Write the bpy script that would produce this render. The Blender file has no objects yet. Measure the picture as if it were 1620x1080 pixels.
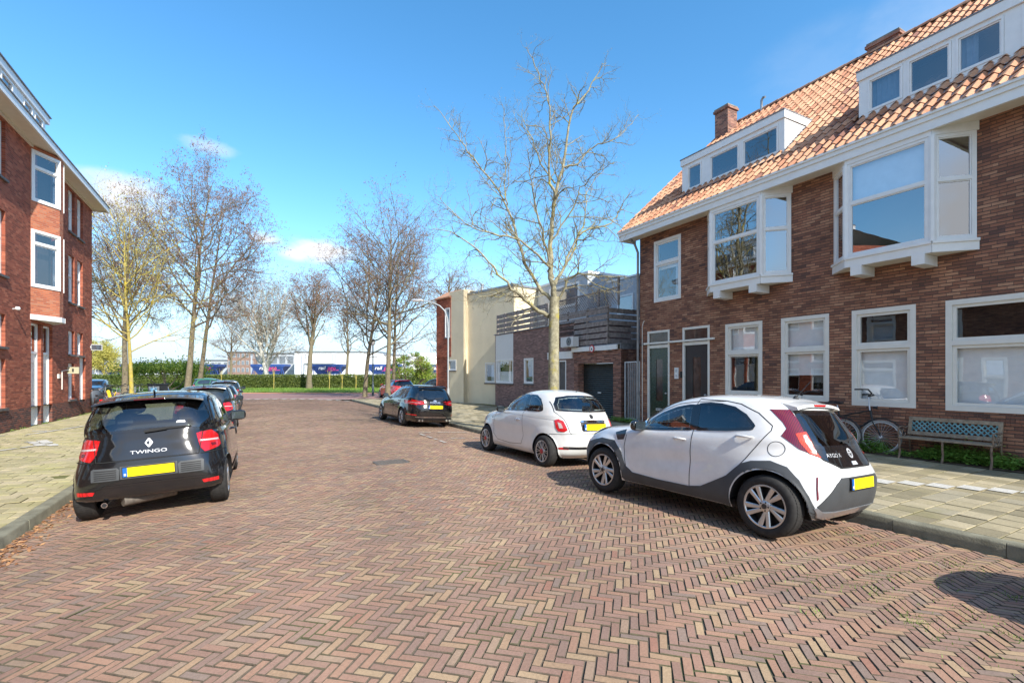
import bpy, bmesh, math, random
import numpy as np
from mathutils import Vector, Matrix, noise
from mathutils.bvhtree import BVHTree
random.seed(7); np.random.seed(7)
C = bpy.context.scene.collection
SC = bpy.context.scene
# ---------------------------------------------------------------- camera, sky, sun
H = 1.72
cam = bpy.data.cameras.new('camera'); camo = bpy.data.objects.new('camera', cam); C.objects.link(camo)
cam.lens = 17.0; cam.sensor_width = 36; cam.shift_y = 54/1620; cam.clip_end = 2000; cam.clip_start = .05
camo.location = (0, 0, H); camo.rotation_euler = (math.radians(90), 0, 0); SC.camera = camo
SC.render.resolution_x = 1024; SC.render.resolution_y = 682
SC.render.engine = 'CYCLES'
SC.view_settings.view_transform = 'Standard'; SC.view_settings.look = 'None'; SC.view_settings.exposure = 0.95; SC.view_settings.gamma = 1
# street frame: local x = t (to the right of the street), local y = s (along the street)
D = Vector((-.47506, .87995, 0)); N = Vector((.87995, .47506, 0)); ANG = math.atan2(.47506, .87995)
STREET = Matrix.Rotation(ANG, 4, 'Z')
def P(s, t, z=0.0): return N*t + D*s + Vector((0, 0, z))
def st_of(x, y): return (x*D.x+y*D.y, x*N.x+y*N.y)
to_sun = (N*.235 - D*1.35 + Vector((0, 0, 1.0))).normalized()
elev = math.asin(to_sun.z); azim = math.atan2(to_sun.x, to_sun.y)
w = bpy.data.worlds.new('World'); SC.world = w; w.use_nodes = True
nt = w.node_tree; nt.nodes.clear()
def nn(t, typ, **k):
    n = t.nodes.new(typ)
    for a, b in k.items(): setattr(n, a, b)
    return n
sky = nn(nt, 'ShaderNodeTexSky', sky_type='NISHITA', sun_disc=False); sky.sun_elevation = elev; sky.sun_rotation = azim
sky.air_density = 1.0; sky.dust_density = .5; sky.ozone_density = 2.0; sky.altitude = 0
hs = nn(nt, 'ShaderNodeHueSaturation'); hs.inputs['Saturation'].default_value = 1.28; hs.inputs['Hue'].default_value = .493; hs.inputs['Value'].default_value = 1.06
bg = nn(nt, 'ShaderNodeBackground'); bg.inputs[1].default_value = .15; wo = nn(nt, 'ShaderNodeOutputWorld')
L = nt.links.new
L(sky.outputs[0], hs.inputs['Color'])
tc = nn(nt, 'ShaderNodeTexCoord')
# clouds: soft cumulus puffs at a few places low in the sky plus thin wisps
def wmath(op, a, b=None, c=None, clamp=False):
    m = nn(nt, 'ShaderNodeMath', operation=op); m.use_clamp = clamp
    for i, v in enumerate((a, b, c)):
        if v is None: continue
        if isinstance(v, (int, float)): m.inputs[i].default_value = v
        else: L(v, m.inputs[i])
    return m.outputs[0]
nz = nn(nt, 'ShaderNodeTexNoise'); nz.inputs['Scale'].default_value = 14; nz.inputs['Detail'].default_value = 9; nz.inputs['Roughness'].default_value = .6
mp = nn(nt, 'ShaderNodeMapping'); mp.inputs['Scale'].default_value = (1, 1, 2.2); L(tc.outputs['Generated'], mp.inputs[0]); L(mp.outputs[0], nz.inputs['Vector'])
sep = nn(nt, 'ShaderNodeSeparateXYZ'); L(tc.outputs['Generated'], sep.inputs[0])
total = None
def skydir(px, py): return Vector(((px-810)/765, 1, (594-py)/765)).normalized()
for px, py, rx, rz, k in [(512, 398, .075, .032, 1), (470, 402, .05, .02, .8), (200, 300, .08, .03, .7), (165, 318, .09, .045, .7), (330, 232, .045, .018, .42), (420, 378, .035, .02, .7), (735, 470, .09, .03, .5), (1290, 100, .10, .06, .05), (1480, 20, .10, .06, .10)]:
    d_ = skydir(px, py)
    dx = wmath('DIVIDE', wmath('SUBTRACT', sep.outputs[0], d_.x), rx); dz = wmath('DIVIDE', wmath('SUBTRACT', sep.outputs[2], d_.z), rz)
    r2 = wmath('ADD', wmath('MULTIPLY', dx, dx), wmath('MULTIPLY', dz, dz))
    f = wmath('MULTIPLY', wmath('SUBTRACT', 1.0, wmath('SQRT', r2), clamp=True), 1.0)
    e = wmath('MULTIPLY', wmath('MULTIPLY', wmath('SUBTRACT', wmath('ADD', f, wmath('MULTIPLY', wmath('SUBTRACT', nz.outputs[0], .5), 1.5)), .12 if k > .3 else -.1, clamp=True), wmath('MINIMUM', wmath('MULTIPLY', f, 3), 1)), 1.7*k, clamp=True)
    front = wmath('GREATER_THAN', sep.outputs[1], 0.0)
    e = wmath('MULTIPLY', e, front)
    total = e if total is None else wmath('MAXIMUM', total, e)
# broad soft cloud bank behind and above the camera (what the windows mirror)
nz2 = nn(nt, 'ShaderNodeTexNoise'); nz2.inputs['Scale'].default_value = 3.2; nz2.inputs['Detail'].default_value = 7; L(tc.outputs['Generated'], nz2.inputs['Vector'])
back = wmath('MULTIPLY', wmath('SUBTRACT', -.05, sep.outputs[1], clamp=True), 3.0, clamp=True)
bk = wmath('MULTIPLY', wmath('MULTIPLY', wmath('SUBTRACT', nz2.outputs[0], .42, clamp=True), 4.0, clamp=True), back)
total = wmath('MAXIMUM', total, bk)
lowh = wmath('MULTIPLY', wmath('SUBTRACT', .24, sep.outputs[2], clamp=True), 4.0, clamp=True)   # pale air near the horizon
mixh = nn(nt, 'ShaderNodeMix', data_type='RGBA'); L(lowh, mixh.inputs[0]); L(hs.outputs[0], mixh.inputs[6]); mixh.inputs[7].default_value = (2.2, 3.0, 4.2, 1)
mix = nn(nt, 'ShaderNodeMix', data_type='RGBA'); L(total, mix.inputs[0]); L(mixh.outputs[2], mix.inputs[6]); mix.inputs[7].default_value = (3.7, 3.8, 4.0, 1)
L(mix.outputs[2], bg.inputs[0]); L(bg.outputs[0], wo.inputs[0])
sun = bpy.data.lights.new('sun', 'SUN'); sun.energy = 4.0; sun.angle = math.radians(.5); sun.color = (1, .95, .86)
suno = bpy.data.objects.new('sun', sun); C.objects.link(suno); suno.rotation_euler = to_sun.to_track_quat('Z', 'Y').to_euler()

# ---------------------------------------------------------------- materials
def tmath(t, op, a, b=None, c=None, clamp=False):
    m = nn(t, 'ShaderNodeMath', operation=op); m.use_clamp = clamp
    for i, v in enumerate((a, b, c)):
        if v is None: continue
        if isinstance(v, (int, float)): m.inputs[i].default_value = v
        else: t.links.new(v, m.inputs[i])
    return m.outputs[0]
def newmat(name):
    m = bpy.data.materials.new(name); m.use_nodes = True; t = m.node_tree
    return m, t, t.nodes['Principled BSDF']
def ramp(t, fac, stops, const=False):
    r = nn(t, 'ShaderNodeValToRGB'); t.links.new(fac, r.inputs[0]); cr = r.color_ramp
    if const: cr.interpolation = 'CONSTANT'
    while len(cr.elements) > 1: cr.elements.remove(cr.elements[-1])
    cr.elements[0].position = stops[0][0]; cr.elements[0].color = (*stops[0][1], 1)
    for p, c in stops[1:]:
        e = cr.elements.new(p); e.color = (*c, 1)
    return r.outputs[0]
def mixc(t, fac, a, b, mode='MIX'):
    m = nn(t, 'ShaderNodeMix', data_type='RGBA', blend_type=mode)
    for i, v in ((0, fac), (6, a), (7, b)):
        if isinstance(v, (int, float)): m.inputs[i].default_value = v
        elif isinstance(v, tuple): m.inputs[i].default_value = (*v, 1) if len(v) == 3 else v
        else: t.links.new(v, m.inputs[i])
    return m.outputs[2]
def noisen(t, scale, detail=4, rough=.55, coord='Object', vec=None):
    n = nn(t, 'ShaderNodeTexNoise'); n.inputs['Scale'].default_value = scale; n.inputs['Detail'].default_value = detail; n.inputs['Roughness'].default_value = rough
    if vec is None:
        c = nn(t, 'ShaderNodeTexCoord'); vec = c.outputs[coord]
    t.links.new(vec, n.inputs['Vector']); return n.outputs[0]
def bump(t, b, h, strength=.3, dist=.01):
    n = nn(t, 'ShaderNodeBump'); n.inputs['Strength'].default_value = strength; n.inputs['Distance'].default_value = dist
    t.links.new(h, n.inputs['Height']); t.links.new(n.outputs[0], b.inputs['Normal'])
def plain(name, col, rough=.5, metal=0, var=.12, scale=6, coat=0, bmp=0, bscale=60, spec=.5):
    m, t, b = newmat(name)
    b.inputs['Roughness'].default_value = rough; b.inputs['Metallic'].default_value = metal; b.inputs['Coat Weight'].default_value = coat
    b.inputs['Coat Roughness'].default_value = .03; b.inputs['Specular IOR Level'].default_value = spec
    f = noisen(t, scale, 5)
    lo = tuple(c*(1-var) for c in col); hi = tuple(min(1, c*(1+var)) for c in col)
    t.links.new(ramp(t, f, [(.3, lo), (.7, hi)]), b.inputs['Base Color'])
    if bmp: bump(t, b, noisen(t, bscale, 4), bmp, .01)
    return m
def brickmat(name, bw, bh, mort, cols, mcol, rough=.85, dirt=.35, stack=False, bstr=.5, tint=None, patch=0):
    m, t, b = newmat(name); b.inputs['Roughness'].default_value = rough; b.inputs['Specular IOR Level'].default_value = .25
    uv = nn(t, 'ShaderNodeUVMap', uv_map='UVMap'); sp = nn(t, 'ShaderNodeSeparateXYZ'); t.links.new(uv.outputs[0], sp.inputs[0])
    v = tmath(t, 'DIVIDE', sp.outputs[1], bh); row = tmath(t, 'FLOOR', v)
    off = 0.0 if stack else tmath(t, 'MULTIPLY', tmath(t, 'FLOORED_MODULO', row, 2.0), .5)
    rj = nn(t, 'ShaderNodeTexWhiteNoise', noise_dimensions='1D'); t.links.new(row, rj.inputs['W'])
    u = tmath(t, 'ADD', tmath(t, 'ADD', tmath(t, 'DIVIDE', sp.outputs[0], bw), off), tmath(t, 'MULTIPLY', rj.outputs['Value'], .18))
    colu = tmath(t, 'FLOOR', u); fu = tmath(t, 'FRACT', u); fv = tmath(t, 'FRACT', v)
    du = tmath(t, 'MULTIPLY', tmath(t, 'MINIMUM', fu, tmath(t, 'SUBTRACT', 1.0, fu)), bw); dv = tmath(t, 'MULTIPLY', tmath(t, 'MINIMUM', fv, tmath(t, 'SUBTRACT', 1.0, fv)), bh)
    dd = tmath(t, 'MINIMUM', tmath(t, 'ADD', du, mort*.28), dv)
    nzv = noisen(t, 40, 3, coord='UV')
    dd = tmath(t, 'ADD', dd, tmath(t, 'MULTIPLY', tmath(t, 'SUBTRACT', nzv, .5), mort*.9))
    mask = tmath(t, 'DIVIDE', tmath(t, 'SUBTRACT', dd, mort*.35), mort*.4, clamp=True)   # 1 = brick
    cx = nn(t, 'ShaderNodeCombineXYZ'); t.links.new(colu, cx.inputs[0]); t.links.new(row, cx.inputs[1])
    wn = nn(t, 'ShaderNodeTexWhiteNoise', noise_dimensions='2D'); t.links.new(cx.outputs[0], wn.inputs['Vector'])
    val = wn.outputs['Value']
    if patch:
        pn = noisen(t, .55, 3, coord='UV'); val = tmath(t, 'ADD', tmath(t, 'MULTIPLY', val, 1-patch), tmath(t, 'MULTIPLY', tmath(t, 'MULTIPLY', tmath(t, 'SUBTRACT', pn, .3, clamp=True), 2.4, clamp=True), patch))
    col = ramp(t, val, cols, True)
    big = noisen(t, 1.3, 6, .65, coord='UV'); col = mixc(t, 1.0, col, ramp(t, big, [(.3, (1-dirt,)*3), (.62, (1.08, 1.06, 1.04))]), 'MULTIPLY')
    fine = noisen(t, 90, 3, coord='UV'); col = mixc(t, .5, col, ramp(t, fine, [(.3, (.75, .75, .75)), (.7, (1.2, 1.2, 1.2))]), 'MULTIPLY')
    col = mixc(t, mask, mcol, col); t.links.new(col, b.inputs['Base Color'])
    h = tmath(t, 'ADD', mask, tmath(t, 'MULTIPLY', wn.outputs['Value'], .35)); bump(t, b, h, bstr, .012)
    return m
M = {}
M['brick_brown'] = brickmat('brown_brick', .22, .066, .014, [(0, (.14, .076, .062)), (.15, (.215, .104, .074)), (.32, (.31, .143, .091)), (.55, (.395, .198, .124)), (.75, (.465, .252, .158)), (.9, (.35, .20, .145))], (.075, .06, .052), dirt=.3, patch=.4)
M['brick_red'] = brickmat('red_brick', .21, .062, .009, [(0, (.25, .065, .035)), (.3, (.34, .085, .045)), (.6, (.39, .11, .058)), (.85, (.45, .14, .075))], (.24, .15, .12), dirt=.22)
M['brick_red_sunlit'] = brickmat('red_brick_sunlit', .21, .062, .010, [(0, (.42, .12, .06)), (.3, (.5, .15, .07)), (.6, (.55, .18, .085)), (.85, (.5, .2, .11))], (.36, .25, .2), dirt=.12)  # lit copy of the red brick: sunlight on the bay painted as brighter orange
M['brick_dark'] = brickmat('dark_plinth_brick', .21, .062, .012, [(0, (.09, .04, .035)), (.35, (.15, .055, .04)), (.7, (.22, .07, .045))], (.17, .13, .11), dirt=.3)
M['brick_purple'] = brickmat('purple_brick', .21, .058, .009, [(0, (.20, .125, .11)), (.3, (.26, .155, .135)), (.6, (.30, .185, .16)), (.85, (.35, .215, .185))], (.20, .16, .145), dirt=.2)
M['brick_garage'] = brickmat('garage_brick', .21, .062, .012, [(0, (.15, .07, .055)), (.3, (.24, .105, .08)), (.6, (.32, .15, .10)), (.85, (.40, .20, .14))], (.26, .21, .18), dirt=.25)
M['white'] = plain('white_paint', (.78, .78, .76), .35, var=.04)
M['cream'] = plain('cream_paint', (.74, .72, .66), .4, var=.04)
M['soffit'] = plain('soffit_boards', (.74, .69, .60), .5, var=.05)
M['plaster'] = plain('yellow_plaster', (.74, .64, .45), .9, var=.06, scale=1.2, bmp=.4, bscale=25, spec=.2)
M['zinc'] = plain('zinc', (.30, .32, .34), .45, .6, var=.25, scale=4)
M['lead'] = plain('lead_flashing', (.22, .23, .25), .6, .3, var=.35, scale=9)
M['concrete'] = plain('concrete', (.22, .21, .18), .9, var=.3, scale=5, bmp=.5, bscale=90, spec=.2)
M['sill'] = plain('dark_sill', (.10, .09, .085), .6, var=.2)
M['doorgreen'] = plain('green_door_paint', (.012, .035, .022), .25, var=.1, coat=.3)
M['doorblack'] = plain('black_door_paint', (.02, .021, .024), .3, var=.1, coat=.3)
M['wood'] = plain('weathered_wood', (.27, .235, .215), .85, var=.35, scale=7, bmp=.5, bscale=40, spec=.2)
M['roller'] = plain('roller_shutter', (.032, .037, .036), .4, .2, var=.2)
M['steel'] = plain('galvanised_steel', (.55, .57, .59), .4, .35, var=.12)
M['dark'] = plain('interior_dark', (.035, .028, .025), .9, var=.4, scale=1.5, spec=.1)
M['blind'] = plain('blind_fabric', (.88, .89, .90), .8, var=.05, spec=.2)
M['curtain'] = plain('blue_grey_curtain', (.50, .58, .66), .85, var=.1, spec=.2)
M['black'] = plain('black_plastic', (.015, .015, .016), .45, var=.2)
M['rubber'] = plain('tyre_rubber', (.028, .027, .026), .8, var=.3, scale=20, bmp=.2, bscale=200, spec=.3)
M['panel_white'] = plain('white_board', (.66, .66, .64), .5, var=.03)
M['dormer_grey'] = plain('grey_cladding', (.42, .45, .48), .5, var=.1)
M['yellow'] = plain('yellow_paint', (.85, .55, .01), .4, var=.06)
M['orange'] = plain('orange_brick_edge', (.55, .25, .12), .8)
def glassmat(name, tint=(.75, .8, .82), base=.10, rough=.0, gain=1.6):
    m = bpy.data.materials.new(name); m.use_nodes = True; t = m.node_tree; t.nodes.clear()
    o = nn(t, 'ShaderNodeOutputMaterial'); tr = nn(t, 'ShaderNodeBsdfTransparent'); tr.inputs[0].default_value = (*tint, 1)
    g = nn(t, 'ShaderNodeBsdfGlossy'); g.inputs['Roughness'].default_value = rough; g.inputs[0].default_value = (.95, .97, 1, 1)
    fr = nn(t, 'ShaderNodeFresnel'); gb = nn(t, 'ShaderNodeNewGeometry'); t.links.new(tmath(t, 'SUBTRACT', 1.5, tmath(t, 'MULTIPLY', gb.outputs['Backfacing'], 1.5-1/1.5)), fr.inputs[0])
    bn = nn(t, 'ShaderNodeBump'); bn.inputs['Strength'].default_value = .02; bn.inputs['Distance'].default_value = .05
    t.links.new(noisen(t, 1.2, 2), bn.inputs['Height']); t.links.new(bn.outputs[0], g.inputs['Normal'])
    f = tmath(t, 'ADD', tmath(t, 'MULTIPLY', fr.outputs[0], gain), base, clamp=True)
    mx = nn(t, 'ShaderNodeMixShader'); t.links.new(f, mx.inputs[0]); t.links.new(tr.outputs[0], mx.inputs[1]); t.links.new(g.outputs[0], mx.inputs[2]); t.links.new(mx.outputs[0], o.inputs[0])
    return m
M['doorpanel'] = plain('brown_door_panel', (.07, .04, .03), .15, var=.4, coat=.5)
M['glass'] = glassmat('window_glass', (.92, .94, .94), base=.12, gain=1.5)
M['glass_bay'] = glassmat('bay_window_glass', (.8, .84, .86), .24, gain=2.0)
M['glass_dark'] = glassmat('upper_window_glass', (.5, .55, .6), .14, gain=1.4)

# ---------------------------------------------------------------- object helpers
def tag(o, label=None, cat=None, group=None, kind=None):
    if label: o['label'] = label
    if cat: o['category'] = cat
    if group: o['group'] = group
    if kind: o['kind'] = kind
    return o
def empty(name, label, cat, loc, rot=None, group=None):
    o = bpy.data.objects.new(name, None); C.objects.link(o); o.empty_display_size = .2
    o.matrix_world = Matrix.Translation(loc) @ (rot if rot is not None else Matrix.Identity(4))
    return tag(o, label, cat, group)
def kids(o): return [c for c in bpy.data.objects if c.parent == o]
def copy_tree(o, parent=None):
    c = o.copy(); C.objects.link(c); c.parent = parent
    for ch in kids(o): copy_tree(ch, c)
    return c
class MB:
    """collects faces in the street frame (t, s, z) or any local frame; builds one mesh object"""
    def __init__(self, mats=('white',), origin=(0, 0, 0)):
        self.v = []; self.f = []; self.m = []; self.uv = []; self.mats = list(mats); self.o = Vector(origin)
    def mi(self, m):
        if m not in self.mats: self.mats.append(m)
        return self.mats.index(m)
    def face(self, pts, m=None, uv=None):
        i = len(self.v); pts = [Vector(p) for p in pts]; self.v += pts; self.f.append(list(range(i, i+len(pts)))); self.m.append(self.mi(m or self.mats[0]))
        if uv is None:
            a = (pts[1]-pts[0]).cross(pts[-1]-pts[0])
            if abs(a.z) > .7*a.length: uv = [(p.x, p.y) for p in pts]
            else:
                h = Vector((-a.y, a.x, 0)); h = h.normalized() if h.length > 1e-9 else Vector((1, 0, 0))
                if abs(h.y) > abs(h.x): h = h if h.y > 0 else -h
                elif h.x < 0: h = -h
                uv = [(p.dot(h), p.z) for p in pts]
        self.uv += list(uv)
    def box(self, a, b, m=None):
        (x0, y0, z0), (x1, y1, z1) = [min(a[i], b[i]) for i in range(3)], [max(a[i], b[i]) for i in range(3)]
        p = lambda i, j, k: ((x0, x1)[i], (y0, y1)[j], (z0, z1)[k])
        for q in ([(0, 0, 0), (0, 1, 0), (1, 1, 0), (1, 0, 0)], [(0, 0, 1), (1, 0, 1), (1, 1, 1), (0, 1, 1)], [(0, 0, 0), (1, 0, 0), (1, 0, 1), (0, 0, 1)], [(1, 1, 0), (0, 1, 0), (0, 1, 1), (1, 1, 1)], [(0, 1, 0), (0, 0, 0), (0, 0, 1), (0, 1, 1)], [(1, 0, 0), (1, 1, 0), (1, 1, 1), (1, 0, 1)]):
            self.face([p(*c) for c in q], m)
    def plate(self, fr, rect, holes, w0, w1, m=None, back=False):
        """slab seen in frame fr(u, v, w): front face at w1 with rectangular holes, sides down to w0"""
        u0, u1, v0, v1 = rect
        hs_ = [(max(a, u0), min(b, u1), max(c, v0), min(d, v1)) for a, b, c, d in holes]
        us = sorted({u0, u1, *[h[0] for h in hs_], *[h[1] for h in hs_]}); vs = sorted({v0, v1, *[h[2] for h in hs_], *[h[3] for h in hs_]})
        inh = lambda x, y: any(a < x < b and c < y < d for a, b, c, d in hs_)
        for i in range(len(us)-1):
            for j in range(len(vs)-1):
                if inh((us[i]+us[i+1])/2, (vs[j]+vs[j+1])/2): continue
                q = [(us[i], vs[j]), (us[i+1], vs[j]), (us[i+1], vs[j+1]), (us[i], vs[j+1])]
                self.face([fr(x, y, w1) for x, y in q], m, q)
                if back: self.face([fr(x, y, w0) for x, y in reversed(q)], m)
        for a, b, c, d in hs_+[(u1, u0, v1, v0)]:
            inner = a < b
            e = 1e-6
            for x0, y0, x1, y1 in ((a, c, b, c), (b, c, b, d), (b, d, a, d), (a, d, a, c)):
                if inner and ((x0 == x1 and (abs(x0-u0) < e or abs(x0-u1) < e)) or (y0 == y1 and (abs(y0-v0) < e or abs(y0-v1) < e))): continue
                if not inner:
                    pass
                L_ = abs(x1-x0)+abs(y1-y0)
                self.face([fr(x0, y0, w1), fr(x1, y1, w1), fr(x1, y1, w0), fr(x0, y0, w0)], m, [(x0+y0*0, y0), (x1, y1), (x1+(w1-w0)*(x0 == x1), y1+(w1-w0)*(x0 != x1)), (x0+(w1-w0)*(x0 == x1), y0+(w1-w0)*(x0 != x1))])
    def tube(self, pts, r, n=8, m=None, cap=True):
        pts = [Vector(p) for p in pts]; rs = r if isinstance(r, (list, tuple)) else [r]*len(pts)
        rings = []; up = Vector((0, 0, 1)); prev = None
        for i, p in enumerate(pts):
            d = (pts[min(i+1, len(pts)-1)]-pts[max(i-1, 0)]).normalized()
            a = d.cross(up if prev is None else prev)
            if a.length < 1e-4: a = d.cross(Vector((1, 0, 0)))
            a.normalize(); b_ = d.cross(a).normalized()
            if prev is None: prev = b_
            else:
                b_ = (prev - d*prev.dot(d)).normalized(); a = b_.cross(d); prev = b_
            rings.append([p+(a*math.cos(2*math.pi*k/n)+b_*math.sin(2*math.pi*k/n))*rs[i] for k in range(n)])
        for i in range(len(rings)-1):
            for k in range(n):
                k2 = (k+1) % n; self.face([rings[i][k], rings[i][k2], rings[i+1][k2], rings[i+1][k]], m)
        if cap: self.face(rings[0][::-1], m); self.face(rings[-1], m)
    def lathe(self, prof, axis='y', n=40, m=None, c=(0, 0, 0)):
        """prof: list of (radius, along-axis)"""
        c = Vector(c)
        def pt(r, h, k):
            a = 2*math.pi*k/n; x, y = r*math.cos(a), r*math.sin(a)
            return c+Vector((x, h, y) if axis == 'y' else (x, y, h) if axis == 'z' else (h, x, y))
        for i in range(len(prof)-1):
            for k in range(n):
                q = [pt(*prof[i], k), pt(*prof[i], k+1), pt(*prof[i+1], k+1), pt(*prof[i+1], k)]
                if prof[i][0] < 1e-6: q = [q[0], q[2], q[3]]
                elif prof[i+1][0] < 1e-6: q = q[:3]
                self.face(q, m)
    def build(self, name, parent=None, smooth=False, label=None, weld=True, autos=None):
        me = bpy.data.meshes.new(name); me.from_pydata([tuple(p-self.o) for p in self.v], [], self.f)
        for k in self.mats: me.materials.append(M[k])
        me.polygons.foreach_set('material_index', self.m)
        ul = me.uv_layers.new(name='UVMap'); ul.data.foreach_set('uv', np.array(self.uv, dtype=np.float32).ravel())
        if weld:
            bm = bmesh.new(); bm.from_mesh(me); bmesh.ops.remove_doubles(bm, verts=bm.verts, dist=1e-5)
            if smooth or autos: bmesh.ops.recalc_face_normals(bm, faces=bm.faces)
            bm.to_mesh(me); bm.free()
        if smooth: me.polygons.foreach_set('use_smooth', [True]*len(me.polygons))
        if autos:
            me.polygons.foreach_set('use_smooth', [True]*len(me.polygons))
            me.set_sharp_from_angle(angle=math.radians(autos))
        me.update()
        o = bpy.data.objects.new(name, me); C.objects.link(o)
        if parent is not None: o.parent = parent
        if label: o['label'] = label
        return o
def street_obj(name, mb, label=None, cat=None, group=None, kind=None, **k):
    """a top-level mesh whose vertices are in (t, s, z) relative to mb.o"""
    o = mb.build(name, **k); o.matrix_world = STREET @ Matrix.Translation(mb.o)
    return tag(o, label, cat, group, kind)
def street_root(name, label, cat, org, group=None):
    return empty(name, label, cat, STREET @ Vector(org), STREET, group)
def textmesh(txt, size, bold=0.0, extrude=0.0, italic=0):
    cu = bpy.data.curves.new('txt', 'FONT'); cu.body = txt; cu.size = size; cu.offset = bold; cu.extrude = extrude; cu.align_x = 'CENTER'; cu.align_y = 'CENTER'; cu.shear = italic; cu.resolution_u = 3
    o = bpy.data.objects.new('txt', cu); C.objects.link(o)
    dg = bpy.context.evaluated_depsgraph_get(); me = bpy.data.meshes.new_from_object(o.evaluated_get(dg))
    bpy.data.objects.remove(o)
    vs = [v.co.copy() for v in me.vertices]; fs = [list(p.vertices) for p in me.polygons]; bpy.data.meshes.remove(me)
    return vs, fs
def numpy_mesh(name, V, F, mats, uv=None, smooth=False, mi=None):
    """V (n,3), F (m,4) quads"""
    me = bpy.data.meshes.new(name); me.vertices.add(len(V)); me.vertices.foreach_set('co', np.asarray(V, dtype=np.float32).ravel())
    k = F.shape[1]; me.loops.add(F.size); me.loops.foreach_set('vertex_index', F.ravel().astype(np.int32)); me.polygons.add(len(F))
    me.polygons.foreach_set('loop_start', np.arange(0, F.size, k, dtype=np.int32)); me.polygons.foreach_set('loop_total', np.full(len(F), k, dtype=np.int32))
    if mi is not None: me.polygons.foreach_set('material_index', np.asarray(mi, dtype=np.int32))
    me.polygons.foreach_set('use_smooth', np.full(len(F), bool(smooth)))
    if uv is not None:
        l = me.uv_layers.new(name='UVMap'); l.data.foreach_set('uv', np.asarray(uv, dtype=np.float32).ravel())
    for m_ in mats: me.materials.append(M[m_])
    me.update(calc_edges=True); me.validate()
    o = bpy.data.objects.new(name, me); C.objects.link(o); return o
# ---------------------------------------------------------------- ground, road, pavements
def kR(s): return float(np.interp(s, [-8, 2, 8, 15, 25, 60], [7.0, 6.95, 6.72, 6.5, 6.55, 6.5]))
KL = -2.37
def camber(t): return -.008*(np.clip(t, -2.4, 7.0)-2.1)**2
def islandmat(name, cols, rough=.85, stain=.3, moss=None, attr='Random Per Island', bstr=.3, sc=60):
    m, t, b = newmat(name); b.inputs['Roughness'].default_value = rough; b.inputs['Specular IOR Level'].default_value = .3
    g = nn(t, 'ShaderNodeNewGeometry'); col = ramp(t, g.outputs['Random Per Island'], cols, True)
    big = noisen(t, .35, 6, .7); col = mixc(t, 1.0, col, ramp(t, big, [(.3, (1-stain, 1-stain*.95, 1-stain*.9)), (.65, (1.1, 1.08, 1.06))]), 'MULTIPLY')
    fn = noisen(t, sc, 5, .7); col = mixc(t, .7, col, ramp(t, fn, [(.25, (.7, .7, .7)), (.75, (1.28, 1.27, 1.25))]), 'MULTIPLY')
    sp = noisen(t, 9, 5, .75); col = mixc(t, tmath(t, 'MULTIPLY', tmath(t, 'SUBTRACT', sp, .58, clamp=True), 2.5, clamp=True), col, (.16, .12, .09))
    if name == 'clinker_brick':
        sn = noisen(t, .22, 5, .65); col = mixc(t, tmath(t, 'MULTIPLY', tmath(t, 'SUBTRACT', sn, .50, clamp=True), 2.2, clamp=True), col, (.36, .27, .20))
        ln = noisen(t, .5, 4, .6); col = mixc(t, 1.0, col, ramp(t, ln, [(.35, (.86, .85, .85)), (.6, (1.06, 1.05, 1.04))]), 'MULTIPLY')
    if moss:
        mn = noisen(t, 1.1, 6, .75); col = mixc(t, tmath(t, 'MULTIPLY', tmath(t, 'SUBTRACT', mn, moss[0], clamp=True), moss[1], clamp=True), col, moss[2])
    col = mixc(t, 1.0, col, (1.22, 1.12, 1.01), 'MULTIPLY') if name == 'clinker_brick' else col; t.links.new(col, b.inputs['Base Color']); bump(t, b, fn, bstr, .006); return m
M['clinker'] = islandmat('clinker_brick', [(0, (.24, .16, .132)), (.16, (.28, .182, .145)), (.30, (.235, .168, .145)), (.44, (.30, .195, .148)), (.56, (.26, .175, .147)), (.68, (.315, .228, .158)), (.80, (.34, .262, .178)), (.87, (.29, .22, .17)), (.94, (.22, .175, .155)), (.98, (.28, .16, .125))])
M['tile'] = islandmat('concrete_paving', [(0, (.31, .265, .165)), (.25, (.38, .325, .21)), (.5, (.26, .225, .145)), (.7, (.35, .31, .22)), (.85, (.42, .36, .24))], stain=.4, moss=(.55, 2.0, (.20, .19, .07)), sc=45)
M['tile_left'] = islandmat('mossy_paving', [(0, (.38, .33, .19)), (.3, (.43, .37, .22)), (.6, (.36, .31, .18)), (.8, (.45, .38, .24))], stain=.3, moss=(.47, 2.8, (.36, .34, .11)), sc=45)
def joint(name, a, b_, grass, th):
    m, t, b = newmat(name); b.inputs['Roughness'].default_value = 1; f = noisen(t, 30, 5, .7)
    col = ramp(t, f, [(.3, a), (.7, b_)]); mo = noisen(t, .8, 5, .7); col = mixc(t, tmath(t, 'MULTIPLY', tmath(t, 'SUBTRACT', mo, th, clamp=True), 4, clamp=True), col, grass)
    t.links.new(col, b.inputs['Base Color']); bump(t, b, f, .6, .01); return m
M['sand'] = joint('sand_joint', (.075, .058, .042), (.14, .11, .078), (.07, .09, .025), .5)
M['mossjoint'] = joint('moss_joint', (.10, .08, .03), (.16, .13, .05), (.12, .13, .03), .45)
M['kerb'] = plain('kerb_concrete', (.20, .19, .14), .9, var=.35, scale=4, bmp=.6, bscale=70, spec=.2)
M['grass'] = joint('grass_ground', (.07, .13, .02), (.14, .22, .04), (.05, .10, .015), .5)
M['soil'] = joint('soil', (.10, .065, .04), (.19, .13, .085), (.10, .10, .03), .62)
M['farland'] = joint('far_ground', (.10, .12, .05), (.17, .16, .08), (.08, .12, .03), .5)
M['roadmark'] = plain('road_paint', (.52, .50, .45), .8, var=.15, scale=14)
M['asphaltbrick'] = joint('cross_street_brick', (.22, .12, .105), (.31, .175, .15), (.19, .125, .11), .52)

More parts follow.
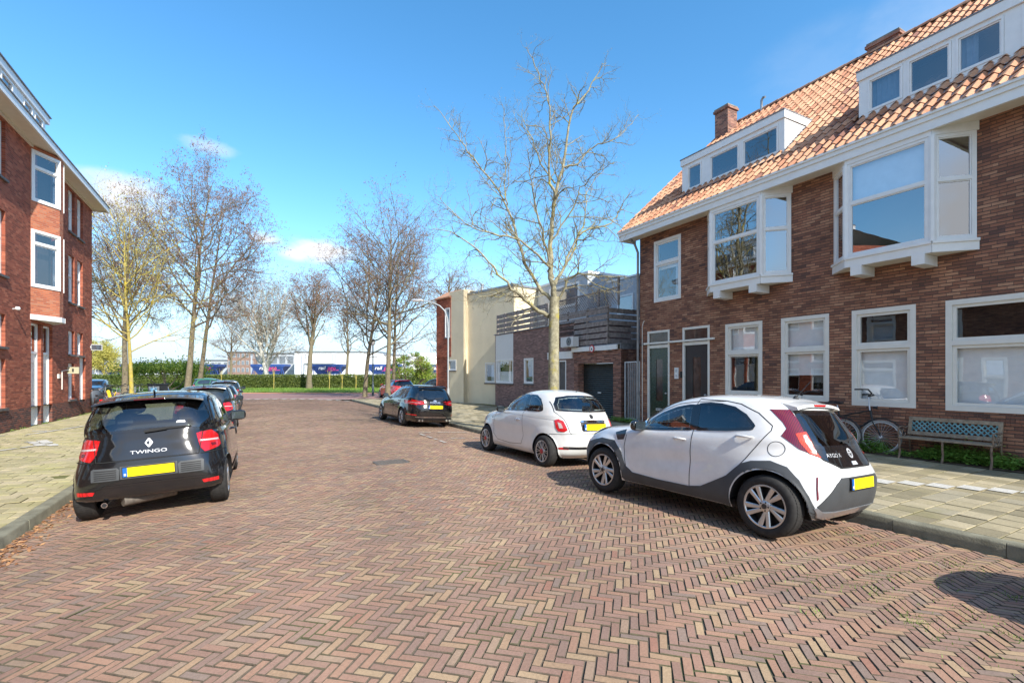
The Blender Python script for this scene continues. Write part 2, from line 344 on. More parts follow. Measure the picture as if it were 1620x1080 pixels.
g = MB(['farland']); g.face([(-900, -60, -.45), (900, -60, -.45), (900, 1500, -.45), (-900, 1500, -.45)]); tag(g.build('ground'), kind='structure')
# cross street, grass verge (world axes, roughly across the picture)
g = MB(['asphaltbrick']); g.face([(-75, 35.9, -.06), (26, 35.9, -.06), (26, 49.0, -.06), (-75, 49.0, -.06)]); tag(g.build('cross_street'), kind='structure')
g = MB(['orange']); g.box((-75, 49.0, -.3), (26, 49.55, -.02)); tag(g.build('cross_street_edge'), kind='structure')
g = MB(['grass'])
for i in range(70):
    for j in range(12):
        q = []
        for a, b in ((0, 0), (1, 0), (1, 1), (0, 1)):
            x, y = -90+(i+a)*1.9, 49.56+(j+b)*2.0; q.append((x, y, .0+.08*noise.noise(Vector((x*.3, y*.3, 0)))))
        g.face(q)
tag(g.build('grass_verge', smooth=True), kind='structure')
# brick road: every clinker is a small bevelled block in herringbone
def herring():
    W_ = .0625; th = math.radians(43); L3 = 3*W_
    ct, st_ = math.cos(th), math.sin(th)
    # pattern axes: e2 = (sin th, cos th) in (t,s) ; e1 perpendicular
    e1 = np.array([math.cos(th), -math.sin(th)]); e2 = np.array([math.sin(th), math.cos(th)])
    rng = np.arange(-160, 760)
    X, Y = np.meshgrid(np.arange(-700, 260), np.arange(-140, 760), indexing='ij'); X = X.ravel(); Y = Y.ravel()
    m = (X-Y) % 6
    hz = m == 0; vt = m == 5
    cx = np.concatenate([X[hz]+1.5, X[vt]+.5]); cy = np.concatenate([Y[hz]+.5, Y[vt]+1.5]); ori = np.concatenate([np.zeros(hz.sum()), np.ones(vt.sum())])
    ctr = np.outer(cx*W_, e1)+np.outer(cy*W_, e2)
    t, s = ctr[:, 0], ctr[:, 1]
    wy = t*N.y + s*D.y
    kr = np.interp(s, [-8, 2, 8, 15, 25, 60], [7.0, 6.95, 6.72, 6.5, 6.55, 6.5])
    keep = (t > KL+.02) & (t < kr-.02) & (wy < 35.85) & (wy > 1.2) & (s > -3.2) & ~((np.abs(t-2.45) < .33) & (np.abs(s-9.6) < .24))
    # widely visible cone only
    wx = t*N.x+s*D.x; keep &= (np.abs(wx) < wy*1.2+1.5)
    ctr = ctr[keep]; ori = ori[keep]; n = len(ctr); t, s = ctr[:, 0], ctr[:, 1]
    near = (t*N.y+s*D.y) < 24
    rng = np.random.RandomState(3)
    # gentle warping of the courses
    wp = np.array([noise.noise(Vector((a*.35, b*.35, 0))) for a, b in ctr])*.10
    rot = rng.normal(0, .018, n) + np.array([noise.noise(Vector((a*.5+9, b*.5, 3))) for a, b in ctr])*.03
    ctr = ctr + np.outer(wp*.25, [1, .3]) + rng.normal(0, .0016, (n, 2))
    half_l = (L3/2-.0030)+rng.normal(0, .0012, n); half_w = (W_/2-.0028)+rng.normal(0, .0009, n)
    dz = rng.normal(0, .0016, n); tl = rng.normal(0, .010, (n, 2))
    und = np.array([noise.noise(Vector((a*.6, b*.6, 7)))*.012 + noise.noise(Vector((a*2.1, b*2.1, 5)))*.004 for a, b in ctr])
    A = np.where(ori[:, None] == 0, e1, e2); B = np.where(ori[:, None] == 0, e2, -e1)
    c, s_ = np.cos(rot)[:, None], np.sin(rot)[:, None]; A2 = A*c+B*s_; B2 = B*c-A*s_
    bev = .0038
    V = np.zeros((n, 8, 3))
    for k, (a, b) in enumerate([(-1, -1), (1, -1), (1, 1), (-1, 1)]):
        for lev in (0, 1):
            hl = half_l-(bev if lev else 0); hw = half_w-(bev if lev else 0)
            p = ctr+A2*(a*hl)[:, None]+B2*(b*hw)[:, None]
            V[:, k+4*lev, :2] = p
            V[:, k+4*lev, 2] = -.008*(np.clip(ctr[:, 0], -2.4, 7)-2.1)**2-.016*(ctr[:, 0]-2.1)*(p[:, 0]-ctr[:, 0])+und+dz+tl[:, 0]*a*half_l+tl[:, 1]*b*half_w-(0 if lev else .008)
    V[:, :, 2] -= .0
    base = np.arange(n)*8
    fs = [np.stack([base+4, base+5, base+6, base+7], 1)]
    nb = base[near]
    for k in range(4): k2 = (k+1) % 4; fs.append(np.stack([nb+k, nb+k2, nb+4+k2, nb+4+k], 1))
    F = np.concatenate(fs)
    mi = np.zeros(len(F), dtype=np.int32); mi[n:] = 1
    o = numpy_mesh('road', V.reshape(-1, 3), F, ['clinker', 'sand'], mi=mi)
    o.matrix_world = STREET; tag(o, kind='structure')
herring()
mb = MB(['sand'])
ts = np.linspace(KL-.02, 6.0, 16).tolist()
def strip_sheet(mb, tf0, tf1, s0, s1, ds, zf, nt_=14, m=None, clip=True):
    s = s0
    while s < s1-1e-6:
        s2 = min(s+ds, s1)
        for i in range(nt_):
            q = []
            for a, b in ((0, 0), (1, 0), (1, 1), (0, 1)):
                ss = (s, s2)[b]; t0, t1 = tf0(ss), tf1(ss); t = t0+(t1-t0)*(i+a)/nt_
                q.append((t, ss, zf(t, ss)))
            if not clip or (q[0][0]*N.y+q[0][1]*D.y) < 36.1: mb.face(q, m)
        s = s2
strip_sheet(mb, lambda s: KL-.02, lambda s: kR(s)+.02, -6, 43, .5, lambda t, s: camber(t)-.0085+.012*noise.noise(Vector((t*.6, s*.6, 7))), 24)
street_obj('road_bed', mb, kind='structure', smooth=True)
# kerbs: one metre concrete kerb stones
KZ = -.035
def kerb(side):
    mb = MB(['kerb']); s = -5.0
    while s < 42:
        s2 = s+.994
        t = kR(s+.5) if side > 0 else KL
        tb, te = (kR(s), kR(s2)) if side > 0 else (KL, KL)
        if (t*N.y+s2*D.y) > 35.9: break
        j = random.uniform(-.004, .004); zt = KZ+random.uniform(-.004, .004)+.002; w_ = .16*side
        prof = [(0, -.35), (.012*side, zt-.02), (.03*side, zt), (w_, zt+.001), (w_, -.35)]
        for k in range(len(prof)-1):
            (a, za), (b, zb) = prof[k], prof[k+1]
            q = [(tb+a+j, s, za), (te+a+j, s2, za), (te+b+j, s2, zb), (tb+b+j, s, zb)]
            mb.face(q if side > 0 else q[::-1])
        for ss, tt in ((s, tb), (s2, te)): mb.face([(tt+a+j, ss, z) for a, z in prof])
        s += 1.0
    street_obj('kerb', mb, kind='structure', autos=50)
kerb(1); kerb(-1)
def zR(t): return KZ+.002+(t-7.1)*.016     # right pavement falls to the kerb
def zL(t): return KZ+.002+(-2.53-t)*.028
def paving(name, t0, t1, s0, s1, zf, mat, half, w_=.3, l_=.3, clipY=35.9, seed=1, skip=None):
    rng = np.random.RandomState(seed); V = []; F = []; k = 0
    nt_ = int((t1-t0)/w_)+2
    if half: rows = [(s0+j*l_, (j % 2)*.5) for j in range(int((s1-s0)/l_)+1)]
    cells = []
    if half:
        for s, o_ in rows:
            for i in range(-1, nt_): cells.append((t0+(i+o_)*w_, s, w_, l_))
    else:   # columns across the pavement, slabs staggered along each
        ns = int((s1-s0)/l_)+1
        for j in range(ns):
            off = ((j*.37) % 1)*w_*.6
            for i in range(-1, nt_): cells.append((t0+i*w_+off, s0+j*l_, w_, l_))
    for (t, s, a, b) in cells:
        lo = t0 if t0 > 0 else t0; hi = t1
        ta, tb = max(t, lo if t0 < 0 else max(lo, kR(s)+.165)), min(t+a, hi)
        if tb-ta < .04: continue
        if skip and skip(t+a/2, s+b/2): continue
        if (t*N.y+s*D.y) > clipY or (t*N.y+s*D.y) < 1.0: continue
        g_ = .0055; z = rng.normal(0, .002); tx, ty = rng.normal(0, .006, 2)
        u = .010*noise.noise(Vector((t*.5, s*.5, 2)))
        p = []
        for lev in (0, 1):
            e = g_+(.005 if lev else 0)
            for c, d in ((ta+e, s+e), (tb-e, s+e), (tb-e, s+b-e), (ta+e, s+b-e)):
                p.append((c, d, zf(c)+u+z+(c-ta)*tx+(d-s)*ty-(0 if lev else .006)))
        V += p; F.append([k+4, k+5, k+6, k+7])
        for q in range(4): F.append([k+q, k+(q+1) % 4, k+4+(q+1) % 4, k+4+q])
        k += 8
    o = numpy_mesh(name, np.array(V), np.array(F), [mat]); o.matrix_world = STREET; tag(o, kind='structure')
tree_pit = lambda t, s: (abs(t-7.65) < .5 and abs(s-11.6) < .5)
paving('pavement', 6.5, 11.72, -3, 38, zR, 'tile', False, seed=2, skip=tree_pit)
pitL = lambda t, s: (t > -3.25 and s < 7.55) or (t > -3.25 and 20.2 < s < 21.6)
paving('pavement', -6.25, KL-.165, 4, 45, zL, 'tile_left', True, seed=3, skip=pitL)
mb = MB(['mossjoint', 'soil']); strip_sheet(mb, lambda s: kR(s)+.1, lambda s: 12.3, -4, 40, 1.0, lambda t, s: zR(t)-.008+.010*noise.noise(Vector((t*.5, s*.5, 2))), 8)
street_obj('pavement_bed', mb, kind='structure', smooth=True)
mb = MB(['mossjoint']); strip_sheet(mb, lambda s: -6.4, lambda s: KL-.1, -4, 44, 1.0, lambda t, s: zL(t)-.008+.010*noise.noise(Vector((t*.5, s*.5, 2))), 8)
street_obj('pavement_bed', mb, kind='structure', smooth=True)
# soil strip with weeds along the right facade, soil in the left planting bed
mb = MB(['soil']); strip_sheet(mb, lambda s: 11.66, lambda s: 12.25, -4, 13, .5, lambda t, s: zR(t)+.012+.012*noise.noise(Vector((t*4, s*4, 2))), 3)
street_obj('planting_soil', mb, kind='structure', smooth=True)
mb = MB(['soil']); strip_sheet(mb, lambda s: -3.2, lambda s: KL-.15, -4, 7.5, .25, lambda t, s: zL(t)-.0+.02*noise.noise(Vector((t*3, s*3, 2))), 4)
street_obj('planting_soil', mb, kind='structure', smooth=True)
# painted white slabs in the pavements (thin paint sheets on single slabs)
mb = MB(['roadmark'])
for j in range(0, 14):      # one white slab per column, stepping towards the house
    s = .6+j*.3; t = 9.05+(3.6-s)*.66+((j*.37) % 1)*.06
    for a in range(3): z = lambda q: zR(q)+.0135+.010*noise.noise(Vector((q*.5, s*.5, 2))); mb.face([(t+.1*a+.004, s+.012, z(t+.1*a)), (t+.1*a+.098, s+.012, z(t+.1*a+.1)), (t+.1*a+.098, s+.292, z(t+.1*a+.1)), (t+.1*a+.004, s+.288, z(t+.1*a))])
street_obj('pavement_markings', mb, kind='structure')
mb = MB(['roadmark'])
def lz(t, s): return zL(t)+.014+.010*noise.noise(Vector((t*.5, s*.5, 2)))
def pl(pts, w_, seed=0):
    rng = random.Random(seed)
    for (a, b), (c, d) in zip(pts, pts[1:]):
        L_ = math.hypot(c-a, d-b); n_ = max(1, int(L_/.1)); nx, ny = -(d-b)/L_*w_/2, (c-a)/L_*w_/2
        for i in range(n_):
            if rng.random() < .10: continue
            f, g_ = i/n_, (i+.98)/n_; k = rng.uniform(.75, 1.05)
            mb.face([(a+(c-a)*u+nx*v*k, b+(d-b)*u+ny*v*k, lz(a+(c-a)*u, b+(d-b)*u)) for u, v in ((f, 1), (f, -1), (g_, -1), (g_, 1))])
pl([(-5.7, 13.6), (-4.6, 15.7)], .13, 1); pl([(-4.95, 16.55), (-4.8, 16.9), (-4.2, 15.6)], .22, 2); pl([(-4.85, 16.5), (-4.45, 15.7)], .2, 3); pl([(-5.56, 18.43), (-4.65, 21.8), (-4.0, 24.2)], .12, 4); pl([(-5.75, 19.5), (-5.4, 19.45)], .12, 5); pl([(-6.15, 18.2), (-5.85, 18.4)], .12, 6)
street_obj('pavement_markings', mb, kind='structure')
M['roadmark_worn'] = plain('worn_road_paint', (.42, .37, .32), .85, var=.3, scale=14)
# marks on the carriageway: parking line dashes and the white give-way row at the junction
mb = MB(['roadmark'])
for (t0, s0, t1, s1, w_) in [(4.55, 14.5, 6.2, 14.5, .1), (4.5, 12.0, 4.5, 12.9, .09), (4.5, 13.1, 4.5, 14.2, .09), (5.0, 12.9, 5.9, 12.9, .09)]:
    dx, dy = t1-t0, s1-s0; l = math.hypot(dx, dy); nx, ny = -dy/l*w_/2, dx/l*w_/2; mb.mats[0] = 'roadmark_worn'
    n_ = max(1, int(l/.2))
    for i in range(n_):
        if (i*5) % 7 == 3: continue
        a, b = i/n_, (i+.94)/n_
        pts = [(t0+dx*a+nx, s0+dy*a+ny), (t0+dx*b+nx, s0+dy*b+ny), (t0+dx*b-nx, s0+dy*b-ny), (t0+dx*a-nx, s0+dy*a-ny)]
        mb.face([(p[0], p[1], float(camber(p[0]))+.016+.012*noise.noise(Vector((p[0]*.6, p[1]*.6, 7)))) for p in pts])
street_obj('road_markings', mb, kind='structure')
mb = MB(['roadmark'])
def jm(x0, x1, y0, y1):
    pts = [(x0, y0), (x1, y0), (x1, y1), (x0, y1)]; out = []
    for x, y in pts:
        q = st_of(x, y); t_ = q[1]; z = (float(camber(t_))+.018+.012*noise.noise(Vector((q[1]*.6, q[0]*.6, 7)))) if y < 35.9 else -.045
        out.append((x, y, z))
    mb.face(out)
for i in range(14):
    x = -19.6+i*.66
    for k in range(3): jm(x+.14*k, x+.14*k+.13, 35.3, 35.6); jm(x+.14*k, x+.14*k+.13, 35.6, 35.88)
for i in range(19): jm(-19.7+i*.5, -19.7+i*.5+.47, 35.95, 36.2)
tag(mb.build('junction_marking'), kind='structure')
# weeds in joints: small grass blades in the right gutter area, leaf litter by the left kerb
def scatter(name, n, fn, size, mat, flat=False, seed=5, label=None, cat=None):
    rng = random.Random(seed); V = []; F = []
    for i in range(n):
        r_ = fn(rng)
        if r_ is None: continue
        t, s, z = r_; a = rng.uniform(0, 6.283); sz = size*rng.uniform(.5, 1.3); k = len(V)
        d1 = Vector((math.cos(a), math.sin(a), 0)); 
        if flat:
            d2 = Vector((-d1.y, d1.x, rng.uniform(-.5, .5))); d1 = d1+Vector((0, 0, rng.uniform(-.4, .4))); c = Vector((t, s, z+sz*.3))
            V += [c-d1*sz, c-d2*sz*.5, c+d1*sz, c+d2*sz*.5]
        else:
            lean = Vector((rng.uniform(-.6, .6), rng.uniform(-.6, .6), 1)); c = Vector((t, s, z)); w2 = sz*.16
            V += [c-d1*w2, c+d1*w2, c+d1*w2*.6+lean*sz*.6, c+lean*sz+d1*w2*.1]
        F.append([k, k+1, k+2, k+3])
    o = numpy_mesh(name, np.array([tuple(v) for v in V]), np.array(F), [mat]); o.matrix_world = STREET
    tag(o, label, cat, kind='stuff'); return o
def leafmat(name, c1, c2, trans=.25):
    m, t, b = newmat(name); g_ = nn(t, 'ShaderNodeNewGeometry'); t.links.new(ramp(t, g_.outputs['Random Per Island'], [(0, c1), (1, c2)]), b.inputs['Base Color']); b.inputs['Roughness'].default_value = .6
    tl = nn(t, 'ShaderNodeBsdfTranslucent'); t.links.new(b.inputs['Base Color'].links[0].from_socket, tl.inputs[0]); mx = nn(t, 'ShaderNodeMixShader'); mx.inputs[0].default_value = trans
    t.links.new(b.outputs[0], mx.inputs[1]); t.links.new(tl.outputs[0], mx.inputs[2]); t.links.new(mx.outputs[0], t.nodes['Material Output'].inputs[0]); return m
M['weed'] = leafmat('weed_leaf', (.10, .19, .02), (.22, .34, .05)); M['litter'] = leafmat('dead_leaf', (.22, .08, .03), (.50, .28, .13), .1)
M['ivy'] = leafmat('ground_ivy_leaf', (.10, .24, .03), (.30, .48, .09))
clump = [(random.uniform(3.6, 6.2), random.uniform(1.2, 3.2), random.uniform(.03, .12)) for _ in range(34)]
def weedf(r):
    c = r.choice(clump); t, s = r.gauss(c[0], c[2]*1.3), r.gauss(c[1], c[2]*1.3)
    return (t, s, float(camber(t))-.004)
scatter('joint_weeds', 1500, weedf, .020, 'weed', seed=4, label='sparse grass sprouting in the brick joints near the right kerb', cat='weeds')
def litf(r):
    s = r.uniform(4.5, 9.5) if r.random() < .75 else r.uniform(9, 20); t = KL+abs(r.gauss(0, .13))+.01; return (t, s, float(camber(t)))
scatter('leaf_litter', 1500, litf, .026, 'litter', True, 6, 'dry brown leaves gathered along the left kerb', 'dead leaves')
def litg(r):
    t = r.uniform(-3.15, -2.55); s = r.uniform(4.6, 7.45); return (t, s, zL(t)+.01)
scatter('leaf_litter', 500, litg, .02, 'litter', True, 8, 'twigs and dead leaves on bare soil at the left picture edge', 'dead leaves')
M['rustplate'] = plain('worn_cast_iron', (.13, .11, .09), .7, .2, var=.3, scale=20)
mb = MB(['steel', 'black', 'concrete'])   # gully grating in the carriageway
zc = float(camber(2.45))+.006; o0 = (2.45, 9.6, zc)
dr = street_root('drain_cover', 'square cast metal manhole grating set in the brick road', 'manhole cover', o0)
mb = MB(['rustplate']); mb.plate(lambda u, v, w_: (u, v, w_), (-.32, .32, -.23, .23), [(-.27, .27, -.18, .18)], -.02, .004, back=False); mb.build('frame', dr)
mb = MB(['rustplate', 'black']); mb.plate(lambda u, v, w_: (u, v, w_), (-.268, .268, -.178, .178), [(-.25+.053*i, -.25+.053*i+.03, -.16+.055*j, -.16+.055*j+.033) for i in range(10) for j in range(6)], -.02, .002)
mb.face([(-.26, -.17, -.014), (.26, -.17, -.014), (.26, .17, -.014), (-.26, .17, -.014)], 'black'); mb.build('grating', dr)
# ---------------------------------------------------------------- building parts
def frame_of(t, sign, s_dir=1):
    """wall in plane t, outward normal = sign*t axis; u = s"""
    return lambda u, v, w_: Vector((t+sign*w_, u, v))
def angled(p0, p1, out):
    """vertical face from p0 to p1 (t, s); u = distance along, w outward"""
    p0 = Vector((*p0, 0)); p1 = Vector((*p1, 0)); d = (p1-p0).normalized(); n = Vector((-d.y, d.x, 0)); n = n if n.dot(Vector((*out, 0))) > 0 else -n
    return (lambda u, v, w_: p0+d*u+n*w_+Vector((0, 0, v))), (p1-p0).length
def window(parent, org, fr, u0, u1, v0, v1, splits=(), vsplits=(), fw=.075, sash=.05, proud=.012, depth=.10, white='cream', glass='glass', blind=None, curtain=None, name='window', sill=None, room=True, rd=.9):
    """outer frame, sash per light, panes, optional blind behind; splits = transom heights, vsplits = mullions"""
    mb = MB([white], org)
    us = [u0+fw]; 
    for x in vsplits: us += [x-fw*.45, x+fw*.45]
    us.append(u1-fw)
    vs = [v0+fw]
    for y in splits: vs += [y-fw*.45, y+fw*.45]
    vs.append(v1-fw)
    lights = [(us[i], us[i+1], vs[j], vs[j+1]) for i in range(0, len(us), 2) for j in range(0, len(vs), 2)]
    mb.plate(fr, (u0, u1, v0, v1), lights, -depth, proud)
    for a, b, c, d in lights:
        mb.plate(fr, (a+.002, b-.002, c+.002, d-.002), [(a+sash, b-sash, c+sash, d-sash)], -depth+.005, proud-.035)
    if sill: mb.plate(fr, (u0-.04, u1+.04, v0-.07, v0-.003), [], -.02, .06, sill)
    o = mb.build(name, parent)
    mg = MB([glass], org)
    for a, b, c, d in lights:
        a, b, c, d = a+sash-.004, b-sash+.004, c+sash-.004, d-sash+.004
        mg.face([fr(a, c, proud-.055), fr(b, c, proud-.055), fr(b, d, proud-.055), fr(a, d, proud-.055)])
    pn = mg.build('pane', o)
    if blind:
        mb = MB(['blind'], org)
        for (li, frac) in blind:
            a, b, c, d = lights[li]; c2 = d-(d-c)*frac
            mb.face([fr(a+.0, c2, -.15), fr(b, c2, -.15), fr(b, d, -.15), fr(a, d, -.15)])
            mb.plate(fr, (a, b, c2-.018, c2+.012), [], -.165, -.14)
        mb.build('blind', o)
    if curtain:
        mb = MB(['curtain'], org)
        for (li, a0, a1) in curtain:
            a, b, c, d = lights[li]; xa, xb = a+(b-a)*a0, a+(b-a)*a1; n_ = max(6, int((xb-xa)/.012))
            for i in range(n_):
                f = lambda k: fr(xa+(xb-xa)*k/n_, 0, -.2+.022*math.sin(k*1.15)+.01*math.sin(k*.37))
                p, q = f(i), f(i+1); mb.face([p+Vector((0, 0, c)), q+Vector((0, 0, c)), q+Vector((0, 0, d)), p+Vector((0, 0, d))])
        mb.build('curtain', o, smooth=True)
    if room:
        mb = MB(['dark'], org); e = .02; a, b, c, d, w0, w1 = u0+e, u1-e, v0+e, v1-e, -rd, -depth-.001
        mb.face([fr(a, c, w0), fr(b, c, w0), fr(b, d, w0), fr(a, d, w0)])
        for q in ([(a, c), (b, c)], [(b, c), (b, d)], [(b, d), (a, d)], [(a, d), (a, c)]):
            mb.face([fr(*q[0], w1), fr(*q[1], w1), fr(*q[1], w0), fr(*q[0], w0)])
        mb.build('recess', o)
    return o
def door(parent, org, fr, u0, u1, v0, vd, v1, leaf, white='cream', letter=True, glasspanel=True, knob_side=1, plate=True):
    mb = MB([white], org); fw = .07
    mb.plate(fr, (u0, u1, v0, v1), [(u0+fw, u1-fw, v0-.01, vd), (u0+fw, u1-fw, vd+.10, v1-fw)], -.12, .012)
    o = mb.build('door', parent)
    mb = MB([leaf], org)
    a, b = u0+fw, u1-fw; c = (a+b)/2; pw = (b-a)*.17
    mb.plate(fr, (a, b, v0, vd), [(c-pw, c+pw, v0+.75, vd-.38)], -.085, -.045)
    mb.plate(fr, (a, b, v0, v0+.10), [], -.045, -.03)
    mb.build('leaf', o)
    mg = MB(['doorpanel'], org); mg.face([fr(c-pw, v0+.75, -.06), fr(c+pw, v0+.75, -.06), fr(c+pw, vd-.38, -.06), fr(c-pw, vd-.38, -.06)])
    mg.face([fr(a, vd+.10, -.03), fr(b, vd+.10, -.03), fr(b, v1-fw, -.03), fr(a, v1-fw, -.03)]); mg.build('pane', o)
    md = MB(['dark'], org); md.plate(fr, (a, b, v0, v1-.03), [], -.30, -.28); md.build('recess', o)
    mh = MB(['steel'], org); x = a+.08 if knob_side < 0 else b-.08
    mh.tube([fr(x, v0+1.02, -.045), fr(x, v0+1.02, .02)], .012, 8); mh.tube([fr(x, v0+1.02, .018), fr(x, v0+1.02, .05)], [.03, .022], 10)
    mh.build('handle', o, autos=40)
    if letter:
        ml = MB(['steel'], org); ml.plate(fr, (c-.15, c+.15, v0+.42, v0+.5), [], -.045, -.036); ml.plate(fr, (c-.12, c+.12, v0+.45, v0+.47), [], -.036, -.033, 'black'); ml.build('letterbox', o)
    return o
def wallpart(parent, org, fr, rect, holes, mat, name='wall', depth=.2, back=False):
    mb = MB([mat], org); mb.plate(fr, rect, holes, -depth, 0, back=back); return mb.build(name, parent)

# ================================================================ right brick house row
TW = 12.2; S1 = 13.0; S0 = -3.5; ZG = .03
org = (TW, S1, ZG)
house = street_root('brick_house', 'long brown brick house with orange tiled roof, white bays and dormers at right', 'house', org)
fr = frame_of(TW, -1)
wins = [(8.31, 9.47, 1.15, 3.21, 'a'), (6.59, 7.78, 1.09, 3.21, 'b'), (4.87, 6.09, 1.04, 3.21, 'c'), (2.0, 4.38, 1.03, 3.21, 'd'), (-.6, .6, 1.03, 3.21, 'e'), (11.13, 12.31, 4.22, 6.30, 'u')]
holes = [w_[:4] for w_ in wins] + [(11.61, 12.62, ZG, 3.25), (10.02, 11.06, ZG, 3.25)] + [(7.52, 10.06, 4.12, 6.6), (3.92, 6.46, 4.12, 6.6), (-1.0, 1.5, 4.12, 6.6)]
wallpart(house, org, fr, (S0, S1, -.3, 6.6), holes, 'brick_brown', depth=.12)
mb = MB(['brick_brown'], org)      # gable end: full height brick wall under the verge
zr = lambda t: 6.82+.895*(t-11.6)
mb.face([(TW, S1, -.3), (22.4, S1, -.3), (22.4, S1, 6.8), (17.3, S1, 11.8), (TW, S1, 7.25)], uv=[(0, -.3), (10.2, -.3), (10.2, 6.8), (5.1, 11.8), (0, 7.25)])
mb.build('gable_wall', house)
# soldier course band under the sills
mb = MB(['brick_brown'], org)
for s in np.arange(-2.5, 12.6, .064):
    if 9.55 < s < 12.8: continue
    mb.box((TW-.006, s, .80), (TW+.02, s+.054, 1.0))
mb.build('soldier_course', house)
for a, b, c, d, k in wins:
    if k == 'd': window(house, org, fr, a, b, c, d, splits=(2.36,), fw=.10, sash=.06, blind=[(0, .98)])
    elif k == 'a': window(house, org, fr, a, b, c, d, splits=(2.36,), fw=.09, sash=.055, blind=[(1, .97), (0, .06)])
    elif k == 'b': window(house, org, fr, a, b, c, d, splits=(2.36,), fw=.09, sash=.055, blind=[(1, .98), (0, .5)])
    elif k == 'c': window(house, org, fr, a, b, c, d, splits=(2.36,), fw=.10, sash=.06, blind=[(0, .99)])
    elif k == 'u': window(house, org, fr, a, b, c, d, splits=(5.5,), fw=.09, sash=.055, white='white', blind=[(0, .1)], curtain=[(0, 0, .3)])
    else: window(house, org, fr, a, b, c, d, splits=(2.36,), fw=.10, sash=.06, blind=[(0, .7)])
door(house, org, fr, 11.61, 12.62, ZG+.08, 2.66, 3.25, 'doorgreen', knob_side=-1)
door(house, org, fr, 10.02, 11.06, ZG+.08, 2.68, 3.25, 'doorblack', knob_side=-1, letter=False)
mb = MB(['cream'], org); mb.box((TW-.07, 9.82, 2.80), (TW-.013, 12.75, 2.86)); mb.build('cable_duct', house)
mb = MB(['white', 'steel'], org); mb.box((TW-.03, 11.22, 1.62), (TW, 11.38, 1.98)); mb.box((TW-.04, 11.26, 1.83), (TW-.03, 11.34, 1.93), 'steel'); mb.box((TW-.04, 11.27, 1.68), (TW-.03, 11.33, 1.76), 'steel'); mb.build('intercom', house)
mb = MB(['black'], org); mb.box((TW-.05, 11.075, 1.66), (TW, 11.135, 1.86)); mb.build('doorbell', house)
mb = MB(['cream'], org); mb.tube([(TW-.02, 12.86, 0), (TW-.02, 12.86, 3.45), (TW-.02, 12.80, 3.62), (TW+.03, 12.74, 3.66)], .014, 6); mb.build('cable_pipe', house, autos=40)
# eave: soffit, fascia, gutter lip
mb = MB(['white', 'soffit'], org)
mb.box((11.62, S0, 6.50), (11.68, 13.42, 6.80)); mb.box((11.585, S0, 6.68), (11.62, 13.45, 6.82)); mb.box((11.55, S0, 6.775), (11.585, 13.48, 6.83))
mb.box((11.68, 13.36, 6.50), (12.35, 13.42, 6.95))
mb.face([(11.68, S0, 6.54), (11.68, 13.36, 6.54), (12.25, 13.36, 6.58), (12.25, S0, 6.58)], 'soffit')
mb.build('gutter', house)
mb = MB(['zinc'], org); mb.tube([(11.72, 12.98, 6.52), (11.95, 12.99, 6.35), (12.13, 13.03, 6.1), (12.13, 13.03, .05)], .042, 10); mb.build('downpipe', house, autos=40)
# pantile roof with real waves and laps
def tilemat():
    m, t, b = newmat('pantile'); b.inputs['Roughness'].default_value = .62; b.inputs['Specular IOR Level'].default_value = .35
    uv = nn(t, 'ShaderNodeUVMap', uv_map='UVMap'); fl = nn(t, 'ShaderNodeVectorMath', operation='FLOOR'); t.links.new(uv.outputs[0], fl.inputs[0])
    wn = nn(t, 'ShaderNodeTexWhiteNoise', noise_dimensions='2D'); t.links.new(fl.outputs[0], wn.inputs['Vector'])
    big = noisen(t, .10, 5, .6, coord='UV')
    v = tmath(t, 'ADD', tmath(t, 'MULTIPLY', wn.outputs['Value'], .55), tmath(t, 'MULTIPLY', tmath(t, 'SUBTRACT', big, .22), .95), clamp=True)
    col = ramp(t, v, [(0, (.12, .06, .045)), (.14, (.21, .09, .06)), (.26, (.38, .17, .09)), (.38, (.48, .235, .13)), (.52, (.55, .29, .165)), (.66, (.50, .265, .155)), (.8, (.58, .335, .195)), (.96, (.45, .15, .07))], True)
    fn = noisen(t, 6, 6, .7, coord='UV'); col = mixc(t, .8, col, ramp(t, fn, [(.3, (.65, .62, .6)), (.6, (1.15, 1.15, 1.15))]), 'MULTIPLY')
    yl = noisen(t, 1.4, 4, .8, coord='UV'); col = mixc(t, tmath(t, 'MULTIPLY', tmath(t, 'SUBTRACT', yl, .68, clamp=True), 3, clamp=True), col, (.55, .42, .10))
    t.links.new(col, b.inputs['Base Color']); bump(t, b, fn, .3, .01); return m
M['pantile'] = tilemat()
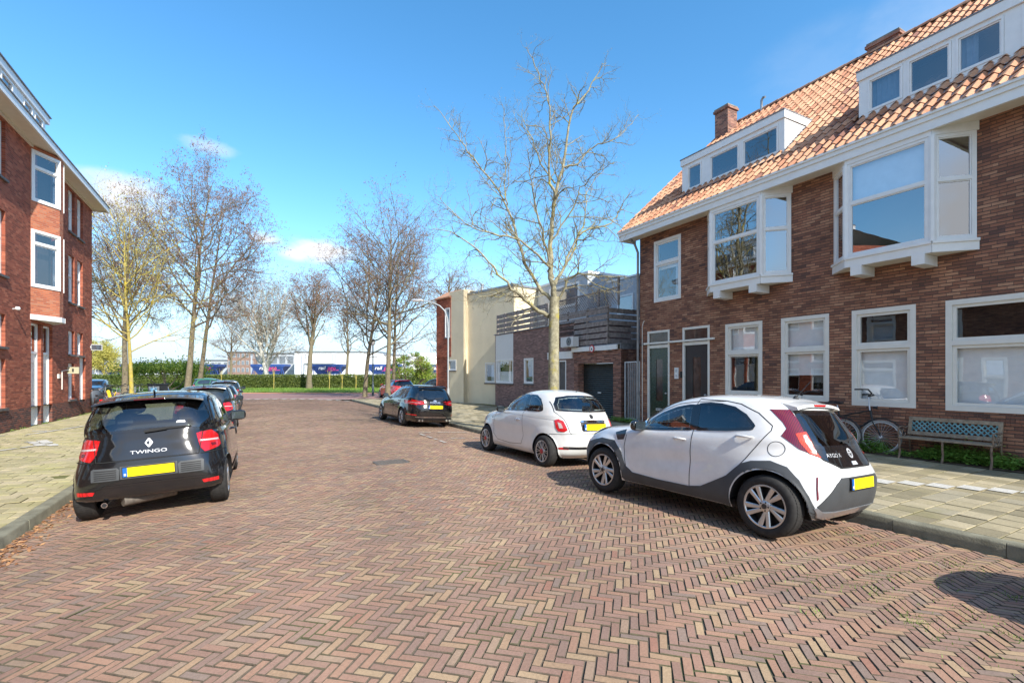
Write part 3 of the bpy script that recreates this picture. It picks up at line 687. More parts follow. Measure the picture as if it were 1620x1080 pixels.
def tile_roof(parent, org, s0, s1, p0, p1, tw=.222, tl=.36, name='roof'):
    """p0 eave (t, z), p1 ridge (t, z)"""
    p0 = np.array(p0); p1 = np.array(p1); Lr = np.linalg.norm(p1-p0); d = (p1-p0)/Lr; nrm = np.array([-d[1], d[0]]) if d[0] > 0 else np.array([d[1], -d[0]])
    nc = int(round((s1-s0)/tw)); nr = int(round(Lr/tl)); tw = (s1-s0)/nc; tl = Lr/nr; ks = 8
    V = []; UV = []; F = []; fuv = []
    us = [i/ks for i in range(nc*ks+1)]
    wave = lambda u: .030*math.sin(2*math.pi*(u+.1))+.012*math.cos(4*math.pi*u)
    rows = []
    for r in range(nr):
        rows += [(r+.0, .030), (r+.5, .019), (r+.999, .004)]
    jit = {}
    for (v, lift) in rows:
        for u in us:
            key = (int(u-1e-6), int(v)); j = jit.setdefault(key, random.uniform(-.004, .006))
            h = wave(u)+lift+j*(1-(v % 1)); off = d*(v*tl-(.03 if v % 1 < .01 else 0)-.012*(1+math.sin(2*math.pi*(u+.1)))*(v % 1 < .01))+nrm*h
            V.append((p0[0]+off[0]-org[0], s0+u*tw-org[1], p0[1]+off[1]-org[2]))
    n_ = len(us)
    for r in range(len(rows)-1):
        for i in range(n_-1):
            F.append((r*n_+i, r*n_+i+1, (r+1)*n_+i+1, (r+1)*n_+i))
            vv = min(rows[r][0], rows[r+1][0]) if int(rows[r][0]) == int(rows[r+1][0]) else int(rows[r+1][0])
            uc = int((i+.5)/ks); 
            fuv += [(uc+((i % ks)/ks)*.98+.01, int(vv)+.1), (uc+((i % ks)/ks)*.98+.01+.11, int(vv)+.1), (uc+((i % ks)/ks)*.98+.01+.11, int(vv)+.9), (uc+((i % ks)/ks)*.98+.01, int(vv)+.9)]
    o = numpy_mesh(name, np.array(V), np.array(F), ['pantile'], uv=fuv, smooth=True)
    o.data.set_sharp_from_angle(angle=math.radians(38)); o.parent = parent
    return o
roof = tile_roof(house, org, S0, 13.42, (11.60, 6.82), (17.3, 11.92))
mb = MB(['lead'], org)
mb.face([(11.60, S0, 6.80), (11.60, 13.40, 6.80), (17.3, 13.40, 11.88), (17.3, S0, 11.88)]); mb.face([(17.3, S0, 11.93), (17.3, 13.4, 11.93), (23, 13.4, 6.9), (23, S0, 6.9)])
mb.build('roof_lining', house)
mb = MB(['white'], org); f_, l_ = angled((11.6, 13.36), (17.3, 13.36), (0, 1))     # verge board
mb.face([(11.60, 13.43, 6.62), (11.60, 13.43, 6.80), (17.3, 13.43, 11.88), (17.3, 13.43, 11.68)]); mb.face([(11.60, 13.36, 6.62), (17.3, 13.36, 11.68), (17.3, 13.36, 11.88), (11.60, 13.36, 6.80)]); mb.face([(11.60, 13.36, 6.62), (11.60, 13.43, 6.62), (17.3, 13.43, 11.68), (17.3, 13.36, 11.68)])
mb.build('verge_board', house)
mb = MB(['pantile'], org)   # ridge caps
for i in range(44):
    s = S0+i*.385; h = lambda a, e: (17.3+math.cos(a)*(.13+e), 0, 11.88+math.sin(a)*(.12+e))
    for k in range(6):
        a0, a1 = math.pi*k/6, math.pi*(k+1)/6
        q = [h(a0, .012), h(a1, .012), h(a1, 0), h(a0, 0)]
        mb.face([(q[0][0], s, q[0][2]), (q[1][0], s, q[1][2]), (q[2][0], s+.39, q[2][2]), (q[3][0], s+.39, q[3][2])], uv=[(60.5+i, 3.5)]*4)
mb.build('ridge_tiles', house, weld=False)
# dormers
def dormer(s0, s1, wlist, z0=7.78, z1=8.82, td=12.66):
    mb = MB(['white', 'lead', 'panel_white'], org); f = frame_of(td, -1)
    tb = 11.6+(z1-6.82)/.895+.25
    hl = [(a, b, c, d) for a, b, c, d in wlist]
    mb.plate(f, (s0, s1, z0-.05, z1-.18), hl, -.12, 0)
    mb.plate(f, (s0-.03, s1+.03, z1-.18, z1+.02), [], -.15, .05)
    for s, o_ in ((s0, -1), (s1, 1)):
        s_ = s+.001*o_
        mb.face([(td+.0, s_, z0-.0), (td, s_, z1-.18), (tb-.2, s_, z1-.18)], 'panel_white')
        mb.box((td+.10, s_-.012*(o_ < 0), z1-.18), (tb, s_+.03*o_, z1+.02), 'white')
        # lead soakers down the cheek, stepped
        n_ = 8
        for k in range(n_):
            za = z0+(z1-z0-.25)*k/n_; ta = 11.6+(za-6.82)/.895
            mb.face([(ta-.02, s_+.012*o_, za+.05), (ta+.24, s_+.012*o_, za+.25), (ta+.30, s_+.16*o_, za+.20), (ta+.02, s_+.16*o_, za+.03)], 'lead')
    mb.box((td-.07, s0-.04, z1+.022), (tb, s1+.04, z1+.05), 'lead')
    mb.face([(td-.01, s0-.05, z0-.0), (td-.01, s1+.05, z0-.0), (td-.30, s1+.12, z0-.18), (td-.30, s0-.12, z0-.18)], 'lead')
    o = mb.build('dormer', house)
    for i, (a, b, c, d) in enumerate(wlist):
        mw = MB(['white', 'glass_dark', 'curtain', 'dark'], org)
        mw.plate(f, (a+.003, b-.003, c+.003, d-.003), [(a+.04, b-.04, c+.04, d-.04)], -.08, .015)
        mw.plate(f, (a+.042, b-.042, c+.042, d-.042), [(a+.07, b-.07, c+.07, d-.07)], -.08, -.01)
        mw.face([f(a+.065, c+.065, -.03), f(b-.065, c+.065, -.03), f(b-.065, d-.065, -.03), f(a+.065, d-.065, -.03)], 'glass_dark')
        mw.face([f(a, c, -.5), f(b, c, -.5), f(b, d, -.5), f(a, d, -.5)], 'dark')
        mw.face([f(a, c, -.5), f(b, c, -.5), f(b, c, -.1), f(a, c, -.1)], 'dark')
        if i in wlist_cur:
            lo, hi = wlist_cur[i]
            xa, xb = b+(a-b)*lo, b+(a-b)*hi; n_ = max(6, int(abs(xb-xa)/.02))
            for k in range(n_):
                g_ = lambda q: f(xa+(xb-xa)*q/n_, 0, -.13+.025*math.sin(q*1.1))
                p, q = g_(k), g_(k+1); mw.face([p+Vector((0, 0, c)), q+Vector((0, 0, c)), q+Vector((0, 0, d)), p+Vector((0, 0, d))], 'curtain')
        mw.build('window', o)
    return o
wlist_cur = {}
dormer(7.98, 11.5, [(10.71, 11.28, 7.80, 8.58), (9.36, 10.40, 7.80, 8.58), (8.15, 9.26, 7.80, 8.58)], 7.74, 8.85)
wlist_cur = {0: (0, 1), 2: (.0, .42), 3: (0, .5)}
dormer(-1.0, 6.17, [(5.29, 5.98, 7.84, 8.60), (4.45, 5.21, 7.82, 8.60), (3.66, 4.38, 7.84, 8.60), (2.55, 3.42, 7.84, 8.60), (1.2, 2.3, 7.84, 8.60)], 7.70, 8.84)
# roof window
mb = MB(['lead', 'white', 'glass_dark', 'dark'], org)
dd = Vector((1, 0, .895)).normalized(); nv = Vector((-.895, 0, 1)).normalized(); o_ = Vector((14.3, 3.95, zr(14.3)+.05))
rf = lambda u, v, w_: o_+Vector((0, u, 0))+dd*v+nv*w_
mb.plate(rf, (0, .95, 0, 1.2), [(.1, .85, .1, 1.1)], -.05, .12); mb.plate(rf, (.08, .87, .08, 1.12), [(.15, .8, .15, 1.05)], -.02, .16, 'white')
mb.face([rf(.1, .1, .02), rf(.85, .1, .02), rf(.85, 1.1, .02), rf(.1, 1.1, .02)], 'glass_dark'); mb.build('roof_window', house)
# chimneys
def chimney(s, t, ws, wt, z0, z1, mat='brick_garage'):
    mb = MB([mat, 'lead', 'concrete'], org)
    mb.box((t-wt/2, s-ws/2, z0), (t+wt/2, s+ws/2, z1)); mb.box((t-wt/2-.05, s-ws/2-.05, z1), (t+wt/2+.05, s+ws/2+.05, z1+.09)); mb.box((t-wt/2-.02, s-ws/2-.02, z1+.09), (t+wt/2+.02, s+ws/2+.02, z1+.16), 'concrete')
    mb.box((t-wt/2-.012, s-ws/2-.012, z0), (t+wt/2+.012, s+ws/2+.012, z0+.55), 'lead')
    return mb.build('chimney', house)
chimney(13.02, 16.8, .60, .55, 10.6, 12.28); chimney(7.72, 17.5, .85, .6, 11.3, 12.05)
mb = MB(['zinc'], org); mb.tube([(17.2, 11.75, 11.7), (17.2, 11.75, 12.25), (17.2, 11.68, 12.33), (17.2, 11.6, 12.3)], .045, 8); mb.build('flue', house, autos=40)
# bay windows of the first floor
def bay(sa, sb, seed=0):
    spl = .53; tf = 11.68; z0, z1 = 4.34, 6.50
    sides = [((TW, sb), (tf, sb-spl)), ((tf, sb-spl), (tf, sa+spl)), ((tf, sa+spl), (TW, sa))]
    mb = MB(['white', 'soffit'], org)
    # apron under the window, head above, underside
    for k, (a, b) in enumerate(sides):
        f, l = angled(a, b, (-1, 0) if k == 1 else (-1, 1 if k == 0 else -1)); mb.plate(f, (0, l, z0-.22, z0), [], -.06, .02); mb.plate(f, (0.0, l, z0-.05, z0), [], .02, .05)
        mb.plate(f, (0, l, z1-.1, z1+.08), [], -.06, .015)
    for zz in (z0-.215,): mb.face([(TW, sb, zz), (tf, sb-spl, zz), (tf, sa+spl, zz), (TW, sa, zz)], 'soffit')
    bo = mb.build('bay_window', house)
    for s in (sa+spl+.10, sb-spl-.34): mb = MB(['white'], org); mb.box((tf-.03, s, z0-.42), (TW, s+.22, z0-.222)); mb.build('bracket', bo)
    # posts at the corners
    for (t_, s_) in ((tf, sb-spl), (tf, sa+spl)): mb = MB(['white'], org); mb.lathe([(.0, z0), (.065, z0), (.065, z1-.1), (0, z1-.1)], 'z', 8, c=(t_+.035, s_, 0)); mb.build('corner_post', bo)
    for k, (a, b) in enumerate(sides):
        f, l = angled(a, b, (-1, 0) if k == 1 else (-1, 1 if k == 0 else -1)); mw = MB(['white', 'glass_bay', 'dark', 'blind'], org)
        fw = .075; zt = 5.52; e = .03
        lights = [(e+fw, l-e-fw, z0+.07, zt-.035), (e+fw, l-e-fw, zt+.035, z1-.16)]
        mw.plate(f, (e, l-e, z0+.002, z1-.102), lights, -.07, 0)
        for (p, q, r, v) in lights:
            mw.plate(f, (p+.001, q-.001, r+.001, v-.001), [(p+.022, q-.022, r+.022, v-.022)], -.06, -.02)
            mw.face([f(p, r, -.04), f(q, r, -.04), f(q, v, -.04), f(p, v, -.04)], 'glass_bay')
        if k == 1 and seed == 1: p, q, r, v = lights[1]; mw.face([f(p-.04, r, -.12), f(q+.04, r, -.12), f(q+.04, v, -.12), f(p-.04, v, -.12)], 'blind')
        if k == 0 and seed == 1:
            p, q, r, v = lights[1]
            for i in range(26): mw.face([f(p-.02, 4.9+i*.055, -.12), f(q+.02, 4.9+i*.055, -.12), f(q+.02, 4.92+i*.055, -.09), f(p-.02, 4.92+i*.055, -.09)], 'blind')
        mw.build('window', bo)
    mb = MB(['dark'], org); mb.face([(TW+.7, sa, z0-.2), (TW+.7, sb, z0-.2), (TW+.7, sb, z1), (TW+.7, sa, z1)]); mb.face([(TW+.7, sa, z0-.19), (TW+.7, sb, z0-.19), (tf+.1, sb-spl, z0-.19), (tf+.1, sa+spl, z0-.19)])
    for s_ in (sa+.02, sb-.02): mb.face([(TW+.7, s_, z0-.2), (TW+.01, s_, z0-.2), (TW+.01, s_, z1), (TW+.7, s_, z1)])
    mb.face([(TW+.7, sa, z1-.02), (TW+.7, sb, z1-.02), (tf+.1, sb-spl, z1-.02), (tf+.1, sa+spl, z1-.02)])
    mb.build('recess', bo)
bay(7.48, 10.1, 0); bay(3.88, 6.5, 1); bay(-1.0, 1.5, 1)

# ================================================================ gate, garage, annex, yellow house
g0 = (12.3, 13.9, 0.03); gate = street_root('metal_gate', 'tall galvanised bar gate between the brown house and the garage', 'gate', g0)
mb = MB(['steel'], g0)
for s in (13.10, 13.88): mb.box((12.28, s-.02, .08), (12.33, s+.02, 2.24))
for z in (.12, 2.2): mb.box((12.285, 13.12, z), (12.325, 13.86, z+.04))
mb.build('frame', gate)
mb = MB(['steel'], g0)
for i in range(6): s = 13.2+i*.105; mb.tube([(12.305, s, .16), (12.305, s, 2.2)], .016, 8)
mb.build('bars', gate, autos=40)
mb = MB(['black'], g0); mb.box((12.25, 13.12, 1.0), (12.28, 13.2, 1.16)); mb.build('lock', gate)
TG = 12.2
go = (TG, 14.0, 0.03); gar = street_root('garage', 'low dark brick garage with a black roller door and white fascia', 'garage', go)
fg = frame_of(TG, -1)
wallpart(gar, go, fg, (14.0, 17.0, -.3, 2.72), [(14.45, 16.70, -.31, 2.22)], 'brick_garage', depth=.35)
mb = MB(['brick_garage'], go); mb.face([(TG, 14.0, -.3), (18, 14.0, -.3), (18, 14.0, 2.72), (TG, 14.0, 2.72)]); mb.build('side_wall', gar)
mb = MB(['white', 'lead'], go); mb.box((TG-.10, 14.14, 2.72), (TG-.04, 17.06, 2.90)); mb.box((TG-.06, 13.95, 2.905), (18, 17.05, 2.94), 'lead'); mb.box((TG-.03, 13.98, 2.72), (18, 14.02, 2.90), 'lead'); mb.build('roof', gar)
mb = MB(['roller'], go)
for i in range(25):
    z = .06+i*.086
    n_ = 4
    for k in range(n_):
        a0, a1 = math.pi*k/n_, math.pi*(k+1)/n_
        mb.face([(TG+.30-.02*math.sin(a0), 14.45, z+.086*k/n_), (TG+.30-.02*math.sin(a0), 16.7, z+.086*k/n_), (TG+.30-.02*math.sin(a1), 16.7, z+.086*(k+1)/n_), (TG+.30-.02*math.sin(a1), 14.45, z+.086*(k+1)/n_)])
rd = mb.build('roller_door', gar); mb = MB(['steel'], go); mb.box((TG+.25, 15.5, 1.0), (TG+.28, 15.7, 1.06)); mb.build('handle', rd)
M['sign_red'] = plain('sign_red', (.55, .02, .02), .4)
mb = MB(['sign_red', 'white', 'black'], go)
cs = (TG-.125, 15.6, 2.80)
mb.lathe([(0, -.012), (.15, -.012), (.15, .010), (0, .010)], 'x', 28, 'sign_red', cs); mb.lathe([(0, -.016), (.112, -.016)], 'x', 28, 'white', cs)
mb.box((cs[0]-.018, cs[1]-.05, cs[2]-.045), (cs[0]-.0165, cs[1]+.05, cs[2]-.01), 'black'); mb.box((cs[0]-.018, cs[1]-.03, cs[2]-.01), (cs[0]-.0165, cs[1]+.035, cs[2]+.025), 'black')
mb.build('garage_sign', gar)
ao = (TW, 25.0, .03); ann = street_root('brick_annex', 'purple brick ground floor annex with terrace fence between garage and yellow house', 'house', ao)
fa = frame_of(TW, -1)
wallpart(ann, ao, fa, (17.0, 24.6, -.3, 4.0), [(17.58, 18.22, 0, 2.40), (20.38, 21.31, 1.32, 2.59), (22.46, 24.52, 1.30, 3.97)], 'brick_purple', depth=.12)
# the lower right stretch carries a white fascia; above it the terrace wall steps back
mb = MB(['brick_purple'], ao); mb.face([(TW+.0, 17.0, 4.0), (TW+5, 17.0, 4.0), (TW+5, 17.0, 2.9), (TW, 17.0, 2.9)]); mb.build('side_wall', ann)
mb = MB(['white', 'lead'], ao); mb.box((TW-.07, 17.07, 2.46), (TW-.003, 19.0, 2.78)); mb.build('fascia', ann)
mb = MB(['lead', 'zinc'], ao); mb.box((TW-.06, 16.95, 4.0), (TW+6, 24.66, 4.05)); mb.build('roof', ann)
window(ann, ao, fa, 20.38, 21.31, 1.32, 2.59, fw=.06, sash=.05, white='white', blind=[(0, .0)], sill='sill')
o = window(ann, ao, fa, 22.46, 24.52, 1.30, 2.62, fw=.07, sash=.05, white='white', vsplits=(24.2,), sill='sill')
mb = MB(['panel_white', 'blind'], ao); mb.plate(fa, (22.46, 24.52, 2.622, 3.97), [], -.05, .01); mb.face([fa(22.5, 1.4, -.09), fa(24.4, 1.4, -.09), fa(24.4, 1.95, -.09), fa(22.5, 1.95, -.09)], 'blind'); mb.build('panel', ann)
mb = MB(['white', 'sill'], ao); mb.plate(fa, (17.58, 18.22, .03, 2.40), [(17.64, 18.16, .02, 2.34)], -.12, .01); mb.plate(fa, (17.641, 18.159, .03, 2.339), [], -.12, -.05, 'sill'); mb.build('door', ann)
# slatted terrace fence
fo = (TW, 24.5, 4.05); fen = street_root('terrace_fence', 'weathered horizontal plank fence with trellis above the brick annex', 'fence', fo)
mb = MB(['wood'], fo)
for i, z in enumerate((4.10, 4.36, 4.62, 4.88)):
    z_ = z; mb.box((TW-.04, 19.0, z_), (TW-.015, 24.35, z_+.2))
mb.build('plank', fen)
mb = MB(['wood'], fo)
for s in (19.2, 20.6, 22.0, 23.4, 24.3): mb.box((TW-.012, s, 4.05), (TW+.08, s+.08, 5.12))
mb.build('post', fen)
mb = MB(['wood'], fo)     # lower right panel: planks over the garage roof
for i in range(6): mb.box((TW+.0, 14.75, 2.98+i*.24), (TW+.03, 18.95, 3.16+i*.24))
for s in (14.8, 16.1, 17.5, 18.8): mb.box((TW+.032, s, 2.95), (TW+.1, s+.08, 4.5))
mb.box((TW-.03, 14.6, 4.38), (TW+.03, 19.0, 4.44))
for i in range(6): mb.box((TW+.0+.0, 14.75, 2.98+i*.24), (TW+1.6, 14.78, 3.16+i*.24))
mb.build('lower_planks', fen)
mb = MB(['wood', 'black'], fo)
a, b, z0, z1 = 14.2, 18.95, 4.45, 5.05
for s in (14.2, 15.4, 16.9, 18.9): mb.box((TW+.05, s, 4.4), (TW+.12, s+.07, 5.15 if s > 15 else 5.5))
mb.box((TW+.04, a, z1), (TW+.10, b, z1+.05))
n_ = 34
for i in range(n_):
    s = a+(b-a)*i/n_; w2 = (z1-z0)
    for sg in (1, -1):
        x0, x1 = (s, s+w2) if sg > 0 else (s+w2, s)
        tt = TW+.07+.012*sg
        if max(x0, x1) > b: continue
        mb.face([(tt, x0, z0), (tt, x0+.035, z0), (tt, x1+.035, z1), (tt, x1, z1)], 'wood'); mb.face([(tt+.01, x0, z0), (tt+.01, x1, z1), (tt+.01, x1+.035, z1), (tt+.01, x0+.035, z0)], 'wood')
mb.build('trellis', fen)
aco = (TW-.1, 17.1, 2.94); ac = street_root('air_conditioner', 'white outdoor air conditioning unit standing on the garage roof edge', 'air conditioner', aco)
mb = MB(['panel_white'], aco); mb.box((TW-.38, 16.55, 2.945), (TW-.08, 17.45, 3.36)); mb.box((TW-.36, 16.7, 2.92), (TW-.1, 16.78, 2.96)); mb.box((TW-.36, 17.3, 2.92), (TW-.1, 17.38, 2.96)); mb.build('body', ac)
mb = MB(['black', 'steel'], aco); mb.lathe([(.0, -.008), (.17, -.008), (.18, 0)], 'x', 28, 'black', (TW-.382, 16.85, 3.155))
for r in (.05, .085, .12, .15, .175): mb.lathe([(r, -.014), (r+.008, -.014)], 'x', 28, 'steel', (TW-.382, 16.85, 3.155))
mb.build('fan_grille', ac)
# yellow plastered house, turned towards the bend in the street
YC = Vector((-.97, 28.0, 0)); yd = Vector((-.669, .743, 0)); yn = Vector((-.743, -.669, 0))
Ymat = Matrix(((yd.x, -yn.x, 0, YC.x), (yd.y, -yn.y, 0, YC.y), (0, 0, 1, 0), (0, 0, 0, 1)))   # local x along wall (away), y into the house
yel = empty('plastered_house', 'cream yellow plastered house with flat roof at the bend, left of the annex', 'house', Ymat.translation, Ymat.to_3x3().to_4x4())
yo = (0, 0, 0); fy = lambda u, v, w_: Vector((u, -w_, v))
mb = MB(['plaster'], yo)
mb.plate(fy, (-1.6, 2.62, -.3, 6.7), [(.03, .93, 1.30, 2.48)], -.15, 0)
mb.face([(-1.6, 0, -.3), (-1.6, 0, 6.7), (-1.6, 7, 6.7), (-1.6, 7, -.3)])
mb.build('wall', yel)
mb = MB(['zinc'], yo); mb.box((-1.66, -.06, 6.7), (2.68, 7, 6.82)); mb.build('roof', yel)
window(yel, yo, fy, .03, .93, 1.30, 2.48, white='cream', fw=.06, sash=.05, curtain=[(0, 0, .6)], sill='sill')
mb = MB(['plaster'], yo)     # projecting pier with sunlit return
mb.plate(fy, (2.62, 4.15, -.3, 7.0), [(3.4, 4.15, 2.05, 2.72)], -.15, .34); mb.face([(2.62, 0, -.3), (2.62, -.34, -.3), (2.62, -.34, 7.0), (2.62, 0, 7.0)])
mb.box((2.62, -.33, 7.0), (4.15, 5, 7.02)); mb.build('pier', yel)
M['plaster_plain'] = M['plaster']
window(yel, yo, lambda u, v, w_: fy(u, v, w_+.34), 3.4, 4.35, 2.05, 2.72, white='white', fw=.05, sash=.04, sill='sill')
mb = MB(['brick_red', 'pantile'], yo)
mb.plate(lambda u, v, w_: fy(u, v, w_+.36), (3.95, 5.6, 2.9, 6.75), [(4.05, 4.6, 4.15, 6.05)], -.3, .0)
mb.plate(lambda u, v, w_: fy(u, v, w_+.30), (4.15, 5.6, -.3, 2.9), [], -.3, .0)
mb.face([(5.6, -.36, -.3), (5.6, 6, -.3), (5.6, 6, 6.75), (5.6, -.36, 6.75)])
mb.build('brick_corner', yel)
mb = MB(['pantile'], yo); mb.face([(3.9, -.50, 6.72), (5.7, -.50, 6.72), (5.7, .5, 7.3), (3.9, .5, 7.3)], uv=[(3.5, 2.5)]*4); mb.face([(5.7, -.5, 6.72), (5.7, 5, 6.72), (5.7, 5, 7.3), (5.7, .5, 7.3)]); mb.box((3.9, -.48, 6.66), (5.7, -.40, 6.75)); mb.build('roof_tiles', yel)
window(yel, yo, lambda u, v, w_: fy(u, v, w_+.36), 4.05, 4.6, 4.15, 6.05, white='white', fw=.06, sash=.04, sill='sill')
mb = MB(['zinc'], yo); mb.tube([(2.72, 1.2, 6.8), (2.72, 1.2, 7.5)], .07, 8); mb.tube([(2.72, 1.2, 7.45), (2.72, 1.2, 7.55)], .12, 8); mb.build('flue', yel)
# grey upper storey and houses behind the terrace
bo_ = (TW+4, 20, 4); bh = street_root('upper_storey', 'grey clad roof storey with skylight and white trim behind the terrace', 'house', bo_)
mb = MB(['dormer_grey', 'white', 'glass_dark', 'plaster'], bo_)
mb.box((TW+2.4, 19.2, 4.05), (TW+9, 25.6, 6.75)); mb.box((TW+2.35, 19.1, 6.75), (TW+9, 25.7, 6.87), 'white'); mb.build('wall', bh)
mb = MB(['white', 'glass_dark'], bo_); f = frame_of(TW+2.4, -1)
mb.plate(f, (19.8, 22.6, 5.3, 6.5), [(19.95, 22.45, 5.42, 6.38)], -.05, .06); mb.face([f(19.95, 5.42, .01), f(22.45, 5.42, .01), f(22.45, 6.38, .01), f(19.95, 6.38, .01)], 'glass_dark'); mb.build('window', bh)
bo2 = (TW+3, 16, 3); b2 = street_root('rear_dormer_house', 'grey clad box dormer beside a beige rear wall with chimneys', 'house', bo2)
mb = MB(['dormer_grey', 'white'], bo2); mb.box((TW+3.2, 16.6, 3), (TW+7, 18.6, 6.25)); mb.box((TW+3.15, 16.5, 6.25), (TW+7, 18.7, 6.33), 'white'); mb.build('dormer', b2)
mb = MB(['white', 'glass_dark'], bo2); f = frame_of(TW+3.2, -1); mb.plate(f, (16.8, 17.9, 4.6, 5.5), [(16.88, 17.82, 4.68, 5.42)], -.05, .05); mb.face([f(16.88, 4.68, .01), f(17.82, 4.68, .01), f(17.82, 5.42, .01), f(16.88, 5.42, .01)], 'glass_dark'); mb.build('window', b2)
M['beige'] = plain('beige_wall', (.52, .42, .32), .9, var=.06)
mb = MB(['beige', 'white'], bo2); mb.box((TW+4.0, 12.8, 0), (TW+9, 16.4, 5.6)); mb.box((TW+3.9, 12.7, 5.6), (TW+9, 16.5, 5.75), 'white'); mb.build('wall', b2)
mb = MB(['beige', 'concrete', 'zinc'], bo2); mb.box((TW+5, 13.2, 5.75), (TW+6, 14.2, 6.4)); 
for i in range(4): mb.tube([(TW+5.2+i*.2, 13.7, 6.4), (TW+5.2+i*.2, 13.7, 6.75)], .07, 8, 'zinc')
mb.box((TW+5, 15.4, 5.75), (TW+5.5, 15.9, 6.3)); mb.tube([(TW+5.2, 15.6, 6.3), (TW+5.2, 15.6, 6.8)], .08, 8, 'zinc'); mb.build('chimney', b2)
mb = MB(['soffit'], bo2)
for i in range(12): mb.box((TW+1.5, 13.2+i*.12, 2.9), (TW+1.53, 13.28+i*.12, 4.0))
mb.box((TW+1.49, 13.1, 3.98), (TW+1.54, 14.7, 4.04)); mb.build('balustrade', b2)

# ================================================================ left red brick block
TL_ = -6.3; SL1 = 28.15; SL0 = 16.0
lo = (TL_, SL1, .04); left = street_root('brick_apartment_block', 'three storey red brick apartment block with white eaves at the left', 'apartment block', lo)
fl = frame_of(TL_, 1)
cols = []
rowsz = [(7.42, 9.10, 8.35), (4.62, 6.50, 5.7), (2.56, 3.50, None), (.78, 2.20, 1.75)]
pairs = [(24.95, 25.70), (26.05, 26.80), (18.45, 19.42), (16.9, 17.75)]
prows = [22.25]
holes = []; winl = []
for i, (a, b) in enumerate(pairs):
    for j, (c, d, sp_) in enumerate(rowsz):
        if i == 1 and j == 3: continue
        holes.append((a, b, c, d)); winl.append((a, b, c, d, sp_, i))
holes.append((26.37, 27.16, .62, 2.50))
for c in prows: holes += [(c-.96, c-.10, .05, 3.46), (c+.10, c+.96, .05, 3.46)]
wallpart(left, lo, fl, (SL0, SL1, .70, 9.3), holes, 'brick_red', depth=.16)
hp = [h for h in holes if h[2] < .7]
wallpart(left, lo, frame_of(TL_+.0, 1), (SL0, SL1, -.3, .70), hp, 'brick_dark', name='plinth', depth=.16)
mb = MB(['brick_red'], lo); mb.face([(TL_, SL1, -.3), (TL_-10, SL1, -.3), (TL_-10, SL1, 9.3), (TL_, SL1, 9.3)]); mb.face([(TL_, SL0, -.3), (TL_-10, SL0, -.3), (TL_-10, SL0, 10.6), (TL_, SL0, 9.3)]); mb.build('end_wall', left)
for a, b, c, d, sp_, i in winl:
    window(left, lo, lambda u, v, w_: fl(u, v, w_-.10), a, b, c, d, splits=(sp_,) if sp_ else (), fw=.07, sash=.045, white='white', glass='glass', blind=[(0, .5 if i % 2 else .0)], depth=.05, room=True, rd=.5)
for a, b, c, d, sp_, i in winl: mb = MB(['sill'], lo); mb.box((TL_-.1, a-.06, c-.07), (TL_+.07, b+.06, c-.004)); mb.build('sill', left)
def white_door(a, b, zb, zd, zt, tr):
    mb = MB(['white', 'cream'], lo); f = lambda u, v, w_: fl(u, v, w_-.10)
    mb.plate(f, (a, b, zb, zt), [(a+.06, b-.06, zb-.01, zd)] + ([(a+.07, b-.07, zd+.08, zt-.07)] if tr else []), -.06, .012)
    mb.plate(f, (a+.061, b-.061, zb, zd-.001), [(a+.2, b-.2, zb+.9, zd-.3)], -.06, -.03, 'cream'); mb.plate(f, (a+.201, b-.201, zb+.901, zd-.301), [], -.06, -.045, 'cream')
    o = mb.build('door', left)
    if tr: mg = MB(['glass_dark', 'dark'], lo); mg.face([f(a+.07, zd+.08, -.02), f(b-.07, zd+.08, -.02), f(b-.07, zt-.07, -.02), f(a+.07, zt-.07, -.02)]); mg.face([f(a, zd, -.2), f(b, zd, -.2), f(b, zt, -.2), f(a, zt, -.2)], 'dark'); mg.build('pane', o)
    mh = MB(['steel'], lo); mh.box((TL_-.13, a+.1, zb+1.0), (TL_-.08, a+.13, zb+1.12)); mh.build('handle', o)
for c in prows: white_door(c-.96, c-.10, .08, 2.45, 3.46, True); white_door(c+.10, c+.96, .08, 2.45, 3.46, True)
white_door(26.37, 27.16, .62, 2.50, 2.50, False)
def prow(c):
    tf = TL_+.5; pts = [(TL_, c-1.0), (tf, c-.18), (tf, c+.18), (TL_, c+1.0)]
    mb = MB(['brick_red_sunlit', 'white'], lo)
    for k in range(3):
        f, l = angled(pts[k], pts[k+1], (1, 0) if k == 1 else (1, -1 if k == 0 else 1))
        hl = [] if k == 1 else [(.06, l-.02, 4.62, 6.50), (.06, l-.02, 7.42, 9.10)]
        mb.plate(f, (0, l, 3.72, 9.22), hl, -.1, 0)
        mb.plate(f, (-.03, l+.03, 3.55, 3.72), [], -.1, .05, 'white')
    mb.face([(p[0], p[1], 3.56) for p in pts], 'white')
    o = mb.build('bay', left)
    for k in (0, 2):
        f, l = angled(pts[k], pts[k+1], (1, -1 if k == 0 else 1))
        for z0, z1, zs in ((4.62, 6.50, 6.05), (7.42, 9.10, 8.55)):
            mw = MB(['white', 'glass', 'dark', 'blind'], lo); li = [(.11, l-.09, z0+.09, zs-.035), (.11, l-.09, zs+.035, z1-.09)]
            mw.plate(f, (.01, l+.01, z0, z1), li, -.04, .03)
            for (p, q, r, v) in li:
                mw.plate(f, (p+.001, q-.001, r+.001, v-.001), [(p+.035, q-.035, r+.035, v-.035)], -.03, .0)
                mw.face([f(p, r, -.02), f(q, r, -.02), f(q, v, -.02), f(p, v, -.02)], 'glass')
            mw.face([f(.1, z0, -.3), f(l-.1, z0, -.3), f(l-.1, z1, -.3), f(.1, z1, -.3)], 'dark'); mw.build('window', o)
for c in prows: prow(c)
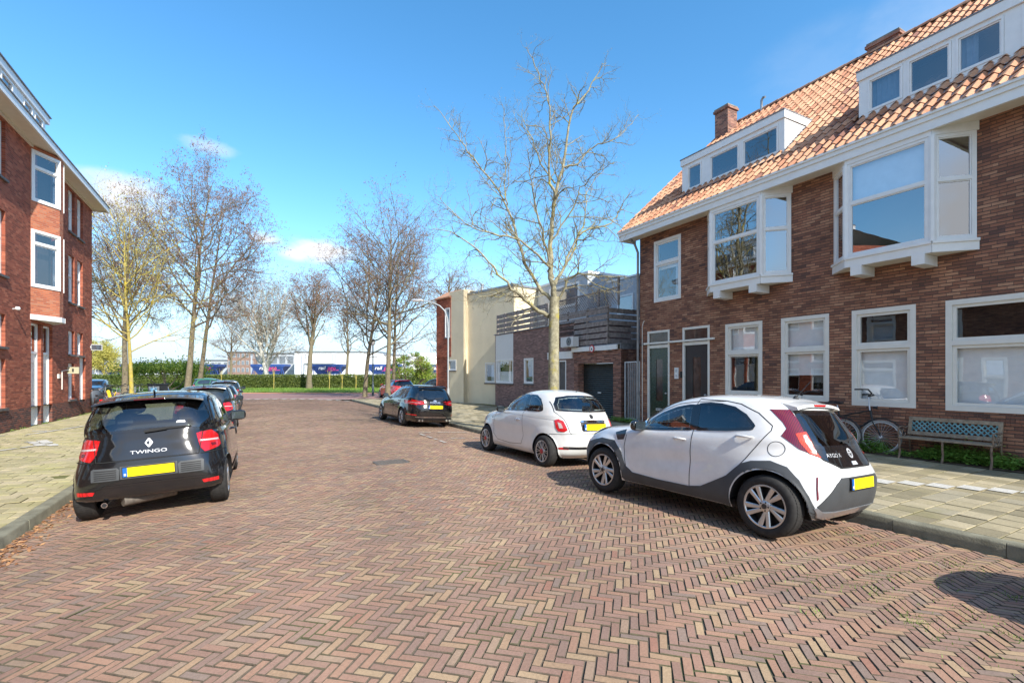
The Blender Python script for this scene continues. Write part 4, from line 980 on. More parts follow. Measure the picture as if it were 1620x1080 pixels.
# eave and roof storey
mb = MB(['white', 'soffit', 'lead'], lo); te = -5.75
mb.box((te-.06, SL0, 9.20), (te, SL1+.35, 9.42)); mb.box((te-.10, SL0, 9.425), (te+.03, SL1+.38, 9.46), 'lead'); mb.box((TL_-9, SL1+.29, 9.20), (te-.06, SL1+.35, 9.42))
mb.face([(te-.06, SL0, 9.25), (te-.06, SL1+.29, 9.25), (TL_-9, SL1+.29, 9.25), (TL_-9, SL0, 9.25)], 'soffit')
mb.box((TL_+.0, SL0, 9.16), (TL_+.05, SL1, 9.24), 'soffit'); mb.build('eaves', left)
mb = MB(['lead'], lo); mb.face([(te-.1, SL0, 9.455), (te-.1, SL1+.35, 9.455), (-6.5, SL1-.3, 9.56), (-6.5, SL0, 9.56)]); mb.face([(-6.5, SL0, 9.56), (-6.5, SL1-.3, 9.56), (-7.2, SL1-.4, 10.6), (-7.2, SL0, 10.6)]); mb.face([(-7.2, SL0, 10.6), (-7.2, SL1-.4, 10.6), (-15, SL1-.4, 10.6), (-15, SL0, 10.6)]); mb.face([(te-.1, SL1+.3, 9.44), (-15, SL1+.3, 9.44), (-15, SL1-.4, 10.6), (-7.2, SL1-.4, 10.6)]); mb.build('roof', left)
mb = MB(['white', 'lead', 'cream'], lo); dm = frame_of(-6.36, 1); wl = [(21.8, 22.5), (20.9, 21.6), (19.3, 20.1), (18.3, 19.1), (16.3, 17.2)]
mb.plate(dm, (16.0, 22.75, 9.5, 10.619), [(a, b, 9.72, 10.56) for a, b in wl], -.1, 0)
mb.face([(-6.36, 22.75, 9.5), (-9, 22.75, 9.5), (-9, 22.75, 10.619), (-6.36, 22.75, 10.619)]); mb.box((-9, 16.0, 10.62), (-6.30, 22.98, 10.86)); mb.box((-9, 15.97, 10.865), (-6.26, 23.02, 10.90), 'lead')
do = mb.build('dormer', left)
for a, b in wl:
    mw = MB(['white', 'glass_dark', 'dark'], lo); mw.plate(dm, (a+.002, b-.002, 9.722, 10.558), [(a+.06, b-.06, 9.79, 10.50)], -.08, .02); mw.face([dm(a+.06, 9.78, -.03), dm(b-.06, 9.78, -.03), dm(b-.06, 10.51, -.03), dm(a+.06, 10.51, -.03)], 'glass_dark'); mw.face([dm(a, 9.7, -.09), dm(b, 9.7, -.09), dm(b, 10.42, -.09), dm(a, 10.42, -.09)], 'dark'); mw.build('window', do)
# sign, lamp on the left facade, street name plate at the corner
so = (TL_, 24.2, 1.95); sg = street_root('wall_sign', 'small cream notice box on a bracket between the left block doors and windows', 'sign', so)
M['notice'] = plain('faded_notice', (.40, .37, .24), .6)
mb = MB(['notice', 'black'], so); mb.box((TL_+.12, 24.35, 1.80), (TL_+.46, 24.42, 2.05)); mb.box((TL_+.26, 24.346, 1.86), (TL_+.31, 24.35, 1.99), 'black'); mb.build('box', sg)
mb = MB(['cream'], so); mb.tube([(TL_+.02, 24.15, 1.2), (TL_+.02, 24.15, 1.9), (TL_+.2, 24.37, 1.95)], .018, 6); mb.box((TL_, 23.72, 1.62), (TL_+.04, 23.9, 1.78)); mb.build('bracket', sg)
so = (TL_, 19.9, 3.75); sg = street_root('wall_lamp', 'small round lamp on the red brick wall beside the left bay', 'lamp', so)
mb = MB(['steel', 'white'], so); mb.tube([(TL_, 19.9, 3.72), (TL_+.1, 19.9, 3.74)], .02, 6); mb.build('arm', sg); mb = MB(['white'], so); mb.lathe([(0, -.03), (.06, -.02), (.05, .06), (0, .08)], 'x', 12, c=(TL_+.1, 19.9, 3.74)); mb.build('shade', sg, smooth=True)
so = (TL_+.03, 27.9, 3.0); mb = MB(['steel', 'glass_dark'], so); mb.box((TL_+.03, 27.86, 2.85), (TL_+.42, 27.92, 3.12)); mb.box((TL_, 27.88, 2.95), (TL_+.03, 27.9, 3.05)); mb.box((TL_+.05, 27.852, 2.88), (TL_+.40, 27.86, 3.09), 'glass_dark')
street_obj('wall_sign', mb, 'small blue-grey sign projecting from the far corner of the left block', 'sign')

# low row houses opposite (outside the picture, seen mirrored in the panes)
ro = (TL_, 15.9, .04); row = street_root('row_house', 'low brick row house opposite the white bays, seen only mirrored in the panes', 'house', ro)
rh = [(13.2, 14.9, .9, 2.6), (10.4, 12.0, .9, 2.6), (8.8, 9.7, .1, 2.6), (5.9, 7.6, .9, 2.6), (3.0, 4.6, .9, 2.6), (13.2, 14.6, 3.6, 5.0), (10.4, 11.8, 3.6, 5.0), (6, 7.4, 3.6, 5.0), (3.0, 4.4, 3.6, 5.0)]
wallpart(row, ro, fl, (-6, 15.95, -.3, 5.5), rh, 'brick_brown', depth=.15)
for a, b, c, d in rh: window(row, ro, fl, a, b, c, d, splits=((c+d)/2+.3,), fw=.1, white='cream', room=False, blind=[(0, 1.0)])
mb = MB(['pantile', 'white'], ro); mb.face([(TL_+.4, -6, 5.45), (TL_+.4, 15.95, 5.45), (-10.5, 15.95, 8.6), (-10.5, -6, 8.6)], uv=[(0, 0), (99, 0), (99, 18), (0, 18)]); mb.face([(-10.5, -6, 8.6), (-10.5, 15.95, 8.6), (-15, 15.95, 5.4), (-15, -6, 5.4)], uv=[(0, 0), (99, 0), (99, 18), (0, 18)]); mb.box((TL_+.3, -6, 5.2), (TL_+.42, 15.95, 5.44), 'white'); mb.build('roof', row)
# ================================================================ cars
def paint(name, col, rough=.28, metal=0, coat=1.0, dirt=.25, dcol=(.25, .22, .19)):
    m, t, b = newmat(name); b.inputs['Roughness'].default_value = rough; b.inputs['Metallic'].default_value = metal; b.inputs['Coat Weight'].default_value = coat; b.inputs['Coat Roughness'].default_value = .04
    f = noisen(t, 3, 6, .7); c = nn(t, 'ShaderNodeTexCoord'); s = nn(t, 'ShaderNodeSeparateXYZ'); t.links.new(c.outputs['Object'], s.inputs[0])
    low = tmath(t, 'MULTIPLY', tmath(t, 'SUBTRACT', .75, s.outputs[2], clamp=True), 1.2)
    k = tmath(t, 'MULTIPLY', tmath(t, 'ADD', tmath(t, 'SUBTRACT', f, .42, clamp=True), tmath(t, 'MULTIPLY', low, .35)), dirt*2, clamp=True)
    gb = nn(t, 'ShaderNodeNewGeometry'); t.links.new(mixc(t, gb.outputs['Backfacing'], mixc(t, k, col, dcol), (.05, .05, .052)), b.inputs['Base Color']); t.links.new(tmath(t, 'ADD', rough, tmath(t, 'MULTIPLY', k, .4)), b.inputs['Roughness'])
    return m
M['p_black'] = paint('black_car_paint', (.006, .006, .007), .15, dirt=.02)
M['p_white'] = paint('white_car_paint', (.74, .74, .73), .3, dirt=.30)
M['p_pearl'] = paint('pearl_white_car_paint', (.70, .70, .67), .3, dirt=.16)
M['p_dark'] = paint('dark_blue_car_paint', (.010, .012, .018), .22, dirt=.08)
M['p_grey'] = paint('dark_grey_car_paint', (.05, .055, .06), .25, .5, dirt=.1)
M['p_red'] = paint('red_car_paint', (.68, .014, .014), .25, dirt=.08)
M['p_silver'] = paint('silver_car_paint', (.35, .37, .40), .3, .6, dirt=.1)
M['badge'] = plain('badge_metal', (.55, .56, .58), .35, .3, var=.02)
M['clad'] = plain('grey_cladding_plastic', (.050, .054, .058), .55, var=.12, bmp=.1, bscale=300)
M['carglass'] = plain('tinted_car_glass', (.006, .008, .010), .02, var=.2, coat=1.0, spec=.9)
M['carglass2'] = plain('clear_car_glass', (.022, .03, .034), .02, var=.6, scale=3, coat=1.0, spec=.9)
M['cg_clear'] = glassmat('car_window_glass', (.55, .60, .59), .05, gain=1.5); M['cg_dark'] = glassmat('privacy_window_glass', (.10, .11, .13), .05, gain=1.5)
M['cabin'] = plain('seat_fabric', (.06, .06, .065), .9, var=.2); M['cabin_dark'] = plain('cabin_plastic', (.022, .022, .024), .7)
M['gloss_black'] = plain('gloss_black', (.008, .008, .009), .08, var=.1, coat=1)
M['gap'] = plain('panel_gap', (.006, .006, .006), .8)
def lampmat(name, col):
    m, t, b = newmat(name); b.inputs['Roughness'].default_value = .12; b.inputs['Coat Weight'].default_value = 1; b.inputs['Coat Roughness'].default_value = .02
    wv = nn(t, 'ShaderNodeTexWave'); wv.inputs['Scale'].default_value = 18; wv.inputs['Distortion'].default_value = .6; c = nn(t, 'ShaderNodeTexCoord'); t.links.new(c.outputs['Object'], wv.inputs[0])
    t.links.new(ramp(t, wv.outputs['Fac'], [(.2, tuple(x*.55 for x in col)), (.8, col)]), b.inputs['Base Color']); return m
M['lamp_red'] = lampmat('red_lamp_glass', (.62, .012, .015)); M['lamp_dark'] = lampmat('dark_red_lamp_glass', (.16, .006, .02)); M['lamp_white'] = lampmat('white_lamp_glass', (.62, .50, .48)); M['lamp_orange'] = lampmat('bright_red_lamp_glass', (.85, .06, .02))
M['chrome'] = plain('chrome', (.75, .76, .78), .08, 1.0, var=.03); M['alloy'] = plain('alloy_wheel', (.58, .57, .55), .3, .75, var=.08); M['alloy_dark'] = plain('dark_alloy', (.06, .06, .065), .3, .6, var=.1)
M['plate_yellow'] = plain('number_plate_yellow', (.90, .68, .0), .45, var=.02); M['plate_blue'] = plain('number_plate_blue', (.01, .12, .45), .4)
M['hub_red'] = plain('red_wheel_cap', (.45, .02, .03), .35)

def catmull(P0, n):
    P0 = np.array(P0, float); out = []
    for i in range(len(P0)-1):
        p0 = P0[max(i-1, 0)]; p1 = P0[i]; p2 = P0[i+1]; p3 = P0[min(i+2, len(P0)-1)]
        for k in range(n):
            t = k/n; out.append(.5*((2*p1)+(-p0+p2)*t+(2*p0-5*p1+4*p2-p3)*t*t+(-p0+3*p1-3*p2+p3)*t**3))
    out.append(P0[-1]); return np.array(out)
def loft(mb, secs, m=None, n=16):
    R_ = []
    for (x, zc, w2, h2, e) in secs: R_.append([Vector((x, w2*math.copysign(abs(math.cos(a))**(2/e), math.cos(a)), zc+h2*math.copysign(abs(math.sin(a))**(2/e), math.sin(a)))) for a in [2*math.pi*k/n for k in range(n)]])
    for i in range(len(R_)-1):
        for k in range(n): mb.face([R_[i][k], R_[i][(k+1) % n], R_[i+1][(k+1) % n], R_[i+1][k]], m)
    mb.face(R_[0][::-1], m); mb.face(R_[-1], m)
class Car:
    def __init__(self, name, label, prof, wb, R, Ra, paintm, group=None, bulge=None, nsub=6, NT=220, ywheel=.0, zscale=1):
        self.root = empty(name, label, 'car', Vector((0, 0, 0)), None, group); self.wb = wb; self.R = R; self.Ra = Ra
        sl = catmull(prof, nsub); K = len(sl)
        # arc-length like sampling of the plan outline, denser along the sides
        th = np.linspace(0, math.pi, 4000); ref = prof[3]
        def plan(z, xr, xf, W, nr, nf, thv):
            xm = (xr+xf)/2; c, s = np.cos(thv), np.sin(thv)
            n_ = np.where(c > 0, nf, nr); half = np.where(c > 0, xf-xm, xm-xr)
            x = xm+half*np.sign(c)*np.abs(c)**(2/n_); y = W*np.abs(s)**(2/n_); return x, y
        def plan_uniform(row):
            x, y = plan(*row, th); seg = np.hypot(np.diff(x), np.diff(y)); L_ = np.concatenate([[0], np.cumsum(seg)]); L_ /= L_[-1]
            u = np.linspace(0, 1, NT+1); return np.interp(u, L_, x), np.interp(u, L_, y)
        V = []; ring = 2*NT
        for r in sl:
            x, y = plan_uniform(r)
            if bulge:
                dy = np.array([bulge(a, r[0]) for a in x]); y = y*(1+dy)
            pts = [(x[i], y[i], r[0]) for i in range(NT+1)]+[(x[i], -y[i], r[0]) for i in range(NT-1, 0, -1)]
            V += pts
        F = []
        for k in range(K-1):
            for i in range(ring):
                j = (i+1) % ring; F.append((k*ring+i, k*ring+j, (k+1)*ring+j, (k+1)*ring+i))
        me = bpy.data.meshes.new('body'); me.from_pydata(V, [], F)
        bm = bmesh.new(); bm.from_mesh(me); bm.verts.ensure_lookup_table()
        vl = bm.verts[:]; top = bm.verts.new((sl[-1][1]*.5+sl[-1][2]*.5, 0, sl[-1][0]+.006))
        for i in range(ring): bm.faces.new((vl[(K-1)*ring+i], vl[(K-1)*ring+(i+1) % ring], top))
        # wheel arches
        for xc in (0, wb):
            inside = lambda v: (v.co.x-xc)**2+(v.co.z-R)**2 < Ra*Ra and abs(v.co.y) > .35
            ins = {v for v in bm.verts if inside(v)}
            kill = [f for f in bm.faces if all(v in ins for v in f.verts)]
            bmesh.ops.delete(bm, geom=kill, context='FACES')
            for v in ins:
                if v.is_valid and v.link_faces:
                    d = Vector((v.co.x-xc, 0, v.co.z-R)); 
                    if d.length > 1e-6: d = d.normalized()*Ra; v.co.x = xc+d.x; v.co.z = R+d.z
        bmesh.ops.delete(bm, geom=[v for v in bm.verts if not v.link_faces], context='VERTS')
        bmesh.ops.remove_doubles(bm, verts=bm.verts, dist=1e-4)
        bmesh.ops.recalc_face_normals(bm, faces=bm.faces)
        self.bvh = BVHTree.FromBMesh(bm)
        bm.to_mesh(me); bm.free(); me.polygons.foreach_set('use_smooth', [True]*len(me.polygons)); me.materials.append(M[paintm])
        me.uv_layers.new(name='UVMap')
        self.body = bpy.data.objects.new('body', me); C.objects.link(self.body); self.body.parent = self.root
        zl = sl[0][0]
        mb = MB(['black'])   # floor pan and wheel liners
        xr, xf, W = sl[2][1], sl[2][2], sl[0][3]
        wi = W-.26
        mb.box((xr+.10, -wi, zl-.02), (xf-.12, wi, zl+.30))
        mb.box((Ra, -W+.03, zl-.01), (wb-Ra, W-.03, zl+.08))
        for xc in (0, wb):
            for sg in (1, -1):
                n_ = 24; r_ = Ra+.004
                for k in range(n_):
                    a0, a1 = math.radians(2+176*k/n_), math.radians(2+176*(k+1)/n_)
                    p = lambda a, y: (xc+r_*math.cos(a), sg*y, R+r_*math.sin(a))
                    yo_ = self.side_y(xc+r_*math.cos((a0+a1)/2), R+r_*math.sin((a0+a1)/2))-.006
                    mb.face([p(a0, .4), p(a1, .4), p(a1, yo_), p(a0, yo_)])
                    mb.face([p(a0, .42), p(a1, .42), (xc, sg*.42, R)])
        mb.build('underbody', self.root)
    def side_y(self, x, z):
        h = self.bvh.ray_cast(Vector((x, 3, z)), Vector((0, -1, 0)))
        return h[0].y if h[0] else .8
    def proj(self, p, view, off):
        a, b = p
        q2 = math.sqrt(.5)
        if view in ('LB', 'RB'):
            sg = 1 if view == 'LB' else -1
            o = Vector((a*q2, sg*a*q2, b))+Vector((-q2, sg*q2, 0))*4; d = Vector((q2, -sg*q2, 0))
            h = self.bvh.ray_cast(o, d)
            if h[0] is None: h = self.bvh.find_nearest(o+d*4)
            n = h[1]; n = -n if n.dot(d) > 0 else n
            return h[0]+n*off
        o, d = {'L': (Vector((a, 4, b)), Vector((0, -1, 0))), 'R': (Vector((a, -4, b)), Vector((0, 1, 0))), 'B': (Vector((-4, a, b)), Vector((1, 0, 0))), 'T': (Vector((a, b, 4)), Vector((0, 0, -1))), 'F': (Vector((8, a, b)), Vector((-1, 0, 0)))}[view]
        h = self.bvh.ray_cast(o, d)
        if h[0] is None:
            q = Vector((a, {'L': .8, 'R': -.8}.get(view, 0), b)) if view in 'LR' else (Vector((-.5, a, b)) if view == 'B' else Vector((3, a, b)) if view == 'F' else Vector((a, b, 1)))
            h = self.bvh.find_nearest(q)
        n = h[1]; n = -n if n.dot(d) > 0 else n
        return h[0]+n*off
    def cut(self, poly, view, shrink=.03):
        """opens the body behind a window"""
        n = len(poly); cx = sum(p[0] for p in poly)/n; cy = sum(p[1] for p in poly)/n
        def dist_in(x, y):
            ins = False; dm = 9
            for i in range(n):
                x0, y0 = poly[i]; x1, y1 = poly[(i+1) % n]
                if (y0 > y) != (y1 > y) and x < (x1-x0)*(y-y0)/(y1-y0)+x0: ins = not ins
                L2 = (x1-x0)**2+(y1-y0)**2; t = max(0, min(1, ((x-x0)*(x1-x0)+(y-y0)*(y1-y0))/L2)) if L2 else 0
                dm = min(dm, math.hypot(x-x0-t*(x1-x0), y-y0-t*(y1-y0)))
            return dm if ins else -dm
        bm = bmesh.new(); bm.from_mesh(self.body.data)
        kill = []
        for f in bm.faces:
            c = f.calc_center_median()
            if c.z < .9: continue
            if view == 'L' and c.y < .3 or view == 'R' and c.y > -.3 or view == 'B' and c.x > .6 or view == 'T' and (c.x < .9 or abs(c.y) > .8): continue
            nn_ = f.normal
            if view == 'B' and nn_.x > -.25: continue
            if view in 'LR' and abs(nn_.y) < .3: continue
            if view == 'T' and nn_.x < .15: continue
            p = (c.x, c.z) if view in 'LR' else (c.y, c.z) if view == 'B' else (c.x, c.y)
            if dist_in(*p) > shrink: kill.append(f)
        bmesh.ops.delete(bm, geom=kill, context='FACES'); bm.to_mesh(self.body.data); bm.free()
    def glass(self, name, poly, view, mat='cg_clear', **k):
        o = self.decal(name, poly, view, mat, **k); self.cut(poly, view)
        n = len(poly); cx = sum(p[0] for p in poly)/n; cy = sum(p[1] for p in poly)/n
        self.strip('window_seal', [[(cx+(p[0]-cx)*.985, cy+(p[1]-cy)*.985) for p in poly+[poly[0]]]], view, 'gloss_black', .034, k.get('off', .004)+.0015, parent=o)
        return o
    def interior(self, x0, x1, W, zb=.5, col='cabin'):
        mb = MB([col, 'cabin_dark'])
        mb.box((x0, -W+.05, zb), (x1, W-.05, zb+.12), 'cabin_dark')
        def seat(x, y, w_, h, hr=True):
            loft(mb, [(x-.22, zb+.30+h*.5, w_*.42, h*.5, 4), (x-.10, zb+.30+h*.5, w_*.5, h*.52, 4), (x, zb+.30+h*.45, w_*.46, h*.48, 4)], col)
            if hr:
                for yy in ([0] if w_ < .7 else [-w_*.32, w_*.32]): loft(mb, [(x-.20, zb+.36+h, .10, .085, 3), (x-.12, zb+.36+h, .125, .10, 3), (x-.08, zb+.36+h, .10, .08, 3)], col) if False else None
                for yy in ([y] if w_ < .7 else [y-w_*.32, y+w_*.32]):
                    R__ = [(x-.20, .09, .07), (x-.13, .125, .09), (x-.08, .10, .075)]
                    for i in range(2):
                        for k in range(12):
                            a0, a1 = 2*math.pi*k/12, 2*math.pi*(k+1)/12; q = lambda r, a: (r[0], yy+r[1]*math.cos(a), zb+.40+h+r[2]*math.sin(a))
                            mb.face([q(R__[i], a0), q(R__[i], a1), q(R__[i+1], a1), q(R__[i+1], a0)], col)
                    mb.box((x-.2, yy-.08, zb+.34+h), (x-.09, yy+.08, zb+.46+h), col)
        def seat_at(x, y, w_, h):
            o_ = len(mb.v); seat(x, 0 if w_ < .7 else y, w_, h)
            if w_ < .7:
                for v in mb.v[o_:]: v.y += y
        seat_at(x1-.95, .36, .48, .46); seat_at(x1-.95, -.36, .48, .46); seat_at(x0+.35, 0, 1.05, .36)
        loft2 = [(x1-.32, -W+.08), (x1, W-.08)]
        mb.box((x1-.25, -W+.08, zb+.2), (x1+.1, W-.08, zb+.42), 'cabin_dark')
        mb.tube([(x1-.35+.04*math.cos(a), .36+.18*math.cos(a), zb+.47+.17*math.sin(a)) for a in np.linspace(0, 6.283, 20)], .014, 6, 'cabin_dark')
        return mb.build('interior', self.root, autos=50)
    def decal(self, name, poly, view, mat, off=.004, step=.035, parent=None, smooth_poly=0, rim=0.0, label=None):
        poly = [Vector((p[0], p[1], 0)) for p in poly]
        if smooth_poly:
            q = []; n = len(poly)
            for i in range(n):
                p0, p1, p2, p3 = poly[i-1], poly[i], poly[(i+1) % n], poly[(i+2) % n]
                for k in range(smooth_poly):
                    t = k/smooth_poly; q.append(.5*((2*p1)+(-p0+p2)*t+(2*p0-5*p1+4*p2-p3)*t*t+(-p0+3*p1-3*p2+p3)*t**3))
            poly = q
        bm = bmesh.new(); vs = [bm.verts.new(p) for p in poly]; bm.faces.new(vs)
        xs = [p.x for p in poly]; ys = [p.y for p in poly]
        for lo_, hi_, ax in ((min(xs), max(xs), Vector((1, 0, 0))), (min(ys), max(ys), Vector((0, 1, 0)))):
            k = max(1, int((hi_-lo_)/step))
            for i in range(1, k):
                c = ax*(lo_+(hi_-lo_)*i/k); bmesh.ops.bisect_plane(bm, geom=bm.verts[:]+bm.edges[:]+bm.faces[:], plane_co=c, plane_no=ax, dist=1e-6)
        bmesh.ops.remove_doubles(bm, verts=bm.verts, dist=1e-5)
        for v in bm.verts: v.co = self.proj((v.co.x, v.co.y), view, off)
        if off > .006 or rim:
            be = [e for e in bm.edges if len(e.link_faces) == 1]; r = bmesh.ops.extrude_edge_only(bm, edges=be)
            d = {'L': Vector((0, -1, 0)), 'R': Vector((0, 1, 0)), 'B': Vector((1, 0, 0)), 'T': Vector((0, 0, -1)), 'F': Vector((-1, 0, 0)), 'LB': Vector((.7, -.7, 0)), 'RB': Vector((.7, .7, 0))}[view]
            for v in r['geom']:
                if isinstance(v, bmesh.types.BMVert): v.co += d*(off+.006)
        bmesh.ops.recalc_face_normals(bm, faces=bm.faces)
        me = bpy.data.meshes.new(name); bm.to_mesh(me); bm.free(); me.materials.append(M[mat]); me.polygons.foreach_set('use_smooth', [True]*len(me.polygons)); me.set_sharp_from_angle(angle=math.radians(40))
        o = bpy.data.objects.new(name, me); C.objects.link(o); o.parent = parent or self.root
        if label: o['label'] = label
        return o
    def strip(self, name, lines, view, mat, width=.006, off=.0025, parent=None, closed=False, step=.02):
        if mat == 'gap' and width < .0095: width *= 1.3
        V = []; F = []
        for line in lines:
            pts = [Vector((p[0], p[1], 0)) for p in line]
            q = [pts[0]]
            for a, b in zip(pts, pts[1:]):
                k = max(1, int((b-a).length/step))
                q += [a+(b-a)*(i/k) for i in range(1, k+1)]
            base = len(V)
            for i, p in enumerate(q):
                d = (q[min(i+1, len(q)-1)]-q[max(i-1, 0)]).normalized(); n = Vector((-d.y, d.x, 0))*width/2
                V += [self.proj((p.x+n.x, p.y+n.y), view, off), self.proj((p.x-n.x, p.y-n.y), view, off)]
                if i: F.append((base+2*i-2, base+2*i, base+2*i+1, base+2*i-1))
        me = bpy.data.meshes.new(name); me.from_pydata([tuple(v) for v in V], [], F); me.materials.append(M[mat]); me.polygons.foreach_set('use_smooth', [True]*len(F))
        o = bpy.data.objects.new(name, me); C.objects.link(o); o.parent = parent or self.root; return o
    def text(self, name, txt, size, c, view, mat, flip=1, off=.007, bold=.0, sx=1.0, italic=0):
        vs, fs = textmesh(txt, size, bold, italic=italic); V = []
        for v in vs:
            a = c[0]+flip*v.x*sx; b = c[1]+v.y; V.append(tuple(self.proj((a, b), view, off)))
        me = bpy.data.meshes.new(name); me.from_pydata(V, [], fs); me.materials.append(M[mat]); o = bpy.data.objects.new(name, me); C.objects.link(o); o.parent = self.root; return o
    def plate(self, x, z, y=0, tilt=0, w_=.52, h=.11, back=True):
        mb = MB(['plate_yellow', 'plate_blue', 'black', 'white']); f = lambda u, v, w2: Vector((x-w2+v*math.sin(tilt), y-u, z+v*math.cos(tilt)))
        mb.plate(f, (-w_/2-.008, w_/2+.008, -h/2-.008, h/2+.008), [], -.02, .001, 'black')
        mb.plate(f, (-w_/2+.045, w_/2, -h/2, h/2), [], 0.0, .006, 'plate_yellow'); mb.plate(f, (-w_/2, -w_/2+.0445, -h/2, h/2), [], 0, .006, 'plate_blue')
        mb.plate(f, (-w_/2+.012, -w_/2+.032, -h/2+.015, -h/2+.04), [], .006, .0068, 'white')
        return mb.build('number_plate', self.root)
    def wheel(self, xc, side, width, yo, style, steer=0):
        R = self.R; Rr = R-.115 if style != 'aygo' else R-.105
        if style == 'fiat': Rr = R-.10
        hub = MB(['black']); hub.lathe([(0, -.16), (R*.42, -.16), (R*.42, -.12), (0, -.12)], 'y', 24)
        h = hub.build('wheel', self.root)
        ty = MB(['rubber']); w2 = width
        ty.lathe([(Rr, -w2+.01), (Rr+.03, -w2), (R-.03, -w2-.002), (R-.008, -w2+.02), (R, -w2+.05), (R, -.05), (R-.008, -.018), (R-.03, -.001), (Rr+.045, .006), (Rr+.012, .002), (Rr, -.012)], 'y', 64)
        # tread blocks
        for k in range(64):
            a = 2*math.pi*k/64; 
            for (y0, y1) in ((-w2+.03, -w2+.09), (-.09, -.03)):
                c = lambda ang, y, r: (r*math.cos(ang), y, r*math.sin(ang))
                a1 = a+.06
                ty.face([c(a, y0, R+.003), c(a, y1, R+.003), c(a1, y1, R+.003), c(a1, y0, R+.003)])
        t_ = ty.build('tyre', h, autos=45)
        rm = MB(['alloy', 'alloy_dark', 'hub_red', 'black', 'chrome'])
        dark = 'alloy_dark'
        mr = 'alloy' if style in ('aygo', 'fiat') else ('alloy_dark' if style == 'dark' else 'alloy')
        rm.lathe([(Rr+.004, -.03), (Rr+.006, .002), (Rr-.006, .004), (Rr-.014, -.004)], 'y', 64, mr); rm.lathe([(Rr-.014, -.0045), (Rr-.02, -.02), (Rr-.022, -.14)], 'y', 48, 'alloy_dark')
        rm.lathe([(0, -.075), (Rr-.02, -.09)], 'y', 40, 'black')
        def bar(a0, r0, a1, r1, w0, w1, y0, y1, m=mr):
            p0 = Vector((r0*math.cos(a0), y0, r0*math.sin(a0))); p1 = Vector((r1*math.cos(a1), y1, r1*math.sin(a1))); d = (p1-p0).normalized(); n = Vector((-d.z, 0, d.x)).normalized()
            q = [p0+n*w0/2, p1+n*w1/2, p1-n*w1/2, p0-n*w0/2]; ch = Vector((0, .008, 0)); dn = Vector((0, -.03, 0))
            ins = [p0+n*w0*.3+ch, p1+n*w1*.3+ch, p1-n*w1*.3+ch, p0-n*w0*.3+ch]
            rm.face(ins, m)
            for i in range(4): j = (i+1) % 4; rm.face([q[i], q[j], ins[j], ins[i]], m); rm.face([q[i]+dn, q[j]+dn, q[j], q[i]], m if m != 'alloy' else 'alloy_dark')
        if style == 'aygo':
            for k in range(5):
                a = 2*math.pi*k/5
                bar(a, .045, a+.36, Rr-.008, .040, .052, -.018, -.004); bar(a+.50, .05, a+.80, Rr-.008, .034, .060, -.022, -.008)
            hc = 'alloy'
        elif style == 'fiat':
            for k in range(10):
                a = 2*math.pi*k/10
                bar(a-.05, .05, a-.12, Rr-.008, .011, .013, -.012, -.003); bar(a+.05, .05, a+.12, Rr-.008, .011, .013, -.012, -.003)
            hc = 'hub_red'
        else:
            for k in range(5):
                a = 2*math.pi*k/5+.3; bar(a-.08, .04, a-.13, Rr-.008, .028, .022, -.02, -.003); bar(a+.08, .04, a+.13, Rr-.008, .028, .022, -.02, -.003)
            hc = mr
        rm.lathe([(0, .006), (.036, .004), (.058 if style != 'fiat' else .05, -.006), (.075, -.035)], 'y', 28, 'alloy' if style == 'aygo' else mr); rm.lathe([(0, .010), (.028 if style != 'fiat' else .045, .008), (.03 if style != 'fiat' else .048, .0)], 'y', 20, hc if style == 'fiat' else 'alloy_dark')
        for k in range(5):
            a = 2*math.pi*k/5+.3; rm.lathe([(0, .003), (.009, .002)], 'y', 8, 'black', (.045*math.cos(a), 0.004, .045*math.sin(a)))
        r_ = rm.build('rim', h)
        h.location = (xc, side*yo, R); h.rotation_euler = (0, random.uniform(0, 6), (0 if side > 0 else math.pi)+steer)
        return h
    def wheels(self, yo, width, style, rear_dy=0):
        for xc in (0, self.wb):
            for sd in (1, -1): self.wheel(xc, sd, width, yo, style)
    def mirror(self, x, z, y, mat, sides=(1, -1), size=(.10, .12, .075)):
        for sd in sides:
            mb = MB([mat, 'black', 'chrome']); c = Vector((x, sd*(y+.09), z)); a, b, h = size; n = 12; m = 16
            P_ = []
            for i in range(n+1):
                ph = -math.pi/2+math.pi*i/n
                P_.append([c+Vector((a*(math.cos(ph)*math.cos(2*math.pi*k/m))*(1 if math.cos(2*math.pi*k/m) > 0 else .45), b*abs(math.cos(ph))**.6*math.sin(2*math.pi*k/m), h*math.copysign(abs(math.sin(ph))**.7, math.sin(ph)))) for k in range(m)])
            for i in range(n):
                for k in range(m): mb.face([P_[i][k], P_[i][(k+1) % m], P_[i+1][(k+1) % m], P_[i+1][k]], mat)
            mb.face([c+Vector((-a*.46, b*.8*u, h*.72*v)) for u, v in ((-1, -1), (1, -1), (1, 1), (-1, 1))], 'carglass2')
            mb.tube([(x+.02, sd*(y-.05), z-.05), (x+.01, sd*(y+.03), z-.03)], .025, 8, 'black')
            mb.build('mirror', self.root, autos=50)
    def handle(self, x, z, side, mat, w_=.17):
        v = 'L' if side > 0 else 'R'; y = self.proj((x, z), v, 0).y
        mb = MB([mat]); mb.tube([(x-w_/2, y, z), (x-w_/2+.02, y+side*.028, z+.002), (x, y+side*.036, z+.004), (x+w_/2-.02, y+side*.028, z+.002), (x+w_/2, y, z)], [.010, .013, .015, .013, .010], 8); return mb.build('handle', self.root, autos=60)
